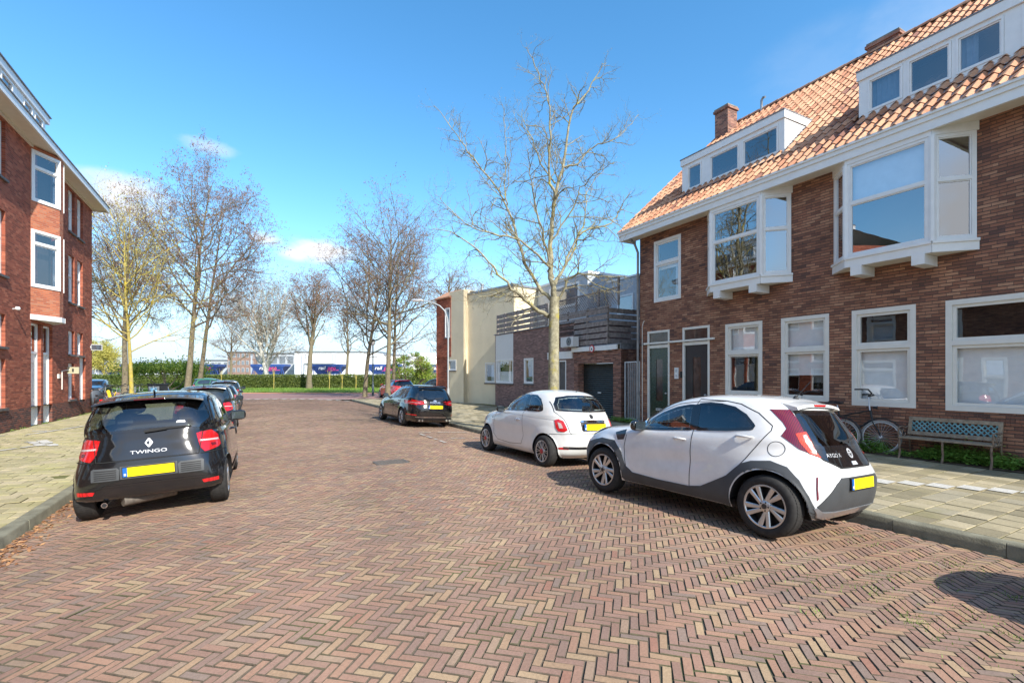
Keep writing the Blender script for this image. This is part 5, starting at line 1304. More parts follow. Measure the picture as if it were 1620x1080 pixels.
    def place(self, t, s, rot=0.0, roll=0.0, scale=1.0, dz=0.0):
        z = float(camber(t))+.004+dz
        self.root.matrix_world = Matrix.Translation(P(s, t, z)) @ Matrix.Rotation(math.atan2(D.y, D.x)+rot, 4, 'Z') @ Matrix.Rotation(roll, 4, 'X') @ Matrix.Scale(scale, 4)
def arcpts(xc, zc, r, a0, a1, n): return [(xc+r*math.cos(math.radians(a0+(a1-a0)*i/n)), zc+r*math.sin(math.radians(a0+(a1-a0)*i/n))) for i in range(n+1)]
def flare(wb, R, Ra, amt):
    def f(x, z):
        v = 0
        for xc in (0, wb):
            d = math.hypot(x-xc, z-R)-Ra
            if d < .14 and z < R+Ra+.2: v = max(v, amt*(1-max(d, 0)/.14)**1.0*(1 if d > -.2 else 1))
        return v
    return f

# ---- white crossover (right foreground)
R_, Ra_ = .328, .385
prof = [(.24, -.40, 2.98, .80, 6, 5), (.34, -.50, 3.06, .84, 5.5, 5), (.50, -.55, 3.10, .852, 5, 5), (.66, -.56, 3.11, .855, 4.6, 4.5), (.76, -.53, 3.08, .855, 4.2, 4), (.84, -.485, 3.0, .850, 3.9, 3.6), (.93, -.44, 2.80, .84, 3.6, 3.3), (1.0, -.40, 2.35, .82, 3.6, 3.2), (1.05, -.37, 2.05, .80, 3.6, 3.2), (1.12, -.32, 1.96, .78, 3.6, 3.6), (1.24, -.23, 1.78, .74, 3.6, 3.6), (1.34, -.15, 1.60, .70, 3.6, 3.5), (1.42, -.06, 1.38, .645, 3.6, 3.2), (1.47, .05, 1.15, .57, 3.4, 2.9), (1.50, .22, .95, .42, 3, 2.5), (1.514, .38, .75, .2, 2.4, 2.2)]
def bul(x, z):
    f = flare(2.43, R_, Ra_, .045)(x, z)
    # door scoop: shallow concave crease rising to the rear
    c = -.022*math.exp(-((z-(.60+.10*(1.6-x)/1.0))/.10)**2)*math.exp(-((x-1.15)/.55)**2)
    return f+c
a = Car('parked_car', 'white small crossover with grey wheel arch cladding, nearest car on the right', prof, 2.43, R_, Ra_, 'p_white', 'parked cars', bul)
A = a
for sd, v in ((1, 'L'), (-1, 'R')):
    a.glass('door_window', [(1.83, .992), (1.70, 1.10), (1.50, 1.215), (1.26, 1.305), (1.08, 1.345), (1.00, 1.35), (.965, 1.06), (1.4, 1.02)], v)
    a.glass('door_window', [(.895, 1.065), (.93, 1.37), (.80, 1.385), (.64, 1.38), (.46, 1.35), (.31, 1.275), (.195, 1.165), (.21, 1.13), (.5, 1.095)], v, 'cg_dark')
    a.decal('window_trim', [(.965, 1.055), (1.005, 1.36), (.925, 1.375), (.89, 1.06)], v, 'gloss_black', .0055)
    a.strip('door_gap', [[(.94, .36), (.935, .87), (.93, 1.06)], [(2.0, .89), (2.02, .72), (2.0, .57), (1.93, .29)], [(.93, 1.06), (.97, 1.38), (.97, 1.44)], [(.97, 1.435), (.6, 1.428), (.40, 1.40), (.18, 1.31), (.02, 1.18), (.02, 1.13), (.24, .795), (.38, .62), (.57, .41)]], v, 'gap', .007, .002)
    arch_r = arcpts(0, R_, Ra_-.003, 188, 0, 30)
    a.decal('wheel_arch_cladding', [(-.46, .27), (-.385, .25)]+arch_r[1:]+[(.39, .25), (.9, .25), (2.0, .25), (2.045, .30)]+arcpts(2.43, R_, Ra_-.003, 178, 0, 30)+[(2.83, .25), (2.98, .28), (3.02, .45), (2.93, .62), (2.86, .70), (2.50, .79), (2.22, .785), (2.06, .64), (1.98, .46), (1.86, .385), (1.4, .365), (.95, .37), (.78, .40), (.64, .475), (.44, .585), (.28, .74), (.17, .785), (-.02, .81), (-.18, .765), (-.30, .65), (-.38, .50), (-.42, .38)], v, 'clad', .010, .03)
    for xc in (0, 2.43): a.strip('arch_lip', [arcpts(xc, R_, Ra_+.008, 178, 2, 40)], v, 'clad', .020, .0125)
    if sd > 0: a.strip('fuel_cap', [arcpts(-.05, .94, .078, 0, 360, 30)], v, 'gap', .005, .002)
    vb = 'LB' if sd > 0 else 'RB'
    a.decal('tail_lamp', [(.50, 1.355), (.30, 1.36), (.235, 1.23), (.19, 1.13), (.12, .93), (.075, .875), (.28, .955), (.435, 1.08), (.375, 1.16), (.40, 1.22)], vb, 'lamp_dark', .007, .025)
    a.decal('tail_lamp', [(.30, 1.11), (.19, 1.135), (.12, .93), (.08, .878), (.19, .915), (.27, 1.02)], vb, 'lamp_orange', .010, .02)
    a.decal('tail_lamp', [(.235, 1.095), (.195, 1.105), (.135, .95), (.12, .905), (.18, .96), (.22, 1.03)], vb, 'lamp_white', .013, .02)
    a.decal('reflector', [(.150, .70), (.166, .69), (.172, .58), (.163, .46), (.150, .48), (.156, .58)], vb, 'lamp_dark', .006, .02)
    a.decal('headlamp', [(2.95, .78), (2.60, .90), (2.50, .945), (2.62, .95), (2.9, .86)], v, 'gloss_black', .006, .03)
    a.decal('side_panel', [(2.02, .90), (2.04, .96), (2.24, .90), (2.16, .80), (2.04, .82)], v, 'p_silver', .004)
    a.handle(1.10, .93, sd, 'p_white'); a.handle(.277, 1.04, sd, 'p_white', .2)
    a.strip('roof_gap', [[(1.95, 1.0), (1.72, 1.16), (1.5, 1.27), (1.26, 1.36), (1.0, 1.40), (.6, 1.425)]], v, 'gap', .006, .002)
a.glass('rear_window', [(-.46, 1.345), (.46, 1.345), (.50, 1.19), (.535, .99), (.40, .965), (-.40, .965), (-.535, .99), (-.50, 1.19)], 'B', 'cg_dark', off=.006)
a.decal('hatch_panel', [(-.40, .968), (.40, .968), (.535, .985), (.50, .86), (.335, .785), (-.335, .785), (-.50, .86), (-.535, .985)], 'B', 'gloss_black', .0055, .04)
a.strip('hatch_gap', [[(-.46, 1.35), (-.50, 1.19), (-.54, .97), (-.50, .86), (-.335, .78), (.335, .78), (.50, .86), (.54, .97), (.50, 1.19), (.46, 1.35)]], 'B', 'gap', .012, .007)
a.strip('wiper', [[(.05, 1.02), (-.30, 1.06)]], 'B', 'black', .022, .02)
a.decal('bumper_insert', [(-.40, .69), (.40, .69), (.48, .63), (.66, .40), (.62, .35), (-.62, .35), (-.66, .40), (-.48, .63)], 'B', 'clad', .008, .04)
a.decal('diffuser', [(-.60, .345), (.60, .345), (.66, .39), (.69, .385), (.62, .29), (.5, .26), (-.5, .26), (-.62, .29), (-.69, .385), (-.66, .39)], 'B', 'p_silver', .016, .04)
a.plate(-.585, .62, 0, .06)
a.text('badge_text', 'AYGO X', .054, (.33, .90), 'B', 'badge', -1, .009, .0, 1.1)
a.strip('emblem', [arcpts(0, .915, .045, 0, 360, 24), [(0+.022*math.cos(t), .915+.042*math.sin(t)) for t in np.linspace(0, 6.283, 20)], [(0+.04*math.cos(t), .935+.015*math.sin(t)) for t in np.linspace(0, 6.283, 20)]], 'B', 'badge', .010, .011, step=.006)
a.decal('hatch_handle', [(-.06, .80), (.06, .80), (.05, .835), (-.05, .835)], 'B', 'steel', .009, .03)
a.interior(.0, 1.95, .74, .42)
mb = MB(['p_white', 'lamp_red'])
n_ = 14
def sp_pt(i, k):     # roof spoiler slab
    y = -.49+.98*i/n_; c = 1-(abs(y)/.54)**3
    return [(.16, y*.98, 1.484-.03*(1-c)), (-.135, y, 1.430-.05*(1-c)), (-.15, y, 1.400-.05*(1-c)), (.02, y*.98, 1.37-.05*(1-c))][k]
for i in range(n_):
    for k in range(4): mb.face([sp_pt(i, k), sp_pt(i+1, k), sp_pt(i+1, (k+1) % 4), sp_pt(i, (k+1) % 4)])
mb.face([sp_pt(0, k) for k in range(4)]); mb.face([sp_pt(n_, k) for k in range(4)])
so_ = mb.build('spoiler', a.root, autos=35)
mb = MB(['lamp_red']); mb.box((-.153, -.13, 1.404), (-.132, .13, 1.427)); mb.build('brake_lamp', so_)
mb = MB(['black']); mb.tube([(.12, 0, 1.495), (-.05, 0, 1.70)], .005, 5); mb.lathe([(0, 1.525), (.02, 1.515), (.035, 1.48)], 'z', 10, c=(.12, 0, 0)); mb.build('antenna', a.root)
a.glass('windscreen', [(1.18, -.50), (1.18, .50), (1.55, .60), (1.93, .66), (2.05, .4), (2.10, 0), (2.05, -.4), (1.93, -.66), (1.55, -.60)], 'T', off=.005, step=.06)
a.mirror(1.74, 1.04, .80, 'gloss_black'); a.wheels(.852, .20, 'aygo')
a.place(5.76, 3.40, .09, .045, 1.02, .03)

# ---- white retro hatchback (middle right)
R_, Ra_ = .300, .345
prof = [(.20, -.40, 2.80, .72, 4.5, 4.5), (.28, -.52, 2.88, .765, 4.5, 4.5), (.42, -.585, 2.94, .785, 4, 4), (.58, -.60, 2.96, .795, 3.8, 3.8), (.72, -.585, 2.93, .798, 3.7, 3.5), (.84, -.55, 2.84, .79, 3.6, 3.2), (.92, -.51, 2.62, .775, 3.5, 3.0), (.98, -.475, 2.25, .755, 3.5, 3.0), (1.03, -.44, 1.95, .735, 3.4, 3.0), (1.12, -.38, 1.82, .705, 3.4, 3.3), (1.22, -.30, 1.66, .665, 3.3, 3.3), (1.31, -.20, 1.47, .615, 3.2, 3.2), (1.39, -.07, 1.24, .55, 3.1, 3), (1.44, .08, 1.02, .45, 2.9, 2.7), (1.47, .26, .80, .30, 2.6, 2.4), (1.48, .38, .56, .14, 2.2, 2.2)]
f = Car('parked_car', 'white rounded two door retro hatchback parked in front of the brick annex', prof, 2.30, R_, Ra_, 'p_pearl', 'parked cars', lambda x, z: flare(2.3, .30, .345, .03)(x, z)-.012*math.exp(-((z-.56)/.12)**2))
for sd, v in ((1, 'L'), (-1, 'R')):
    f.glass('door_window', [(1.80, .995), (1.66, 1.11), (1.46, 1.22), (1.22, 1.30), (.98, 1.34), (.80, 1.35), (.735, 1.045)], v)
    f.glass('side_window', [(.66, 1.045), (.72, 1.352), (.52, 1.345), (.33, 1.275), (.21, 1.17), (.15, 1.075), (.25, 1.055)], v)
    f.decal('window_trim', [(.735, 1.04), (.80, 1.355), (.72, 1.358), (.66, 1.04)], v, 'gloss_black', .005)
    f.strip('door_gap', [[(.70, 1.04), (.78, .99), (.70, .52), (.78, .35), (1.23, .318), (1.78, .34), (1.93, .46), (1.96, .67), (1.90, .97)], [(1.90, .97), (1.72, 1.13), (1.5, 1.25), (1.22, 1.335), (.98, 1.372), (.76, 1.385), (.69, 1.04)]], v, 'gap', .006, .002)
    f.strip('sill_trim', [[(.40, .265), (1.90, .265)]], v, 'p_pearl', .03, .012)
    f.strip('shoulder_crease', [[(-.35, .90), (.4, .955), (1.2, .965), (2.0, .93)]], v, 'p_pearl', .012, .006)
    f.handle(.92, .84, sd, 'chrome', .15)
    f.decal('headlamp', arcpts(2.72, .70, .10, 0, 345, 20), v, 'lamp_white', .008)
    f.decal('side_repeater', [(2.02, .80), (2.08, .80), (2.08, .815), (2.02, .815)], v, 'black', .006)
for sd in (1, -1):
    vb = 'LB' if sd > 0 else 'RB'
    f.decal('tail_lamp', [(.33, .905), (.25, .93), (.15, .895), (.09, .80), (.06, .735), (.12, .70), (.24, .705), (.29, .77)], vb, 'lamp_red', .012, .03)
    f.decal('tail_lamp', [(.26, .87), (.19, .85), (.145, .765), (.215, .76)], vb, 'lamp_white', .017, .03)
    f.decal('reflector', [(sd*.52, .38), (sd*.69, .37), (sd*.69, .40), (sd*.56, .427)], 'B', 'lamp_red', .006, .03)
f.glass('rear_window', [(-.50, 1.32), (-.3, 1.355), (0, 1.365), (.3, 1.355), (.50, 1.32), (.58, 1.2), (.60, 1.095), (.4, 1.085), (0, 1.08), (-.4, 1.085), (-.60, 1.095), (-.58, 1.2)], 'B', off=.006)
f.strip('hatch_gap', [[(-.60, 1.25), (-.63, 1.06), (-.55, .92), (-.51, .69), (-.48, .67), (.48, .67), (.51, .69), (.55, .92), (.63, 1.06), (.60, 1.25)], [(-.75, .64), (-.48, .67)], [(.48, .67), (.75, .64)]], 'B', 'gap', .006, .003)
f.interior(.0, 1.85, .70, .42)
f.strip('bumper_trim', [[(-.60, .425), (.60, .425)]], 'B', 'chrome', .018, .012); f.strip('bumper_trim', [[(-.60, .402), (.60, .402)]], 'B', 'black', .025, .009)
f.strip('wiper', [[(.0, 1.07), (-.38, 1.10)]], 'B', 'black', .018, .018)
f.plate(-.605, .80, 0, .10); f.decal('plate_handle', [(-.28, .875), (.28, .875), (.30, .895), (.26, .92), (-.26, .92), (-.30, .895)], 'B', 'chrome', .022, .04)
f.decal('plate_surround', [(-.29, .735), (.29, .735), (.30, .875), (-.30, .875)], 'B', 'black', .006, .04)
f.decal('emblem', arcpts(0, .985, .04, 0, 345, 20), 'B', 'alloy_dark', .014); 
f.glass('windscreen', [(1.08, -.44), (1.08, .44), (1.45, .55), (1.82, .60), (1.92, .35), (1.95, 0), (1.92, -.35), (1.82, -.60), (1.45, -.55)], 'T', off=.005, step=.06)
mb = MB(['black']); mb.tube([(.02, 0, 1.44), (-.08, 0, 1.52)], .006, 6); mb.build('antenna', f.root)
mb = MB(['chrome']); mb.tube([(-.50, -.35, .24), (-.58, -.35, .235)], .025, 10); mb.build('exhaust', f.root)
f.mirror(1.60, 1.02, .74, 'black', size=(.08, .09, .07)); f.wheels(.80, .19, 'fiat')
f.place(5.86, 8.16, .045, .04, 1.03)

# ---- black estate (far right)
R_, Ra_ = .325, .36
profE = [(.20, -.88, 3.42, .80, 5, 5), (.30, -1.0, 3.52, .86, 5, 5), (.48, -1.05, 3.58, .88, 4.6, 4.6), (.64, -1.055, 3.58, .885, 4.4, 4.2), (.76, -1.02, 3.52, .885, 4.3, 3.8), (.86, -.98, 3.3, .875, 4.2, 3.4), (.94, -.95, 2.85, .86, 4.2, 3.2), (1.0, -.92, 2.45, .84, 4.2, 3.1), (1.08, -.86, 2.18, .80, 4.2, 3.1), (1.20, -.76, 1.86, .74, 4.2, 3.1), (1.31, -.65, 1.58, .68, 4, 3), (1.39, -.55, 1.3, .61, 3.8, 2.8), (1.44, -.42, 1.02, .52, 3.5, 2.6), (1.465, -.2, .8, .38, 3, 2.4), (1.475, 0.05, .6, .2, 2.4, 2.2)]
def estate(name, label, paintm, glass='carglass', badge=None, style='std'):
    e = Car(name, label, profE, 2.70, R_, Ra_, paintm, 'parked cars', flare(2.7, R_, Ra_, .03), NT=180)
    for sd, v in ((1, 'L'), (-1, 'R')):
        e.decal('door_window', [(2.02, 1.01), (1.72, 1.20), (1.45, 1.32), (1.15, 1.375), (1.02, 1.0)], v, 'carglass2' if badge else glass, .004)
        e.decal('door_window', [(.97, 1.0), (1.09, 1.38), (.75, 1.40), (.30, 1.395), (.20, 1.01)], v, glass, .004)
        e.decal('side_window', [(.15, 1.01), (.25, 1.392), (-.25, 1.36), (-.52, 1.24), (-.62, 1.12), (-.60, 1.06)], v, glass, .004)
        e.strip('chrome_trim', [[(2.02, 1.0), (.2, .992), (-.63, 1.05)]], v, 'chrome' if badge else 'gloss_black', .012, .006)
        e.strip('door_gap', [[(1.0, .99), (1.0, .60), (1.08, .30)], [(.17, .99), (.20, .85), (.42, .62), (.5, .3)], [(2.12, .96), (2.2, .7), (2.12, .35)]], v, 'gap', .007, .002)
        e.handle(1.22, .86, sd, paintm); e.handle(.34, .88, sd, paintm); e.strip('sill_trim', [[(.42, .26), (2.28, .26)]], v, 'black', .05, .008)
        e.decal('headlamp', [(3.35, .66), (2.95, .76), (2.85, .82), (3.2, .80), (3.42, .72)], v, 'lamp_white', .006)
        e.decal('tail_lamp', [(-.62, .93), (-.66, .96), (-.86, .93), (-1.0, .90), (-1.0, .80), (-.86, .80)], v, 'lamp_red', .010, .02)
        e.decal('tail_lamp', [(sd*.84, .80), (sd*.84, .925), (sd*.60, .90), (sd*.42, .86), (sd*.42, .80), (sd*.60, .785)], 'B', 'lamp_red', .012, .03)
        e.strip('tail_lamp', [[(sd*.80, .815), (sd*.74, .86), (sd*.50, .845)]], 'B', 'lamp_white', .016, .016)
        e.decal('reflector', [(sd*.62, .42), (sd*.84, .43), (sd*.84, .465), (sd*.64, .45)], 'B', 'lamp_red', .006)
    e.decal('rear_window', [(-.58, 1.33), (.58, 1.33), (.70, 1.10), (.73, 1.0), (.5, .965), (-.5, .965), (-.73, 1.0), (-.70, 1.10)], 'B', glass, .006, .04)
    e.strip('hatch_gap', [[(-.60, 1.36), (-.76, 1.0), (-.70, .88), (-.60, .60), (.60, .60), (.70, .88), (.76, 1.0), (.60, 1.36)], [(-.85, .57), (.85, .57)]], 'B', 'gap', .007, .003)
    e.strip('bumper_trim', [[(-.66, .37), (.66, .37)]], 'B', 'chrome' if badge else 'black', .02, .01); e.decal('diffuser', [(-.6, .25), (.6, .25), (.68, .34), (-.68, .34)], 'B', 'black', .008)
    e.strip('wiper', [[(0, 1.0), (-.35, 1.03)]], 'B', 'black', .018, .018)
    mb = MB([paintm]); mb.tube([(-.62, -.5, 1.395), (-.66, 0, 1.415), (-.62, .5, 1.395)], .035, 8); mb.build('spoiler', e.root, autos=40)
    mb = MB(['chrome', 'black']); 
    for y in (-.55, -.44, .55, .44): mb.tube([(-.9, y, .26), (-1.01, y, .26)], .035, 10)
    mb.build('exhaust', e.root, autos=40)
    mb = MB(['black'])
    for y in (-.58, .58): mb.tube([(-.35, y*1.0, 1.40), (-.2, y, 1.455), (1.0, y, 1.45), (1.2, y, 1.41)], .014, 6)
    mb.build('roof_rail', e.root, autos=40)
    e.plate(-1.062, .72, 0, .05)
    if badge: e.text('badge_text', badge, .075, (0, .865), 'B', 'chrome', -1, .010, .002, 1.6)
    e.decal('emblem', [(.06*math.cos(t), .93+.025*math.sin(t)) for t in np.linspace(0, 6, 20)], 'B', 'chrome', .012)
    e.decal('windscreen', [(1.15, -.50), (1.15, .50), (1.7, .64), (2.25, .70), (2.4, .4), (2.44, 0), (2.4, -.4), (2.25, -.70), (1.7, -.64)], 'T', glass, .005, .08)
    e.mirror(1.93, 1.02, .83, paintm, size=(.1, .11, .075)); e.wheels(.885, .21, style); return e
e1 = estate('parked_car', 'black estate car with yellow plate, parked at the kerb near the lamp post', 'p_black', badge='FOCUS')
e1.place(5.55, 17.0, .03, .05)

# ---- black small hatchback (left foreground)
R_, Ra_ = .302, .335
profT = [(.28, -.43, 2.88, .80, 8, 4.5), (.32, -.46, 2.98, .828, 8, 4.5), (.42, -.475, 3.04, .835, 7.5, 4.2), (.56, -.475, 3.05, .838, 6.5, 4), (.68, -.46, 3.03, .835, 5.5, 3.7), (.80, -.43, 2.95, .828, 4.8, 3.4), (.89, -.40, 2.78, .815, 4.4, 3.2), (.96, -.38, 2.45, .80, 4.2, 3.1), (1.02, -.355, 2.20, .775, 4.2, 3.0), (1.12, -.31, 2.0, .76, 4.8, 3.3), (1.24, -.25, 1.82, .72, 4.8, 3.3), (1.35, -.18, 1.62, .675, 4.6, 3.2), (1.44, -.10, 1.40, .62, 4.4, 3.0), (1.50, .0, 1.12, .54, 3.8, 2.8), (1.53, .14, .92, .37, 3, 2.4), (1.543, .3, .70, .2, 2.4, 2.2)]
def hatch(name, label, paintm, detail=True, glass='carglass2'):
    h = Car(name, label, profT, 2.49, R_, Ra_, paintm, 'parked cars', flare(2.49, R_, Ra_, .008), NT=200 if detail else 140)
    for sd, v in ((1, 'L'), (-1, 'R')):
        gl = h.glass if detail else (lambda nm, p, vv, m_='x', **k: h.decal(nm, p, vv, 'carglass2', **k))
        gl('door_window', [(1.88, 1.03), (1.68, 1.19), (1.42, 1.33), (1.14, 1.41), (1.08, 1.41), (1.02, 1.04)], v)
        gl('door_window', [(.97, 1.04), (1.04, 1.41), (.70, 1.425), (.30, 1.40), (.13, 1.31), (.06, 1.17), (.12, 1.08), (.25, 1.045)], v)
        h.strip('door_gap', [[(.99, 1.01), (1.0, .6), (1.04, .3)], [(2.0, .96), (2.05, .7), (1.98, .36)], [(.36, .95), (.42, .7), (.48, .4)]], v, 'gap', .006, .002)
        h.handle(1.2, .88, sd, paintm, .16); h.strip('side_moulding', [[(.40, .36), (1.2, .34), (2.08, .36)]], v, 'black', .06, .010)
        h.strip('window_trim', [[(1.97, 1.01), (.9, .995), (.1, 1.03)]], v, 'gloss_black', .016, .005)
    hp_ = [(-.58, 1.415), (0, 1.43), (.58, 1.415), (.65, 1.24), (.69, 1.05), (.50, 1.045), (.40, 1.075), (0, 1.085), (-.40, 1.075), (-.50, 1.045), (-.69, 1.05), (-.65, 1.24)]
    if detail: h.glass('rear_window', hp_, 'B', 'cg_clear', off=.006, step=.04)
    else: h.decal('rear_window', hp_, 'B', 'carglass2', .006, .04)
    h.decal('hatch_panel', [(-.665, 1.048), (-.50, 1.043), (-.40, 1.073), (0, 1.083), (.40, 1.073), (.50, 1.043), (.665, 1.048), (.66, 1.0), (.54, 1.0), (.50, .745), (-.50, .745), (-.54, 1.0), (-.66, 1.0)], 'B', 'gloss_black', .0055, .04)
    h.strip('hatch_gap', [[(-.60, 1.45), (-.69, 1.03), (-.56, 1.0), (-.52, .735), (.52, .735), (.56, 1.0), (.69, 1.03), (.60, 1.45)], [(-.79, .73), (-.54, .735)], [(.54, .735), (.79, .73)]], 'B', 'gap', .008, .009)
    for sd in (1, -1):
        vb = 'LB' if sd > 0 else 'RB'
        h.decal('tail_lamp', [(.12, .985), (.19, 1.0), (.33, 1.005), (.43, .93), (.43, .80), (.36, .775), (.14, .745), (.11, .80)], vb, 'lamp_red', .007, .03)
        h.decal('tail_lamp', [(.41, .885), (.41, .862), (.13, .879), (.13, .90)], vb, 'lamp_white', .010, .03)
        h.decal('tail_lamp', [(.25, .80), (.33, .805), (.33, .835), (.25, .84)], vb, 'lamp_dark', .010, .03)
        h.decal('reflector', [(sd*.54, .40), (sd*.72, .405), (sd*.72, .36), (sd*.56, .36)], 'B', 'lamp_red', .006)
        h.decal('bumper_vent', [(sd*.30, .515), (sd*.57, .515), (sd*.57, .65), (sd*.55, .665), (sd*.32, .66), (sd*.295, .635)], 'B', 'clad', .007)
        h.strip('vent_slats', [[(sd*.325, .538+.024*i), (sd*.54, .538+.024*i)] for i in range(5)], 'B', 'gap', .008, .0095)
    h.decal('plate_recess', [(-.29, .52), (.29, .52), (.29, .67), (-.29, .67)], 'B', 'clad', .006)
    h.strip('bumper_crease', [[(-.64, .43), (-.45, .445), (.45, .445), (.64, .43)]], 'B', paintm, .02, .012)
    h.strip('wiper', [[(.0, 1.075), (-.44, 1.085)]], 'B', 'gap', .020, .022)
    h.strip('wiper_arm', [[(.05, 1.055), (-.18, 1.075)]], 'B', 'gap', .028, .032)
    mb = MB([paintm]); n_ = 14
    def sp(i, k):
        y = -.585+1.17*i/n_; c = 1-(abs(y)/.62)**3; d = .06*(1-c)
        return [(.08, y*.96, 1.512-d), (-.215, y, 1.478-d), (-.222, y, 1.458-d), (-.06, y*.97, 1.435-d)][k]
    for i in range(n_):
        for k in range(4): mb.face([sp(i, k), sp(i+1, k), sp(i+1, (k+1) % 4), sp(i, (k+1) % 4)])
    mb.face([sp(0, k) for k in range(4)]); mb.face([sp(n_, k) for k in range(4)])
    so_ = mb.build('spoiler', h.root, autos=30)
    mb = MB(['lamp_dark']); mb.box((-.226, -.16, 1.458), (-.210, .16, 1.472)); mb.build('brake_lamp', so_)
    mb = MB(['black']); mb.tube([(.16, 0, 1.53), (.10, 0, 1.565)], .012, 6); mb.build('antenna', h.root)
    mb = MB(['chrome', 'black']); mb.tube([(-.30, .46, .235), (-.46, .46, .228)], .032, 14); mb.tube([(-.455, .46, .228), (-.462, .46, .228)], .024, 12, 'black'); mb.tube([(-.1, -.2, .24), (-.38, .3, .24)], .07, 10, 'rustplate'); mb.build('exhaust', h.root, autos=40)
    h.plate(-.490, .60, 0, -.02)
    if detail: h.interior(.0, 2.0, .74, .45)
    wp_ = [(1.30, -.50), (1.30, .50), (1.7, .60), (2.05, .66), (2.20, .4), (2.24, 0), (2.20, -.4), (2.05, -.66), (1.7, -.60)]
    (h.glass if detail else h.decal)('windscreen', wp_, 'T', 'cg_clear' if detail else glass, off=.005, step=.08)
    h.mirror(1.80, 1.04, .80, paintm, size=(.10, .12, .085)); h.wheels(.80, .20, 'std')
    return h
tw = hatch('parked_car', 'black small hatchback with red lamps and yellow plate, nearest car on the left', 'p_black')
tw.text('badge_text', 'TWINGO', .056, (.0, .82), 'B', 'badge', -1, .010, .0, 1.6)
tw.strip('emblem', [[(0, .975), (.036, .925), (0, .875), (-.036, .925), (0, .975)], [(.0, .957), (-.017, .925), (0, .893)]], 'B', 'badge', .015, .014, step=.01)
tw.decal('sticker', [(-.38, 1.14), (-.28, 1.14), (-.29, 1.165), (-.37, 1.165)], 'B', 'white', .009)
tw.place(-1.09, 8.04, -.02, -.05, 1.02)
mb = MB(['p_red']); 
c2 = hatch('parked_car', 'dark blue hatchback directly ahead of the black hatchback on the left', 'p_dark', False); c2.place(-1.16, 16.9, 0, -.05, .98)
c3 = estate('parked_car', 'dark grey estate car, third in the left row', 'p_grey'); c3.place(-1.28, 26.1, 0, -.045, .95)
c4 = hatch('parked_car', 'black car farthest along the left row, before the junction', 'p_black', False); c4.place(-1.25, 31.4, 0, -.04, 1.0)
c5 = estate('parked_car', 'bright red estate car parked behind the tree trunks at the right corner', 'p_red')
c5.root.matrix_world = Matrix.Translation((-8.5, 37.2, -.04)) @ Matrix.Rotation(math.radians(62+90-30), 4, 'Z')
c6 = hatch('parked_car', 'dark car half hidden behind the lamp post and the brick corner', 'p_grey', False)
c6.root.matrix_world = Matrix.Translation((-5.8, 42.5, -.04)) @ Matrix.Rotation(math.radians(150), 4, 'Z')
c7 = estate('parked_car', 'dark car parked behind the scooter beyond the left block', 'p_dark')
c7.root.matrix_world = Matrix.Translation((-33.0, 38.5, -.04)) @ Matrix.Rotation(math.radians(-60), 4, 'Z')
c8 = hatch('parked_car', 'small green car seen between the far left tree trunks', 'p_dark', False)
M['p_green'] = paint('green_car_paint', (.03, .16, .08), .25); c8.body.data.materials[0] = M['p_green']; c8.root.matrix_world = Matrix.Translation((-26.5, 41.0, -.04)) @ Matrix.Rotation(math.radians(15), 4, 'Z')
# the next car behind the crossover: its bonnet shadow falls into the picture
def copy_car(src, label, t, s):
    r = copy_tree(src.root); r['label'] = label
    r.matrix_world = Matrix.Translation(P(s, t, float(camber(t)))) @ Matrix.Rotation(math.atan2(D.y, D.x), 4, 'Z') @ Matrix.Rotation(.05, 4, 'X'); return r
copy_car(f, 'white rounded hatchback behind the white crossover, outside the right picture edge', 5.75, -1.95)
# ================================================================ trees
def barkmat(name, c1, c2, c3, lich, th):
    m, t, b = newmat(name); b.inputs['Roughness'].default_value = .95; b.inputs['Specular IOR Level'].default_value = .15
    f = noisen(t, 7, 6, .75); col = ramp(t, f, [(.3, c1), (.5, c2), (.7, c3)]); l = noisen(t, 2.5, 4, .7)
    col = mixc(t, tmath(t, 'MULTIPLY', tmath(t, 'SUBTRACT', l, th, clamp=True), 6, clamp=True), col, lich); t.links.new(col, b.inputs['Base Color']); bump(t, b, f, .8, .02); return m
M['bark_main'] = barkmat('plane_bark', (.13, .115, .08), (.27, .245, .165), (.44, .41, .29), (.40, .34, .06), .54)
M['twig'] = barkmat('twig_bark', (.15, .125, .07), (.22, .185, .105), (.30, .255, .145), (.38, .34, .10), .55)
M['bark_grey'] = barkmat('alder_bark', (.10, .085, .06), (.18, .15, .10), (.26, .22, .145), (.18, .18, .07), .55)
M['bark_yellow'] = barkmat('lichen_bark', (.24, .19, .07), (.38, .31, .10), (.5, .42, .15), (.55, .42, .03), .5)
M['bark_white'] = barkmat('birch_bark', (.42, .39, .33), (.58, .55, .48), (.68, .66, .58), (.3, .28, .2), .62)
M['twig_dark'] = barkmat('dark_twigs', (.11, .08, .06), (.18, .135, .10), (.26, .20, .15), (.2, .17, .10), .6)
M['cone'] = leafmat('alder_cone', (.11, .055, .035), (.27, .145, .09), .1); M['bud'] = leafmat('yellow_bud', (.42, .40, .06), (.60, .52, .14), .3)
M['leaf_green'] = leafmat('spring_leaf', (.09, .19, .015), (.32, .38, .05), .35); M['hedge_leaf'] = leafmat('hedge_leaf', (.035, .075, .012), (.20, .24, .05), .2)
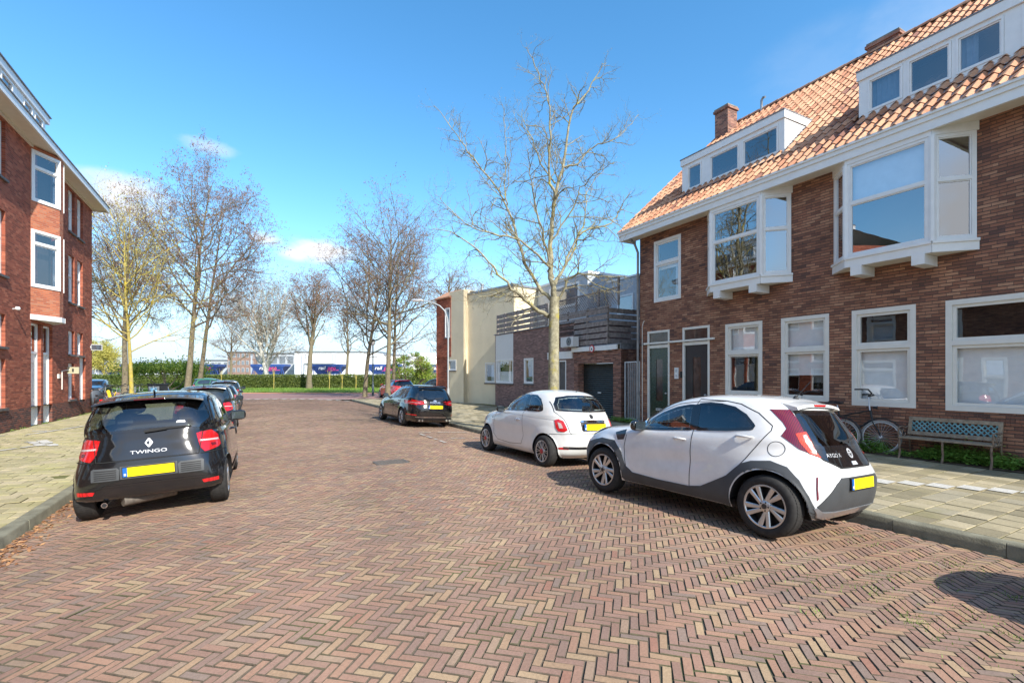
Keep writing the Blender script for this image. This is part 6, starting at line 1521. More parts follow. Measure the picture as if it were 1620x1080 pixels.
class Tubes:
    def __init__(self): self.V = []; self.F = []; self.n = 0; self.tips = []
    def add(self, pts, rs, n):
        """pts list of Vector"""
        prev = None; base = self.n
        for i, p in enumerate(pts):
            d = (pts[min(i+1, len(pts)-1)]-pts[max(i-1, 0)])
            if d.length < 1e-9: d = Vector((0, 0, 1))
            d.normalize()
            a = d.cross(prev if prev is not None else Vector((.3, .2, 1))) if prev is None else d.cross(prev)
            if a.length < 1e-5: a = d.cross(Vector((1, 0, 0)))
            a.normalize(); b = a.cross(d)
            prev = b
            r = rs[i]
            for k in range(n):
                an = 2*math.pi*k/n; q = p+a*(math.cos(an)*r)+b*(math.sin(an)*r); self.V.append((q.x, q.y, q.z))
        for i in range(len(pts)-1):
            for k in range(n):
                k2 = (k+1) % n; self.F.append((base+i*n+k, base+i*n+k2, base+(i+1)*n+k2, base+(i+1)*n+k))
        self.n += len(pts)*n
    def obj(self, name, mats, parent):
        o = numpy_mesh(name, np.array(self.V), np.array(self.F), mats, smooth=True); o.parent = parent; return o
def bend(rng, p, d, L_, r0, r1, nseg, up, wob):
    pts = [p.copy()]; rs = [r0]; d = d.normalized(); dirs = [d.copy()]
    for i in range(nseg):
        d = (d+Vector((rng.gauss(0, wob), rng.gauss(0, wob), rng.gauss(0, wob)+up))).normalized()
        pts.append(pts[-1]+d*(L_/nseg)); rs.append(r0+(r1-r0)*(i+1)/nseg); dirs.append(d.copy())
    return pts, rs, dirs
def grow(T, Tw, rng, pts, rs, level, P_, tips):
    """side shoots along a limb"""
    cfg = P_[level]; Lp = sum((b-a).length for a, b in zip(pts, pts[1:]))
    n = max(1, int(cfg['n']*Lp*rng.uniform(.8, 1.2)))
    for k in range(n):
        f = cfg['start']+(1-cfg['start'])*(k+rng.random())/n; x = f*(len(pts)-1); i = min(int(x), len(pts)-2); u = x-i
        p = pts[i].lerp(pts[i+1], u); r = rs[i]*(1-u)+rs[i+1]*u; d = (pts[i+1]-pts[i]).normalized()
        a = d.orthogonal().normalized(); a.rotate(Matrix.Rotation(rng.uniform(0, 6.283), 3, d)); ang = math.radians(rng.uniform(*cfg['ang']))
        nd = d*math.cos(ang)+a*math.sin(ang)
        L_ = cfg['len']*rng.uniform(.5, 1.2)*(1-(.72 if level == 0 else .45)*f)
        r0 = min(r*.75, cfg['r']*rng.uniform(.7, 1.2)); cp, cr, _ = bend(rng, p, nd, L_, r0, r0*.35, cfg['seg'], cfg['up'], cfg['wob'])
        (Tw if level > 0 else T).add(cp, cr, 3 if level > 0 else 4)
        if level+1 < len(P_): grow(T, Tw, rng, cp, cr, level+1, P_, tips)
        else: tips.append(cp[-1]); 
        if level+1 >= len(P_) or rng.random() < .3: tips.append(cp[len(cp)//2])
def specks(tips, rng, per, size, spread, mat, name, parent, frac=1.0):
    V = []; F = []; k = 0
    for p in tips:
        if rng.random() > frac: continue
        for _ in range(per):
            c = p+Vector((rng.gauss(0, spread), rng.gauss(0, spread), rng.gauss(0, spread)-spread*.3)); a = Vector((rng.gauss(0, 1), rng.gauss(0, 1), rng.gauss(0, 1))).normalized(); b = a.orthogonal().normalized(); s = size*rng.uniform(.5, 1.2)
            V += [c-a*s, c-b*s*.55, c+a*s, c+b*s*.55]; F.append((k, k+1, k+2, k+3)); k += 4
    if not V: return None
    o = numpy_mesh(name, np.array([tuple(v) for v in V]), np.array(F), [mat]); o.parent = parent; return o
# --- the big bare tree on the right pavement: limbs follow the real tree
YT = 13.85
def tp(x, y, dy=0.0): Yd = YT+dy; return Vector(((x-810)/765*Yd, Yd, H+(594-y)/765*Yd))
base = Vector((1.19, YT, -.03))
main = empty('bare_tree', 'tall bare street tree with pale lichened trunk on the right pavement', 'tree', base)
rng = random.Random(11); T = Tubes(); Tw = Tubes(); TR = Tubes(); tips = []
trunk = [base+Vector((0, 0, -.1)), base+Vector((.0, 0, .25)), tp(876, 560), tp(876.5, 500), tp(877, 470)]
TR.add([p-base for p in trunk], [.215, .165, .150, .145, .135], 14)
limbs = [
 ([(877, 478), (872, 440), (873, 370), (879, 306), (892, 257), (903, 183), (931, 141), (952, 99)], .11, .012, 0),
 ([(879, 312), (868, 278), (871, 218), (868, 158), (852, 113), (832, 76)], .055, .008, -.5),
 ([(868, 500), (848, 487), (815, 461), (795, 441), (765, 405), (723, 373), (681, 362)], .085, .008, -1.2),
 ([(880, 478), (858, 461), (834, 425), (818, 377), (800, 320), (748, 250), (723, 215), (688, 169)], .085, .008, .8),
 ([(884, 474), (906, 437), (945, 436), (991, 439)], .055, .008, -.9),
 ([(875, 450), (892, 420), (920, 369), (966, 352), (982, 330), (998, 303)], .06, .007, 1.0),
 ([(890, 264), (913, 260), (938, 232), (966, 222), (994, 200), (1012, 180)], .04, .006, .6),
 ([(870, 432), (860, 412), (815, 377), (780, 370), (744, 359), (713, 334), (688, 306)], .05, .006, -1.6),
 ([(802, 325), (799, 306), (800, 250), (799, 200), (794, 162)], .028, .006, .3),
 ([(878, 290), (850, 245), (832, 200), (820, 180)], .035, .006, 1.2),
 ([(873, 380), (905, 330), (925, 290), (950, 270), (972, 258)], .035, .006, -1.0),
 ([(875, 440), (862, 380), (845, 320), (838, 262), (834, 240)], .05, .006, -1.4),
 ([(876, 455), (905, 400), (925, 345), (930, 300), (955, 270)], .05, .006, 1.6),
 ([(815, 462), (790, 468), (762, 470), (742, 480)], .02, .005, -.6),
]
P_main = [dict(n=4.4, start=.10, ang=(25, 65), len=1.75, r=.018, seg=6, up=.05, wob=.24), dict(n=6.5, start=.12, ang=(25, 70), len=.62, r=.0100, seg=5, up=.06, wob=.28), dict(n=11, start=.15, ang=(25, 70), len=.26, r=.0068, seg=3, up=.08, wob=.25)]
for li, (pl, r0, r1, dy) in enumerate(limbs):
    pts = []; n_ = len(pl)
    for i, (x, y) in enumerate(pl):
        f = i/(n_-1); pts.append(tp(x, y, dy*f+(.0 if i == 0 else rng.gauss(0, .08)))-base)
    arr = catmull([tuple(p) for p in pts], 4); pts = [Vector(a)+Vector((rng.gauss(0, .022), rng.gauss(0, .04), rng.gauss(0, .02)))*(1 if k else 0) for k, a in enumerate(arr)]
    rs = [r0+(r1-r0)*(k/(len(pts)-1))**.75 for k in range(len(pts))]
    rs = [r*.82 for r in rs]; T.add(pts, rs, 8); grow(T, Tw, rng, pts, rs, 0, P_main, tips)
TR.obj('trunk', ['bark_main'], main); T.obj('limbs', ['bark_main'], main); Tw.obj('crown', ['twig'], main)
specks(tips, rng, 1, .016, .02, 'twig', 'buds', main, .6)

def auto_tree(name, label, loc, height, spread, trunk_r, seed, fork=.28, stems=1, bark='bark_grey', twig='twig_dark', cones=None, dens=1.0, lean=(0, 0), group='bare trees round the junction', up=.05, crown0=.3, tw=1.0, angs=(35, 70), nlimb=16, cw=.6):
    rng = random.Random(seed); root = empty(name, label, 'tree', Vector(loc), None, group); TR = Tubes(); T = Tubes(); Tw = Tubes(); tips = []
    P_ = [dict(n=3.4*dens*6/height, start=.15, ang=(25, 65), len=spread*.40, r=.026*height/10, seg=6, up=up*.6, wob=.20), dict(n=7.5*dens*6/height, start=.12, ang=(25, 70), len=spread*.19, r=.012*tw*height/10, seg=4, up=up*.6, wob=.25), dict(n=14*dens*6/height, start=.1, ang=(25, 75), len=spread*.085, r=.0075*tw*height/10, seg=3, up=up*.5, wob=.28)]
    for st_i in range(stems):
        d0 = Vector((lean[0]+(st_i-(stems-1)/2)*.28, lean[1]+rng.gauss(0, .05), 1)); n_ = 12
        pts, rs, dirs = bend(rng, Vector(((st_i-(stems-1)/2)*trunk_r*1.5, 0, -.1)), d0, height*.98, trunk_r, trunk_r*.10, n_, .03, .022)
        rs = [trunk_r*(1.25 if i == 0 else 1)*(1-(i/n_)*.9) for i in range(n_+1)]
        TR.add(pts, rs, 10)
        for k in range(nlimb//stems+1):
            f = crown0+(.97-crown0)*(k+rng.random()*.8)/(nlimb//stems+1); x = f*n_; i = min(int(x), n_-1); p = pts[i].lerp(pts[i+1], x-i); r = rs[i]
            az = k*2.4+rng.uniform(-.5, .5); an = math.radians(rng.uniform(*angs)*(1-.35*f)); nd = Vector((math.cos(az)*math.sin(an), math.sin(az)*math.sin(an), math.cos(an)))
            hf = (f-crown0)/(1-crown0); prof_ = (1-hf)**.7*(.55+.45*min(1, hf*3)) ; L_ = spread*(cw*prof_+.18)*rng.uniform(.8, 1.15)
            lp, lr, _ = bend(rng, p, nd, L_, min(r*.5, .34*trunk_r), r*.08+.006, 10, up*.9, .13)
            T.add(lp, lr, 5); grow(T, Tw, rng, lp, lr, 0, P_, tips)
    TR.obj('trunk', [bark], root); T.obj('limbs', [bark if bark != 'bark_grey' else 'bark_grey'], root); Tw.obj('crown', [twig], root)
    if cones: specks(tips, rng, cones[1], cones[2], cones[3], cones[0], 'foliage', root, cones[4] if len(cones) > 4 else 1)
    return root
def at(x, Y): return ((x-810)/765*Y, Y, -.05)
auto_tree('bare_tree', 'tallest bare alder with brown cones, left of the parked car row', at(296, 42), 19.3, 12.0, .26, 21, cones=('cone', 4, .050, .06, .9), lean=(.03, 0), crown0=.30, nlimb=20, tw=1.15, dens=.95, angs=(45, 78), cw=.72)
auto_tree('bare_tree', 'second alder trunk standing right beside the tallest one', at(313, 44.5), 17.0, 11.8, .22, 25, cones=('cone', 4, .050, .06, .9), lean=(.15, 0), crown0=.34, nlimb=17, tw=1.15, dens=.85, angs=(45, 78), cw=.72)
auto_tree('bare_tree', 'bare tree with thick grey trunk behind the yellow lichened one at the left', at(198, 44), 15.0, 11.5, .27, 34, cones=('cone', 3, .05, .06, .7), crown0=.32, nlimb=20, tw=1.1, lean=(.03, 0), dens=.95)
auto_tree('bare_tree', 'slim yellow lichened tree with pale buds near the left block corner', at(208, 25), 10.3, 8.2, .11, 41, bark='bark_yellow', twig='twig', cones=('bud', 2, .04, .1, .35), crown0=.30, nlimb=30, up=.03, angs=(45, 78), dens=.6)
auto_tree('bare_tree', 'white barked birch leaning left beyond the hedge', at(428, 74), 14.5, 15, .40, 52, bark='bark_white', twig='twig_dark', lean=(-.30, 0), crown0=.2, nlimb=24, tw=1.3, cones=('cone', 2, .07, .08, .6), dens=.62, angs=(35, 70))
auto_tree('bare_tree', 'white barked birch leaning right beyond the hedge', at(412, 75), 14.5, 14, .40, 57, bark='bark_white', twig='twig', lean=(.28, 0), crown0=.2, nlimb=24, tw=1.3, dens=.6)
auto_tree('bare_tree', 'reddish twigged tree on the verge in front of the white tank wagons', at(489, 64), 13.6, 10.5, .38, 63, twig='twig_dark', cones=('cone', 4, .06, .08, .8), crown0=.38, nlimb=22, tw=1.3, angs=(25, 50), up=.10, dens=.7)
auto_tree('bare_tree', 'bare tree at the kerb corner left of the dark lamp post', at(577, 40.5), 11.8, 9.6, .19, 71, cones=('cone', 3, .045, .06, .8), crown0=.30, nlimb=22, tw=1.15, lean=(.03, 0), dens=.72, angs=(50, 84), cw=.75)
auto_tree('bare_tree', 'bare tree with pale mossy trunk directly behind the black estate car', at(613, 34.5), 13.4, 9.4, .20, 79, cones=('cone', 3, .045, .06, .8), crown0=.30, nlimb=22, tw=1.1, dens=.72, angs=(50, 84), cw=.75)
auto_tree('bare_tree', 'slimmer bare tree right beside the pale trunk behind the black estate car', at(623, 41), 13.4, 9.0, .17, 83, cones=('cone', 3, .045, .06, .7), crown0=.30, nlimb=22, tw=1.1, dens=.6, angs=(50, 84), cw=.75)
auto_tree('bare_tree', 'bare tree rising behind the plastered house roof', at(712, 62), 15.5, 8.5, .35, 88, twig='twig_dark', cones=('cone', 3, .06, .07, .8), crown0=.42, nlimb=20, tw=1.3, dens=.8, angs=(40, 75))
auto_tree('bare_tree', 'pale bare tree behind the bushes left of the brick corner', at(693, 66), 9.5, 6.0, .25, 91, bark='bark_white', twig='twig_dark', crown0=.3, nlimb=14, tw=1.2, dens=.7)
auto_tree('bare_tree', 'distant bare tree over the rear houses right of the big tree', at(940, 75), 15.6, 8.0, .3, 97, twig='twig_dark', crown0=.5, nlimb=16, tw=1.4, dens=.8)
auto_tree('bare_tree', 'low far tree beyond the hedge at the left', at(165, 92), 7.2, 6, .25, 99, twig='twig', cones=('bud', 3, .10, .2, .8), crown0=.2, nlimb=14, tw=1.3, dens=.8)
auto_tree('bare_tree', 'far bare tree beyond the hedge between the birches and the alders', at(365, 95), 14, 12, .3, 103, twig='twig_dark', crown0=.25, nlimb=16, tw=1.5, dens=.7)
auto_tree('bare_tree', 'far bare tree left of the kerb corner tree', at(548, 88), 17, 12, .3, 107, twig='twig_dark', crown0=.3, nlimb=18, tw=1.4, cones=('cone', 2, .08, .08, .7), dens=.7)
# bushes with leaves
def bush(label, loc, rx, rz, h0, seed, mat, n, sz, stems=5):
    rng = random.Random(seed); root = empty('leafy_bush', label, 'bush', Vector(loc)); TR = Tubes(); tips = []
    for k in range(stems):
        az = rng.uniform(0, 6.28); an = rng.uniform(.2, .9); pts, rs, _ = bend(rng, Vector((0, 0, -.1)), Vector((math.cos(az)*math.sin(an), math.sin(az)*math.sin(an), math.cos(an))), h0+rz*1.2, .09, .02, 7, .05, .15); TR.add(pts, rs, 6)
    TR.obj('stems', ['twig_dark'], root)
    clumps = []
    for k in range(26):
        az = rng.uniform(0, 6.28); r = rng.uniform(.15, 1)**.6; c = Vector((rx*r*math.cos(az), rx*r*math.sin(az)*.8, h0+rz*(.25+.75*rng.random())*math.sqrt(max(0, 1.05-r*r)))); clumps.append((c, rng.uniform(.25, .5)*rx*.6))
    pts = []
    for _ in range(n):
        c, s = rng.choice(clumps); pts.append(c+Vector((rng.gauss(0, s*.7), rng.gauss(0, s*.7), rng.gauss(0, s*.35))))
    specks(pts, rng, 1, sz, .02, mat, 'foliage', root); return root
bush('wide green flat topped shrub by the hedge left of the alder trunks', at(262, 54), 3.9, 1.7, 1.9, 5, 'leaf_green', 9000, .12)
bush('yellow green bush behind the red car at the right corner', at(646, 47), 2.0, 3.1, 1.2, 6, 'leaf_green', 6500, .085)
bush('low green bush beside the wide shrub at the hedge foot', at(285, 58), 2.0, .7, .3, 9, 'leaf_green', 2500, .08, 3)
bush('evergreen bush behind the pale trunk at the brick corner', at(676, 56), 1.8, 2.3, .6, 12, 'hedge_leaf', 3500, .09)
# hedge along the railway: a leafy surface over a dark core
def hedge(x0, x1, y, h, d, n, seed, label):
    root = empty('hedge', label, 'hedge', Vector(((x0+x1)/2, y, 0))); cx = (x0+x1)/2; rng = np.random.RandomState(seed)
    mb = MB(['hedge_leaf']); mb.box((x0-cx, .18, -.2), (x1-cx, d-.2, h-.2)); mb.build('core', root)
    m = n; X = rng.uniform(x0-cx, x1-cx, m); top = rng.random(m) < .22
    wob = np.array([noise.noise(Vector((x*.5, 0, seed)))*.12 for x in X])
    Z = np.where(top, h+rng.normal(0, .05, m)+wob, rng.uniform(0, h, m)); Yv = np.where(top, rng.uniform(0, d, m), rng.normal(.08, .07, m)+.1*np.array([noise.noise(Vector((x*.9, z, seed))) for x, z in zip(X, Z)]))
    c = np.stack([X, Yv, Z], 1); a = rng.normal(0, 1, (m, 3)); a /= np.linalg.norm(a, axis=1)[:, None]; b = np.cross(a, rng.normal(0, 1, (m, 3))); b /= np.linalg.norm(b, axis=1)[:, None]; s = rng.uniform(.05, .11, m)[:, None]
    V = np.stack([c-a*s, c-b*s*.6, c+a*s, c+b*s*.6], 1).reshape(-1, 3); F = np.arange(4*m).reshape(m, 4)
    o = numpy_mesh('foliage', V, F, ['hedge_leaf']); o.parent = root
hedge(-62, -5.5, 66.5, 1.78, 1.4, 52000, 3, 'long clipped green hedge between the grass verge and the railway')
# young staked trees by the hedge
for i, (x, hh) in enumerate([(521, 2.2), (541, 2.0), (563, 2.0), (433, 2.6), (350, 2.4)]):
    mb = MB(['bark_yellow']); X, Y, _ = at(x, 62); mb.tube([(X, Y, -.1), (X+.03, Y, hh*.6), (X, Y, hh)], [.05, .045, .03], 6); mb.tube([(X, Y, hh*.5), (X+.25, Y, hh+.3)], .02, 4); mb.tube([(X, Y, hh*.6), (X-.25, Y, hh+.2)], .02, 4)
    tag(mb.build('young_tree'), ['thin sapling at the hedge just right of the reddish twigged tree', 'thin sapling at the hedge in the middle of the three close ones', 'thin sapling at the hedge left of the kerb corner tree', 'thin sapling at the hedge right of the white birch trunks', 'thin sapling at the hedge above the far car roofs'][i], 'sapling', 'saplings along the hedge')
# ground ivy and weeds under the bench along the right wall
def ivf(r):
    s = r.uniform(-1.5, 6.2); t = r.uniform(11.72, 12.18); d = noise.noise(Vector((s*1.1, 0, 4)))
    if d < -.25 and r.random() < .8: return None
    return (t, s, zR(t)+.02+abs(r.gauss(0, .08))*(1.1+d)+.16*max(0, (t-11.7)*1.0)*(1+d))
scatter('ground_ivy', 24000, ivf, .032, 'ivy', True, 12, 'dense low green ground ivy along the brown house wall under the bench', 'ground ivy')
def ivf2(r):
    s = r.uniform(12.9, 14.2); t = r.uniform(11.75, 12.15); return (t, s, zR(t)+.02+abs(r.gauss(0, .06)))
scatter('wall_weeds', 1200, ivf2, .03, 'ivy', True, 13, 'low weeds at the foot of the garage corner and bar gate', 'weeds')
def grf(r):
    x = r.uniform(-45, -8); y = r.uniform(49.8, 66.3); q = st_of(x, y); return (q[1], q[0], .0)
scatter('grass', 26000, grf, .13, 'weed', False, 14, 'short bright green grass of the verge before the hedge', 'grass')
def ivl(r):
    s = r.uniform(16, 28); t = -6.25+abs(r.gauss(0, .06)); return (t, s, zL(t)+.01) if noise.noise(Vector((s*1.5, 1, 0))) > .05 else None
scatter('wall_weeds', 500, ivl, .05, 'weed', False, 15, 'tufts of weeds along the foot of the red brick wall', 'weeds')
mb = MB(['soil'], (7.65, 11.6, 0)); mb.face([(7.15, 11.1, zR(7.15)+.002), (8.15, 11.1, zR(8.15)+.002), (8.15, 12.1, zR(8.15)+.002), (7.15, 12.1, zR(7.15)+.002)]); street_obj('planting_soil', mb, kind='structure')

# ================================================================ bench, bicycles, scooter, bins
M['bench_wood'] = plain('old_bench_wood', (.30, .235, .165), .85, var=.3, scale=12, bmp=.6, bscale=40)
M['lattice_blue'] = plain('peeling_turquoise', (.15, .32, .34), .7, var=.45, scale=14); M['rust'] = plain('rusty_iron', (.24, .17, .12), .8, .3, var=.4, scale=14)
bo = (12.05, 4.25, zR(12.05)); bench = street_root('garden_bench', 'old wooden bench with turquoise lattice back and rusty iron legs against the wall', 'bench', bo)
hs = .72
def bp(t, s, z): return (12.05+t, 4.25+s, zR(12.05)+z)
mb = MB(['bench_wood'], bo)
for i in range(4): mb.box(bp(-.36+i*.105, -hs, .40), bp(-.36+i*.105+.085, hs, .425))
mb.build('seat', bench)
mb = MB(['bench_wood'], bo)
bk = lambda u, v, w_: Vector(bp(.06+v*.22-w_, u, .46+v))
mb.plate(bk, (-hs, hs, 0, .36), [(-hs+.06, hs-.06, .07, .29)], 0, .03, back=True); b_ = mb.build('backrest', bench)
mb = MB(['lattice_blue', 'black'], bo)
n_ = 16
for i in range(-3, n_):
    for sg in (1, -1):
        u0 = -hs+.05+i*.088; u1 = u0+.22; 
        if sg < 0: u0, u1 = u1, u0
        c0, c1 = [min(max(x, -hs+.05), hs-.05) for x in (u0, u1)]
        if abs(u1-u0) < 1e-6 or c0 == c1: continue
        v0 = .07+.22*(c0-u0)/(u1-u0); v1 = .07+.22*(c1-u0)/(u1-u0); w_ = .012+.006*sg
        mb.face([bk(c0, v0-.014, w_), bk(c1, v1-.014, w_), bk(c1, v1+.018, w_), bk(c0, v0+.018, w_)])
        mb.face([bk(c0, v0+.013, w_-.004), bk(c1, v1+.013, w_-.004), bk(c1, v1-.009, w_-.004), bk(c0, v0-.009, w_-.004)])
mb.build('lattice', b_)
for s in (-hs+.02, -.0, hs-.02):
    mb = MB(['rust'], bo); mb.tube([bp(-.38, s, -.02), bp(-.33, s, .14), bp(-.36, s, .28), bp(-.34, s, .40)], [.022, .018, .018, .02], 7); mb.tube([bp(.16, s, -.02), bp(.09, s, .2), bp(.08, s, .40), bp(.12, s, .6), bp(.15, s, .80)], [.022, .018, .02, .018, .015], 7); mb.tube([bp(-.34, s, .385), bp(.08, s, .385)], .015, 6)
    mb.build('leg', bench, autos=60)
for s in (-hs, hs):
    mb = MB(['rust'], bo); mb.tube([bp(-.33, s, .40), bp(-.36, s, .52), bp(-.33, s, .62), bp(-.2, s, .63), bp(-.05, s, .60), bp(.07, s, .62)], .015, 7)
    mb.tube([bp(-.28+.06*math.cos(a), s, .52+.06*math.sin(a)) for a in np.linspace(0, 5.2, 10)], .009, 5); mb.tube([bp(-.12+.07*math.cos(a), s, .50+.07*math.sin(a)) for a in np.linspace(1, 6.2, 10)], .009, 5); mb.build('armrest', bench, autos=60)

def bicycle(label, frame='black', loc=(0, 0, 0), head=0, lean=0, steer=0.0, rack=True, guard=False, group=None, detail=True, wheelr=.34, tyrem='tyre_pale'):
    """origin at rear wheel contact; x forward"""
    root = empty('bicycle', label, 'bicycle', Vector(loc), Matrix.Rotation(head, 4, 'Z') @ Matrix.Rotation(lean, 4, 'X'), group)
    wb = 1.08; R = wheelr; n = 36 if detail else 20
    St = Matrix.Translation((wb-.10, 0, 0)) @ Matrix.Rotation(steer, 4, 'Z') @ Matrix.Translation((-(wb-.10), 0, 0))
    def wheel(xc, st):
        mb = MB([tyrem, 'steel', 'black']); c = Vector((xc, 0, R)); f = (lambda v: St @ v) if st else (lambda v: v)
        ring = lambda r, a, y=0: f(Vector((xc+r*math.cos(a), y, R+r*math.sin(a))))
        mb.tube([ring(R-.018, 2*math.pi*k/n) for k in range(n+1)], .019, 7, tyrem, cap=False)
        mb.tube([ring(R-.045, 2*math.pi*k/n) for k in range(n+1)], .010, 5, 'steel', cap=False)
        wh = mb.build('wheel', root, autos=60)
        mb = MB(['steel'])
        for k in range(28 if detail else 12):
            a = 2*math.pi*k/(28 if detail else 12); y = .028 if k % 2 else -.028
            mb.tube([f(Vector((xc+.02*math.cos(a+.6), y, R+.02*math.sin(a+.6)))), ring(R-.05, a)], .0022 if detail else .004, 3, cap=False)
        mb.tube([f(Vector((xc, -.05, R))), f(Vector((xc, .05, R)))], .028, 10); mb.build('spokes', wh)
        mb = MB(['black']); mb.tube([ring(R+.03, a) for a in np.linspace(math.radians(10 if st else 20), math.radians(150 if st else 200), 12)], .014, 5); mb.build('mudguard', root, autos=60)
    wheel(0, False); wheel(wb, True)
    V_ = Vector; bb = V_((.42, 0, .29)); seat = V_((.26, 0, .82)); hd = V_((wb-.22, 0, .86)); hd2 = V_((wb-.17, 0, .66)); fk = V_((wb, 0, R))
    mb = MB([frame]); 
    mb.tube([bb, seat], .016, 8); mb.tube([bb, hd2], .019, 8); mb.tube([V_((.30, 0, .70)), hd], .015, 8); mb.tube([hd+V_((-.01, 0, .04)), hd2+V_((.01, 0, -.03))], .022, 8)
    for y in (.05, -.05): mb.tube([bb, V_((0, y, R))], .010, 6); mb.tube([seat+V_((.02, 0, -.08)), V_((0, y, R))], .009, 6); mb.tube([V_((0, y, R)), V_((-.0, y, .70)), V_((.30, y*.5, .70))], .006, 5) if rack else None
    mb.build('frame', root, autos=60)
    mb = MB([frame])
    for y in (.045, -.045): mb.tube([St @ (hd2+V_((.01, y*.6, -.03))), St @ (fk+V_((-.05, y, .12))), St @ (fk+V_((0, y, 0)))], .011, 6)
    mb.build('fork', root, autos=60)
    mb = MB(['black', 'steel']); mb.tube([St @ (hd), St @ (hd+V_((-.05, 0, .28)))], .013, 7, 'steel')
    for sg in (1, -1): mb.tube([St @ (hd+V_((-.05, 0, .28))), St @ (hd+V_((.02, sg*.12, .33))), St @ (hd+V_((-.02, sg*.27, .38))), St @ (hd+V_((-.12, sg*.31, .37))), St @ (hd+V_((-.24, sg*.31, .36)))], .015, 7, 'black')
    mb.build('handlebar', root, autos=60)
    mb = MB(['black', 'steel']); mb.tube([seat, seat+V_((-.03, 0, .12))], .012, 7, 'steel')
    sc_ = seat+V_((-.05, 0, .16)); n2 = 10
    prof_ = [(-.14, .085, .0), (-.10, .10, .012), (-.02, .08, .01), (.06, .04, .0), (.14, .018, .004)]
    for i in range(len(prof_)-1):
        (x0, w0, z0), (x1, w1, z1) = prof_[i], prof_[i+1]
        for k in range(6):
            a0, a1 = math.pi*k/6, math.pi*(k+1)/6; q = lambda x, w2, z, a: sc_+V_((x, w2*math.cos(a), z+.03*math.sin(a)))
            mb.face([q(x0, w0, z0, a0), q(x0, w0, z0, a1), q(x1, w1, z1, a1), q(x1, w1, z1, a0)])
        mb.face([sc_+V_((x0, -w0, z0)), sc_+V_((x0, w0, z0)), sc_+V_((x1, w1, z1)), sc_+V_((x1, -w1, z1))])
    mb.build('saddle', root, autos=50)
    mb = MB(['steel', 'black']); mb.lathe([(0, .012), (.08, .012), (.08, .018), (0, .018)], 'y', 18, 'black', bb+V_((0, .03, 0)))
    mb.tube([bb+V_((0, .06, 0)), bb+V_((.12, .06, -.11))], .01, 6); mb.tube([bb+V_((0, -.06, 0)), bb+V_((-.12, -.06, .11))], .01, 6); mb.box(bb+V_((.08, .06, -.13)), bb+V_((.16, .14, -.105)), 'black'); mb.box(bb+V_((-.16, -.14, .10)), bb+V_((-.08, -.06, .125)), 'black'); mb.build('crank', root, autos=60)
    if rack:
        mb = MB(['black'])
        for x0 in (-.28, ): mb.tube([V_((-.28, .07, .74)), V_((.2, .07, .74))], .006, 5); mb.tube([V_((-.28, -.07, .74)), V_((.2, -.07, .74))], .006, 5); mb.tube([V_((-.28, -.07, .74)), V_((-.28, .07, .74))], .006, 5); mb.tube([V_((-.1, -.07, .74)), V_((-.1, .07, .74))], .006, 5)
        for y in (.08, -.08): mb.tube([V_((0, y, R)), V_((-.12, y, .74))], .005, 5)
        mb.build('rack', root, autos=60)
    mb = MB(['black', 'steel']); mb.tube([St @ (hd+V_((.05, 0, .06))), St @ (hd+V_((.12, 0, .06)))], [.02, .038], 10); mb.build('lamp', root, autos=50)
    return root
M['tyre_pale'] = plain('worn_bicycle_tyre', (.26, .25, .23), .8, var=.2)
M['frame_red'] = plain('red_bicycle_frame', (.35, .01, .02), .3, coat=.5); M['frame_grey'] = plain('grey_bicycle_frame', (.30, .31, .33), .35, .5); M['frame_blue'] = plain('blue_bicycle_frame', (.03, .08, .25), .3)
aD = math.atan2(D.y, D.x)
zb = zR(11.9)
b1 = bicycle('black roadster bicycle with high handlebar leaning on the wall left of the bench', 'black', P(6.55, 11.80, zb), aD+math.pi+.04, -.20, steer=.25)
b1.scale = (1.08, 1.08, 1.08)
# front wheel towards the camera side (decreasing s)
b2 = bicycle('red and black bicycle parked behind the other one at the wall', 'frame_red', P(5.95, 11.5, zb), aD+.05, .04, steer=-.1)
b2.scale = (1.06, 1.06, 1.06)
fb = [(-20.3, 24.6, 2.2, 'yellow', 'yellow bicycle among the parked bikes beyond the left block'), (-20.6, 26.0, 1.9, 'frame_grey', 'grey bicycle in the rack right behind the yellow one'), (-20.9, 27.2, 2.4, 'black', 'black bicycle in the rack left of the slim yellow tree'), (-22.0, 28.0, 2.0, 'frame_blue', 'blue bicycle farther back in the rack near the dark car'), (-21.3, 25.6, 2.6, 'black', 'black bicycle close behind the parked scooter'), (-22.6, 27.2, 1.7, 'frame_grey', 'grey bicycle in the back row behind the scooter')]
for i, (x, y, hd_, fm, lab) in enumerate(fb): bicycle(lab, fm, (x, y, -.03), hd_, .06*(-1)**i, steer=.3, detail=False, group='bicycles parked beyond the left block', tyrem='tyre_pale')
for i, (x, y, hd_, fm, lab) in enumerate([(-23.6, 30.4, 2.8, 'frame_grey', 'grey bicycle to the right of the slim yellow tree'), (-22.9, 29.6, .3, 'black', 'black bicycle beside the dark storage box'), (-23.2, 31.2, .5, 'frame_blue', 'blue bicycle between the slim tree and the dark storage box')]):
    bicycle(lab, fm, (x, y, -.03), hd_, .05, detail=False, group='bicycles parked beyond the left block')
# yellow bicycle front carrier board
mb = MB(['yellow'], (-18.9, 25.3, 0)); mb.tube([(-20.3, 24.3, .95), (-20.0, 24.1, .55), (-19.85, 24.0, .25)], .07, 8)
o = mb.build('yellow_mudguard'); o.location = (-18.9, 25.3, 0); tag(o, 'yellow child seat panel standing at the yellow bicycle', 'bicycle seat')
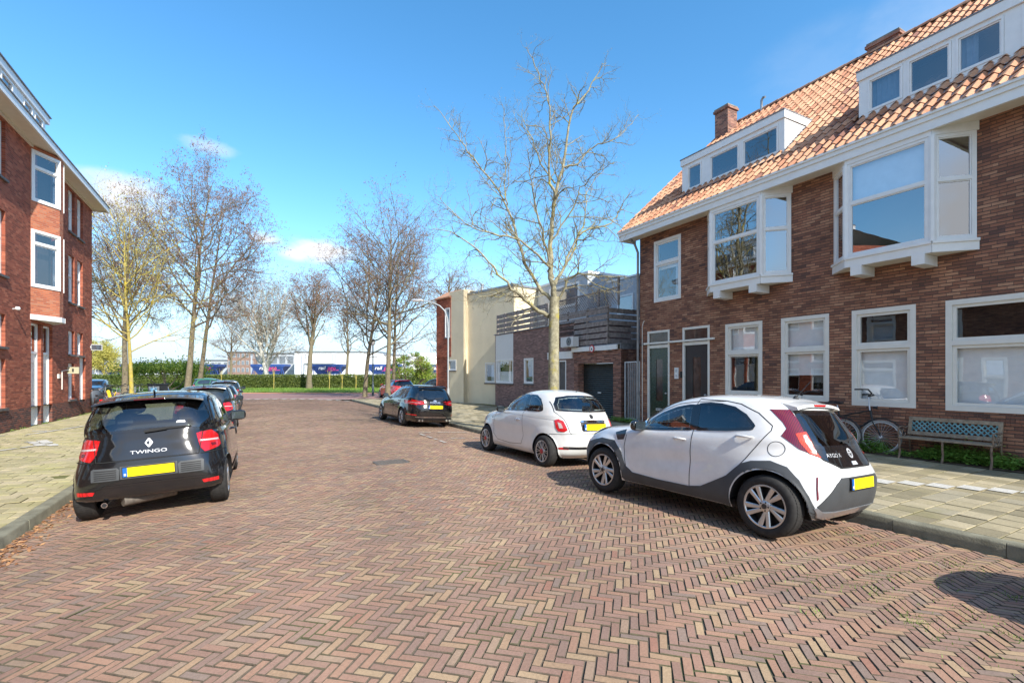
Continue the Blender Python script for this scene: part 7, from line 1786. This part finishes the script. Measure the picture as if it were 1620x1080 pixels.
# scooter
sc = P(26.9, -5.75, zL(-5.75)); scoot = empty('motor_scooter', 'grey motor scooter with pale blue plate parked at the left block corner', 'scooter', sc, Matrix.Rotation(aD+.35, 4, 'Z'))
mb = MB(['rubber', 'alloy']); 
for x in (0, 1.28): mb.lathe([(.10, -.06), (.20, -.065), (.25, -.04), (.25, .04), (.20, .065), (.10, .06)], 'y', 28, 'rubber', (x, 0, .25)); mb.lathe([(0, -.05), (.10, -.06)], 'y', 16, 'alloy', (x, 0, .25)); mb.lathe([(.10, .06), (0, .05)], 'y', 16, 'alloy', (x, 0, .25))
mb.build('wheel', scoot, autos=50)
mb = MB(['p_grey', 'black']); loft(mb, [(-.30, .60, .09, .10, 3), (-.2, .56, .17, .18, 3), (.1, .52, .19, .20, 3), (.38, .48, .15, .17, 3), (.5, .36, .12, .08, 3)]); loft(mb, [(.45, .28, .16, .05, 4), (.95, .28, .17, .05, 4)]); 
loft(mb, [(.93, .40, .15, .14, 3), (1.02, .65, .2, .35, 3), (1.10, .72, .16, .32, 3), (1.14, .75, .1, .2, 3)]); loft(mb, [(1.02, .99, .10, .08, 2), (1.1, 1.02, .12, .09, 2), (1.18, 1.02, .08, .07, 2)]); loft(mb, [(1.1, .50, .07, .05, 2), (1.3, .53, .08, .04, 2), (1.48, .44, .06, .03, 2)]); mb.build('body', scoot, autos=50)
mb = MB(['black']); loft(mb, [(-.25, .80, .12, .04, 3), (.1, .80, .15, .05, 3), (.42, .78, .10, .04, 3)]); mb.build('saddle', scoot, autos=50)
mb = MB(['black', 'steel']); mb.tube([(1.0, -.33, 1.08), (1.06, 0, 1.04), (1.0, .33, 1.08)], .018, 8); 
for sg in (1, -1): mb.tube([(1.02, sg*.25, 1.08), (1.0, sg*.30, 1.25)], .007, 5); mb.lathe([(0, -.01), (.055, -.008), (.055, .01), (0, .012)], 'x', 14, 'black', (.99, sg*.31, 1.28))
mb.build('handlebar', scoot, autos=50)
M['moped_plate'] = plain('pale_blue_plate', (.25, .55, .8), .4)
mb = MB(['moped_plate', 'black']); mb.box((-.40, -.09, .34), (-.39, .09, .48)); mb.box((-.385, -.1, .30), (-.30, .1, .50), 'black'); mb.build('number_plate', scoot); mb = MB(['lamp_red']); mb.box((-.325, -.07, .58), (-.30, .07, .64)); mb.build('tail_lamp', scoot)
# dark storage box with a screen-like blue sticker, electricity cabinets
mb = MB(['dormer_grey', 'moped_plate', 'black'], (-22.0, 33.0, -.05)); x, y = -24.6, 33.0
bx = empty('storage_box', 'dark box trailer with pale blue panel standing behind the bicycles', 'box', Vector((-22.4, 30.6, -.03)))
mb = MB(['zinc', 'black']); mb.box((-.42, -.3, .45), (.42, .3, 1.18), 'black'); mb.box((-.36, -.308, .60), (.30, -.301, 1.08), 'zinc'); mb.box((-.46, -.34, 1.182), (.46, .34, 1.24), 'black'); mb.build('body', bx)
mb = MB(['moped_plate']); mb.box((-.25, -.318, .72), (.15, -.309, .98)); mb.build('panel', bx); mb = MB(['black', 'rubber']); mb.lathe([(.1, -.04), (.26, -.04), (.26, .04), (.1, .04)], 'y', 20, 'rubber', (-.2, -.2, .26)); mb.lathe([(.1, -.04), (.26, -.04), (.26, .04), (.1, .04)], 'y', 20, 'rubber', (.2, .2, .26)); mb.build('wheel', bx)
co = P(28.6, 11.95, zR(11.9)); cb = empty('utility_cabinet', 'small grey utility cabinet at the foot of the plastered wall', 'cabinet', co, Ymat.to_3x3().to_4x4())
mb = MB(['dormer_grey', 'black']); mb.box((-.22, -.15, -.05), (.22, .15, .95)); mb.box((-.25, -.18, .95), (.25, .18, .99)); mb.build('body', cb); mb = MB(['zinc']); mb.box((-.19, -.158, .06), (.19, -.151, .90)); mb.box((.12, -.166, .5), (.15, -.158, .58), 'black'); mb.build('door', cb)
co = (-4.55, 35.0, -.03); cb = empty('litter_container', 'dark grey wheelie container behind the curved lamp post', 'bin', Vector(co))
mb = MB(['dormer_grey', 'black']); loft(mb, [(-.3, .6, .28, .55, 6), (.3, .6, .28, .55, 6)]); mb.build('body', cb); mb = MB(['black']); mb.box((-.36, -.34, 1.17), (.36, .34, 1.24)); mb.build('lid', cb)
# lamp posts
lp0 = Vector((-3.75, 28.4, -.03)); lp = empty('street_lamp', 'grey street lamp with curved arm reaching left, at the brick corner', 'street lamp', lp0)
M['lamp_grey'] = plain('lamp_post_grey', (.34, .36, .37), .5)
mb = MB(['lamp_grey']); mb.tube([(0, 0, -.1), (0, 0, 1.0)], .075, 12); mb.tube([(0, 0, 1.0), (0, 0, 4.6), (-.04, 0, 5.1), (-.2, 0, 5.55), (-.5, 0, 5.85), (-.95, 0, 6.05), (-1.5, 0, 6.15)], [.05, .046, .042, .04, .038, .035, .032], 12); mb.build('pole', lp, autos=60)
mb = MB(['steel', 'lamp_white']); loft(mb, [(-2.15, 6.17, .05, .03, 3), (-2.0, 6.18, .12, .06, 3), (-1.6, 6.17, .11, .06, 3), (-1.48, 6.15, .05, .04, 3)]); mb.box((-2.05, -.08, 6.09), (-1.65, .08, 6.125), 'lamp_white'); mb.build('lamp_head', lp, autos=50)
M['post_dark'] = plain('dark_green_post', (.03, .05, .06), .4)
lp0 = Vector((at(590, 42)[0], 42, -.05)); lp = empty('street_lamp', 'dark slim lamp post with globe head between the kerb corner trees', 'street lamp', lp0)
mb = MB(['post_dark']); mb.tube([(0, 0, 0), (0, 0, 1.0), (0, 0, 1.05), (0, 0, 4.4)], [.10, .09, .06, .05], 10); mb.tube([(-.4, 0, 3.4), (.4, 0, 3.4)], .03, 6); mb.build('pole', lp, autos=60)
mb = MB(['white', 'post_dark']); mb.lathe([(0, 4.4), (.12, 4.42), (.22, 4.62), (.2, 4.8)], 'z', 16); mb.lathe([(.24, 4.8), (.12, 4.92), (0, 4.96)], 'z', 16, 'post_dark'); mb.build('lamp_head', lp, autos=60)

# ================================================================ railway wagons and the works behind
M['wagon_blue'] = plain('wagon_blue', (.03, .075, .26), .4, var=.2, scale=.5); M['wagon_dark'] = plain('wagon_dark_blue', (.008, .02, .10), .5)
M['txt_pink'] = plain('wagon_lettering_magenta', (.62, .05, .22), .5); M['works_white'] = plain('works_white', (.78, .79, .80), .7, var=.04, scale=.3); M['works_grey'] = plain('works_grey', (.42, .45, .48), .7, var=.1, scale=.3)
M['works_brick'] = brickmat('works_brick', .4, .12, .015, [(0, (.26, .17, .14)), (.5, (.32, .22, .18))], (.3, .24, .2)); M['ballast'] = plain('ballast', (.28, .24, .20), .95, var=.3, scale=3)
YW = 100.0
def wagon(x0px, x1px, lab):
    X0, X1 = (x0px-810)/765*YW, (x1px-810)/765*YW; c = (X0+X1)/2; hl = (X1-X0)/2; root = empty('hopper_wagon', lab, 'railway wagon', Vector((c, YW, .9)), None, 'blue hopper wagons on the railway')
    mb = MB(['wagon_blue', 'wagon_dark']); z1, z2, z3 = 3.15, 2.2, 1.1
    # upper box, sloping hopper below
    a = [(-hl, -1.4, z1), (hl, -1.4, z1), (hl, 1.4, z1), (-hl, 1.4, z1)]; b = [(-hl, -1.45, z2+.55), (hl, -1.45, z2+.55), (hl, 1.45, z2+.55), (-hl, 1.45, z2+.55)]; d = [(-hl*.62, -.9, z3), (hl*.62, -.9, z3), (hl*.62, .9, z3), (-hl*.62, .9, z3)]
    for p, q in ((a, b), (b, d)):
        for i in range(4): j = (i+1) % 4; mb.face([q[i], q[j], p[j], p[i]])
    mb.face(a); mb.face(d[::-1], 'wagon_dark'); mb.build('hopper', root)
    mb = MB(['wagon_dark', 'wagon_blue']); mb.box((-hl-.5, -1.2, .3), (hl+.5, 1.2, .75))
    for sg in (1, -1):
        for k in (0, .55): mb.tube([(sg*(hl-.1-k), -1.2, .7), (sg*(hl-.5-k*.2), -1.3, 2.3)], .08, 6, 'wagon_blue')
        for k in (.6, 2.2): mb.lathe([(0, -1.25), (.46, -1.25), (.46, -1.1), (0, -1.1)], 'y', 20, 'wagon_dark', (sg*(hl-k), 0, .05))
    mb.build('chassis', root)
    vs, fs = textmesh('rail', 1.15, .02, italic=.25); v2, f2 = textmesh('pro', 1.15, .02, italic=.25)
    def slope(x, z): return (x, -1.46-.0 if z > 2.0 else -1.46, z)
    for (vv, ff, m_, ox) in ((vs, fs, 'works_white', -.95), (v2, f2, 'txt_pink', 1.05)):
        me = bpy.data.meshes.new('lettering'); me.from_pydata([(v.x+ox, -1.46-.0, 2.35+v.y*.9) for v in vv], [], ff); me.materials.append(M[m_]); o = bpy.data.objects.new('lettering', me); C.objects.link(o); o.parent = root
    mb = MB(['txt_pink']); mb.face([(-.2, -1.465, 1.78), (hl*.75, -1.465, 1.9), (hl*.75, -1.465, 2.02), (-.2, -1.465, 1.84)]); mb.build('stripe', root)
for a_, b_, l_ in [(158, 215, 'blue hopper wagon farthest left, beside the red brick block corner'), (299, 352, 'blue hopper wagon between the alder trunks and the brick works building'), (402, 455, 'blue hopper wagon seen behind the white birch trunks'), (495, 546, 'blue hopper wagon in clear view right of the reddish twigged tree'), (583, 634, 'blue hopper wagon behind the dark lamp post'), (672, 722, 'blue hopper wagon partly behind the brick corner at the right')]: wagon(a_, b_, l_)
mb = MB(['ballast']); mb.box((-110, 94, -.4), (30, 106, .85)); tag(mb.build('railway_embankment'), kind='structure')
YB = 150.0
def bx_(x0, x1, ytop, Y=YB, dpt=25): return (((x0-810)/765*Y, Y, 0), ((x1-810)/765*Y, Y+dpt, H+(594-ytop)/765*Y))
def works(label, x0, x1, ytop, mat, Y=YB, extra=None):
    a, b = bx_(x0, x1, ytop, Y); c = Vector(((a[0]+b[0])/2, Y, 0)); root = empty('works_building', label, 'factory', c)
    mb = MB([mat]); mb.box(Vector(a)-c, Vector(b)-c); mb.build('wall', root)
    mb = MB(['zinc']); mb.box(Vector((a[0]-.3, Y-.3, b[2]))-c, Vector((b[0]+.3, Y+25.3, b[2]+.25))-c); mb.build('roof', root)
    if extra: extra(root, a, b, c)
    return root
def wins_grid(nx, nz, m='glass_dark', w_=.5, h_=.5):
    def f(root, a, b, c):
        W_, Hh = b[0]-a[0], b[2]
        for j in range(nz):
            for i in range(nx):
                x = a[0]+W_*(i+.5)/nx; z = Hh*(j+.55)/nz
                mb = MB(['works_grey', 'zinc']); mb.box(Vector((x-W_/nx*w_/2-.08, a[1]-.06, z-Hh/nz*h_/2-.08))-c, Vector((x+W_/nx*w_/2+.08, a[1]-.002, z+Hh/nz*h_/2+.08))-c, 'works_grey'); mb.box(Vector((x-W_/nx*w_/2, a[1]-.09, z-Hh/nz*h_/2))-c, Vector((x+W_/nx*w_/2, a[1]-.061, z+Hh/nz*h_/2))-c, 'zinc'); mb.build('window', root)
    return f
def pipes(root, a, b, c):
    rng = random.Random(4); mb = MB(['steel', 'zinc'])
    for i in range(9):
        x = a[0]+(b[0]-a[0])*rng.uniform(.05, .95); h = rng.uniform(.8, 3.2); mb.tube([Vector((x, a[1]+3, b[2]))-c, Vector((x, a[1]+3, b[2]+h))-c], rng.uniform(.1, .3), 7)
    for i in range(5): x = a[0]+(b[0]-a[0])*rng.uniform(.05, .9); mb.box(Vector((x, a[1]-.25, 3))-c, Vector((x+.3, a[1]-.02, b[2]-.5))-c)
    z = b[2]*.62; mb.tube([Vector((a[0]+3, a[1]-.4, z-3))-c, Vector((a[0]+3, a[1]-.4, z))-c, Vector((a[0]+12, a[1]-.4, z))-c, Vector((a[0]+12, a[1]-.4, z-3))-c], .22, 7); mb.build('pipes', root)
works('long low grey works hall behind the leftmost wagons', 60, 300, 576, 'works_white', 165, wins_grid(18, 1, h_=.3))
works('small grey annex left of the brick works building', 322, 362, 570, 'works_grey', 158, wins_grid(4, 2))
works('four storey reddish brick works building behind the railway', 360, 402, 557, 'works_brick', 150, wins_grid(6, 4))
works('grey works hall with wide windows right of the brick works building', 402, 466, 559, 'works_grey', 152, wins_grid(5, 2, w_=.7))
works('tall white works hall filling the view behind the middle wagons', 466, 600, 557, 'works_white', 145, pipes)
works('white works hall with vent stacks behind the kerb corner trees', 600, 730, 562, 'works_white', 150, pipes)
for i, x in enumerate((655, 668, 684)):
    c = Vector(((x-810)/765*140, 140, 0)); mb = MB(['works_white']); mb.lathe([(2.2, 0), (2.2, 7.4), (1.2, 8.2), (0, 8.3)], 'z', 24); o = mb.build('storage_tank', autos=40); o.location = c; tag(o, 'white cylindrical storage tank behind the bushes, ' + ['leftmost of three', 'middle one of three', 'rightmost, nearest the brick corner'][i], 'tank', 'white tanks behind the bushes')
# catenary masts
for x, ml in ((398, 'in front of the brick works building'), (477, 'left of the white works hall'), (560, 'before the middle of the white works hall'), (640, 'behind the yellow green bush')):
    c = Vector(((x-810)/765*108, 108, 0)); mb = MB(['steel']); mb.box((-.12, -.12, 0), (.12, .12, 6.2)); mb.tube([(0, 0, 5.6), (2.2, 0, 5.9)], .05, 5); mb.tube([(0, 0, 6.1), (2.2, 0, 5.9)], .04, 5); o = mb.build('railway_mast'); o.location = c; tag(o, 'thin steel railway mast behind the hedge, '+ml, 'mast', 'railway masts')
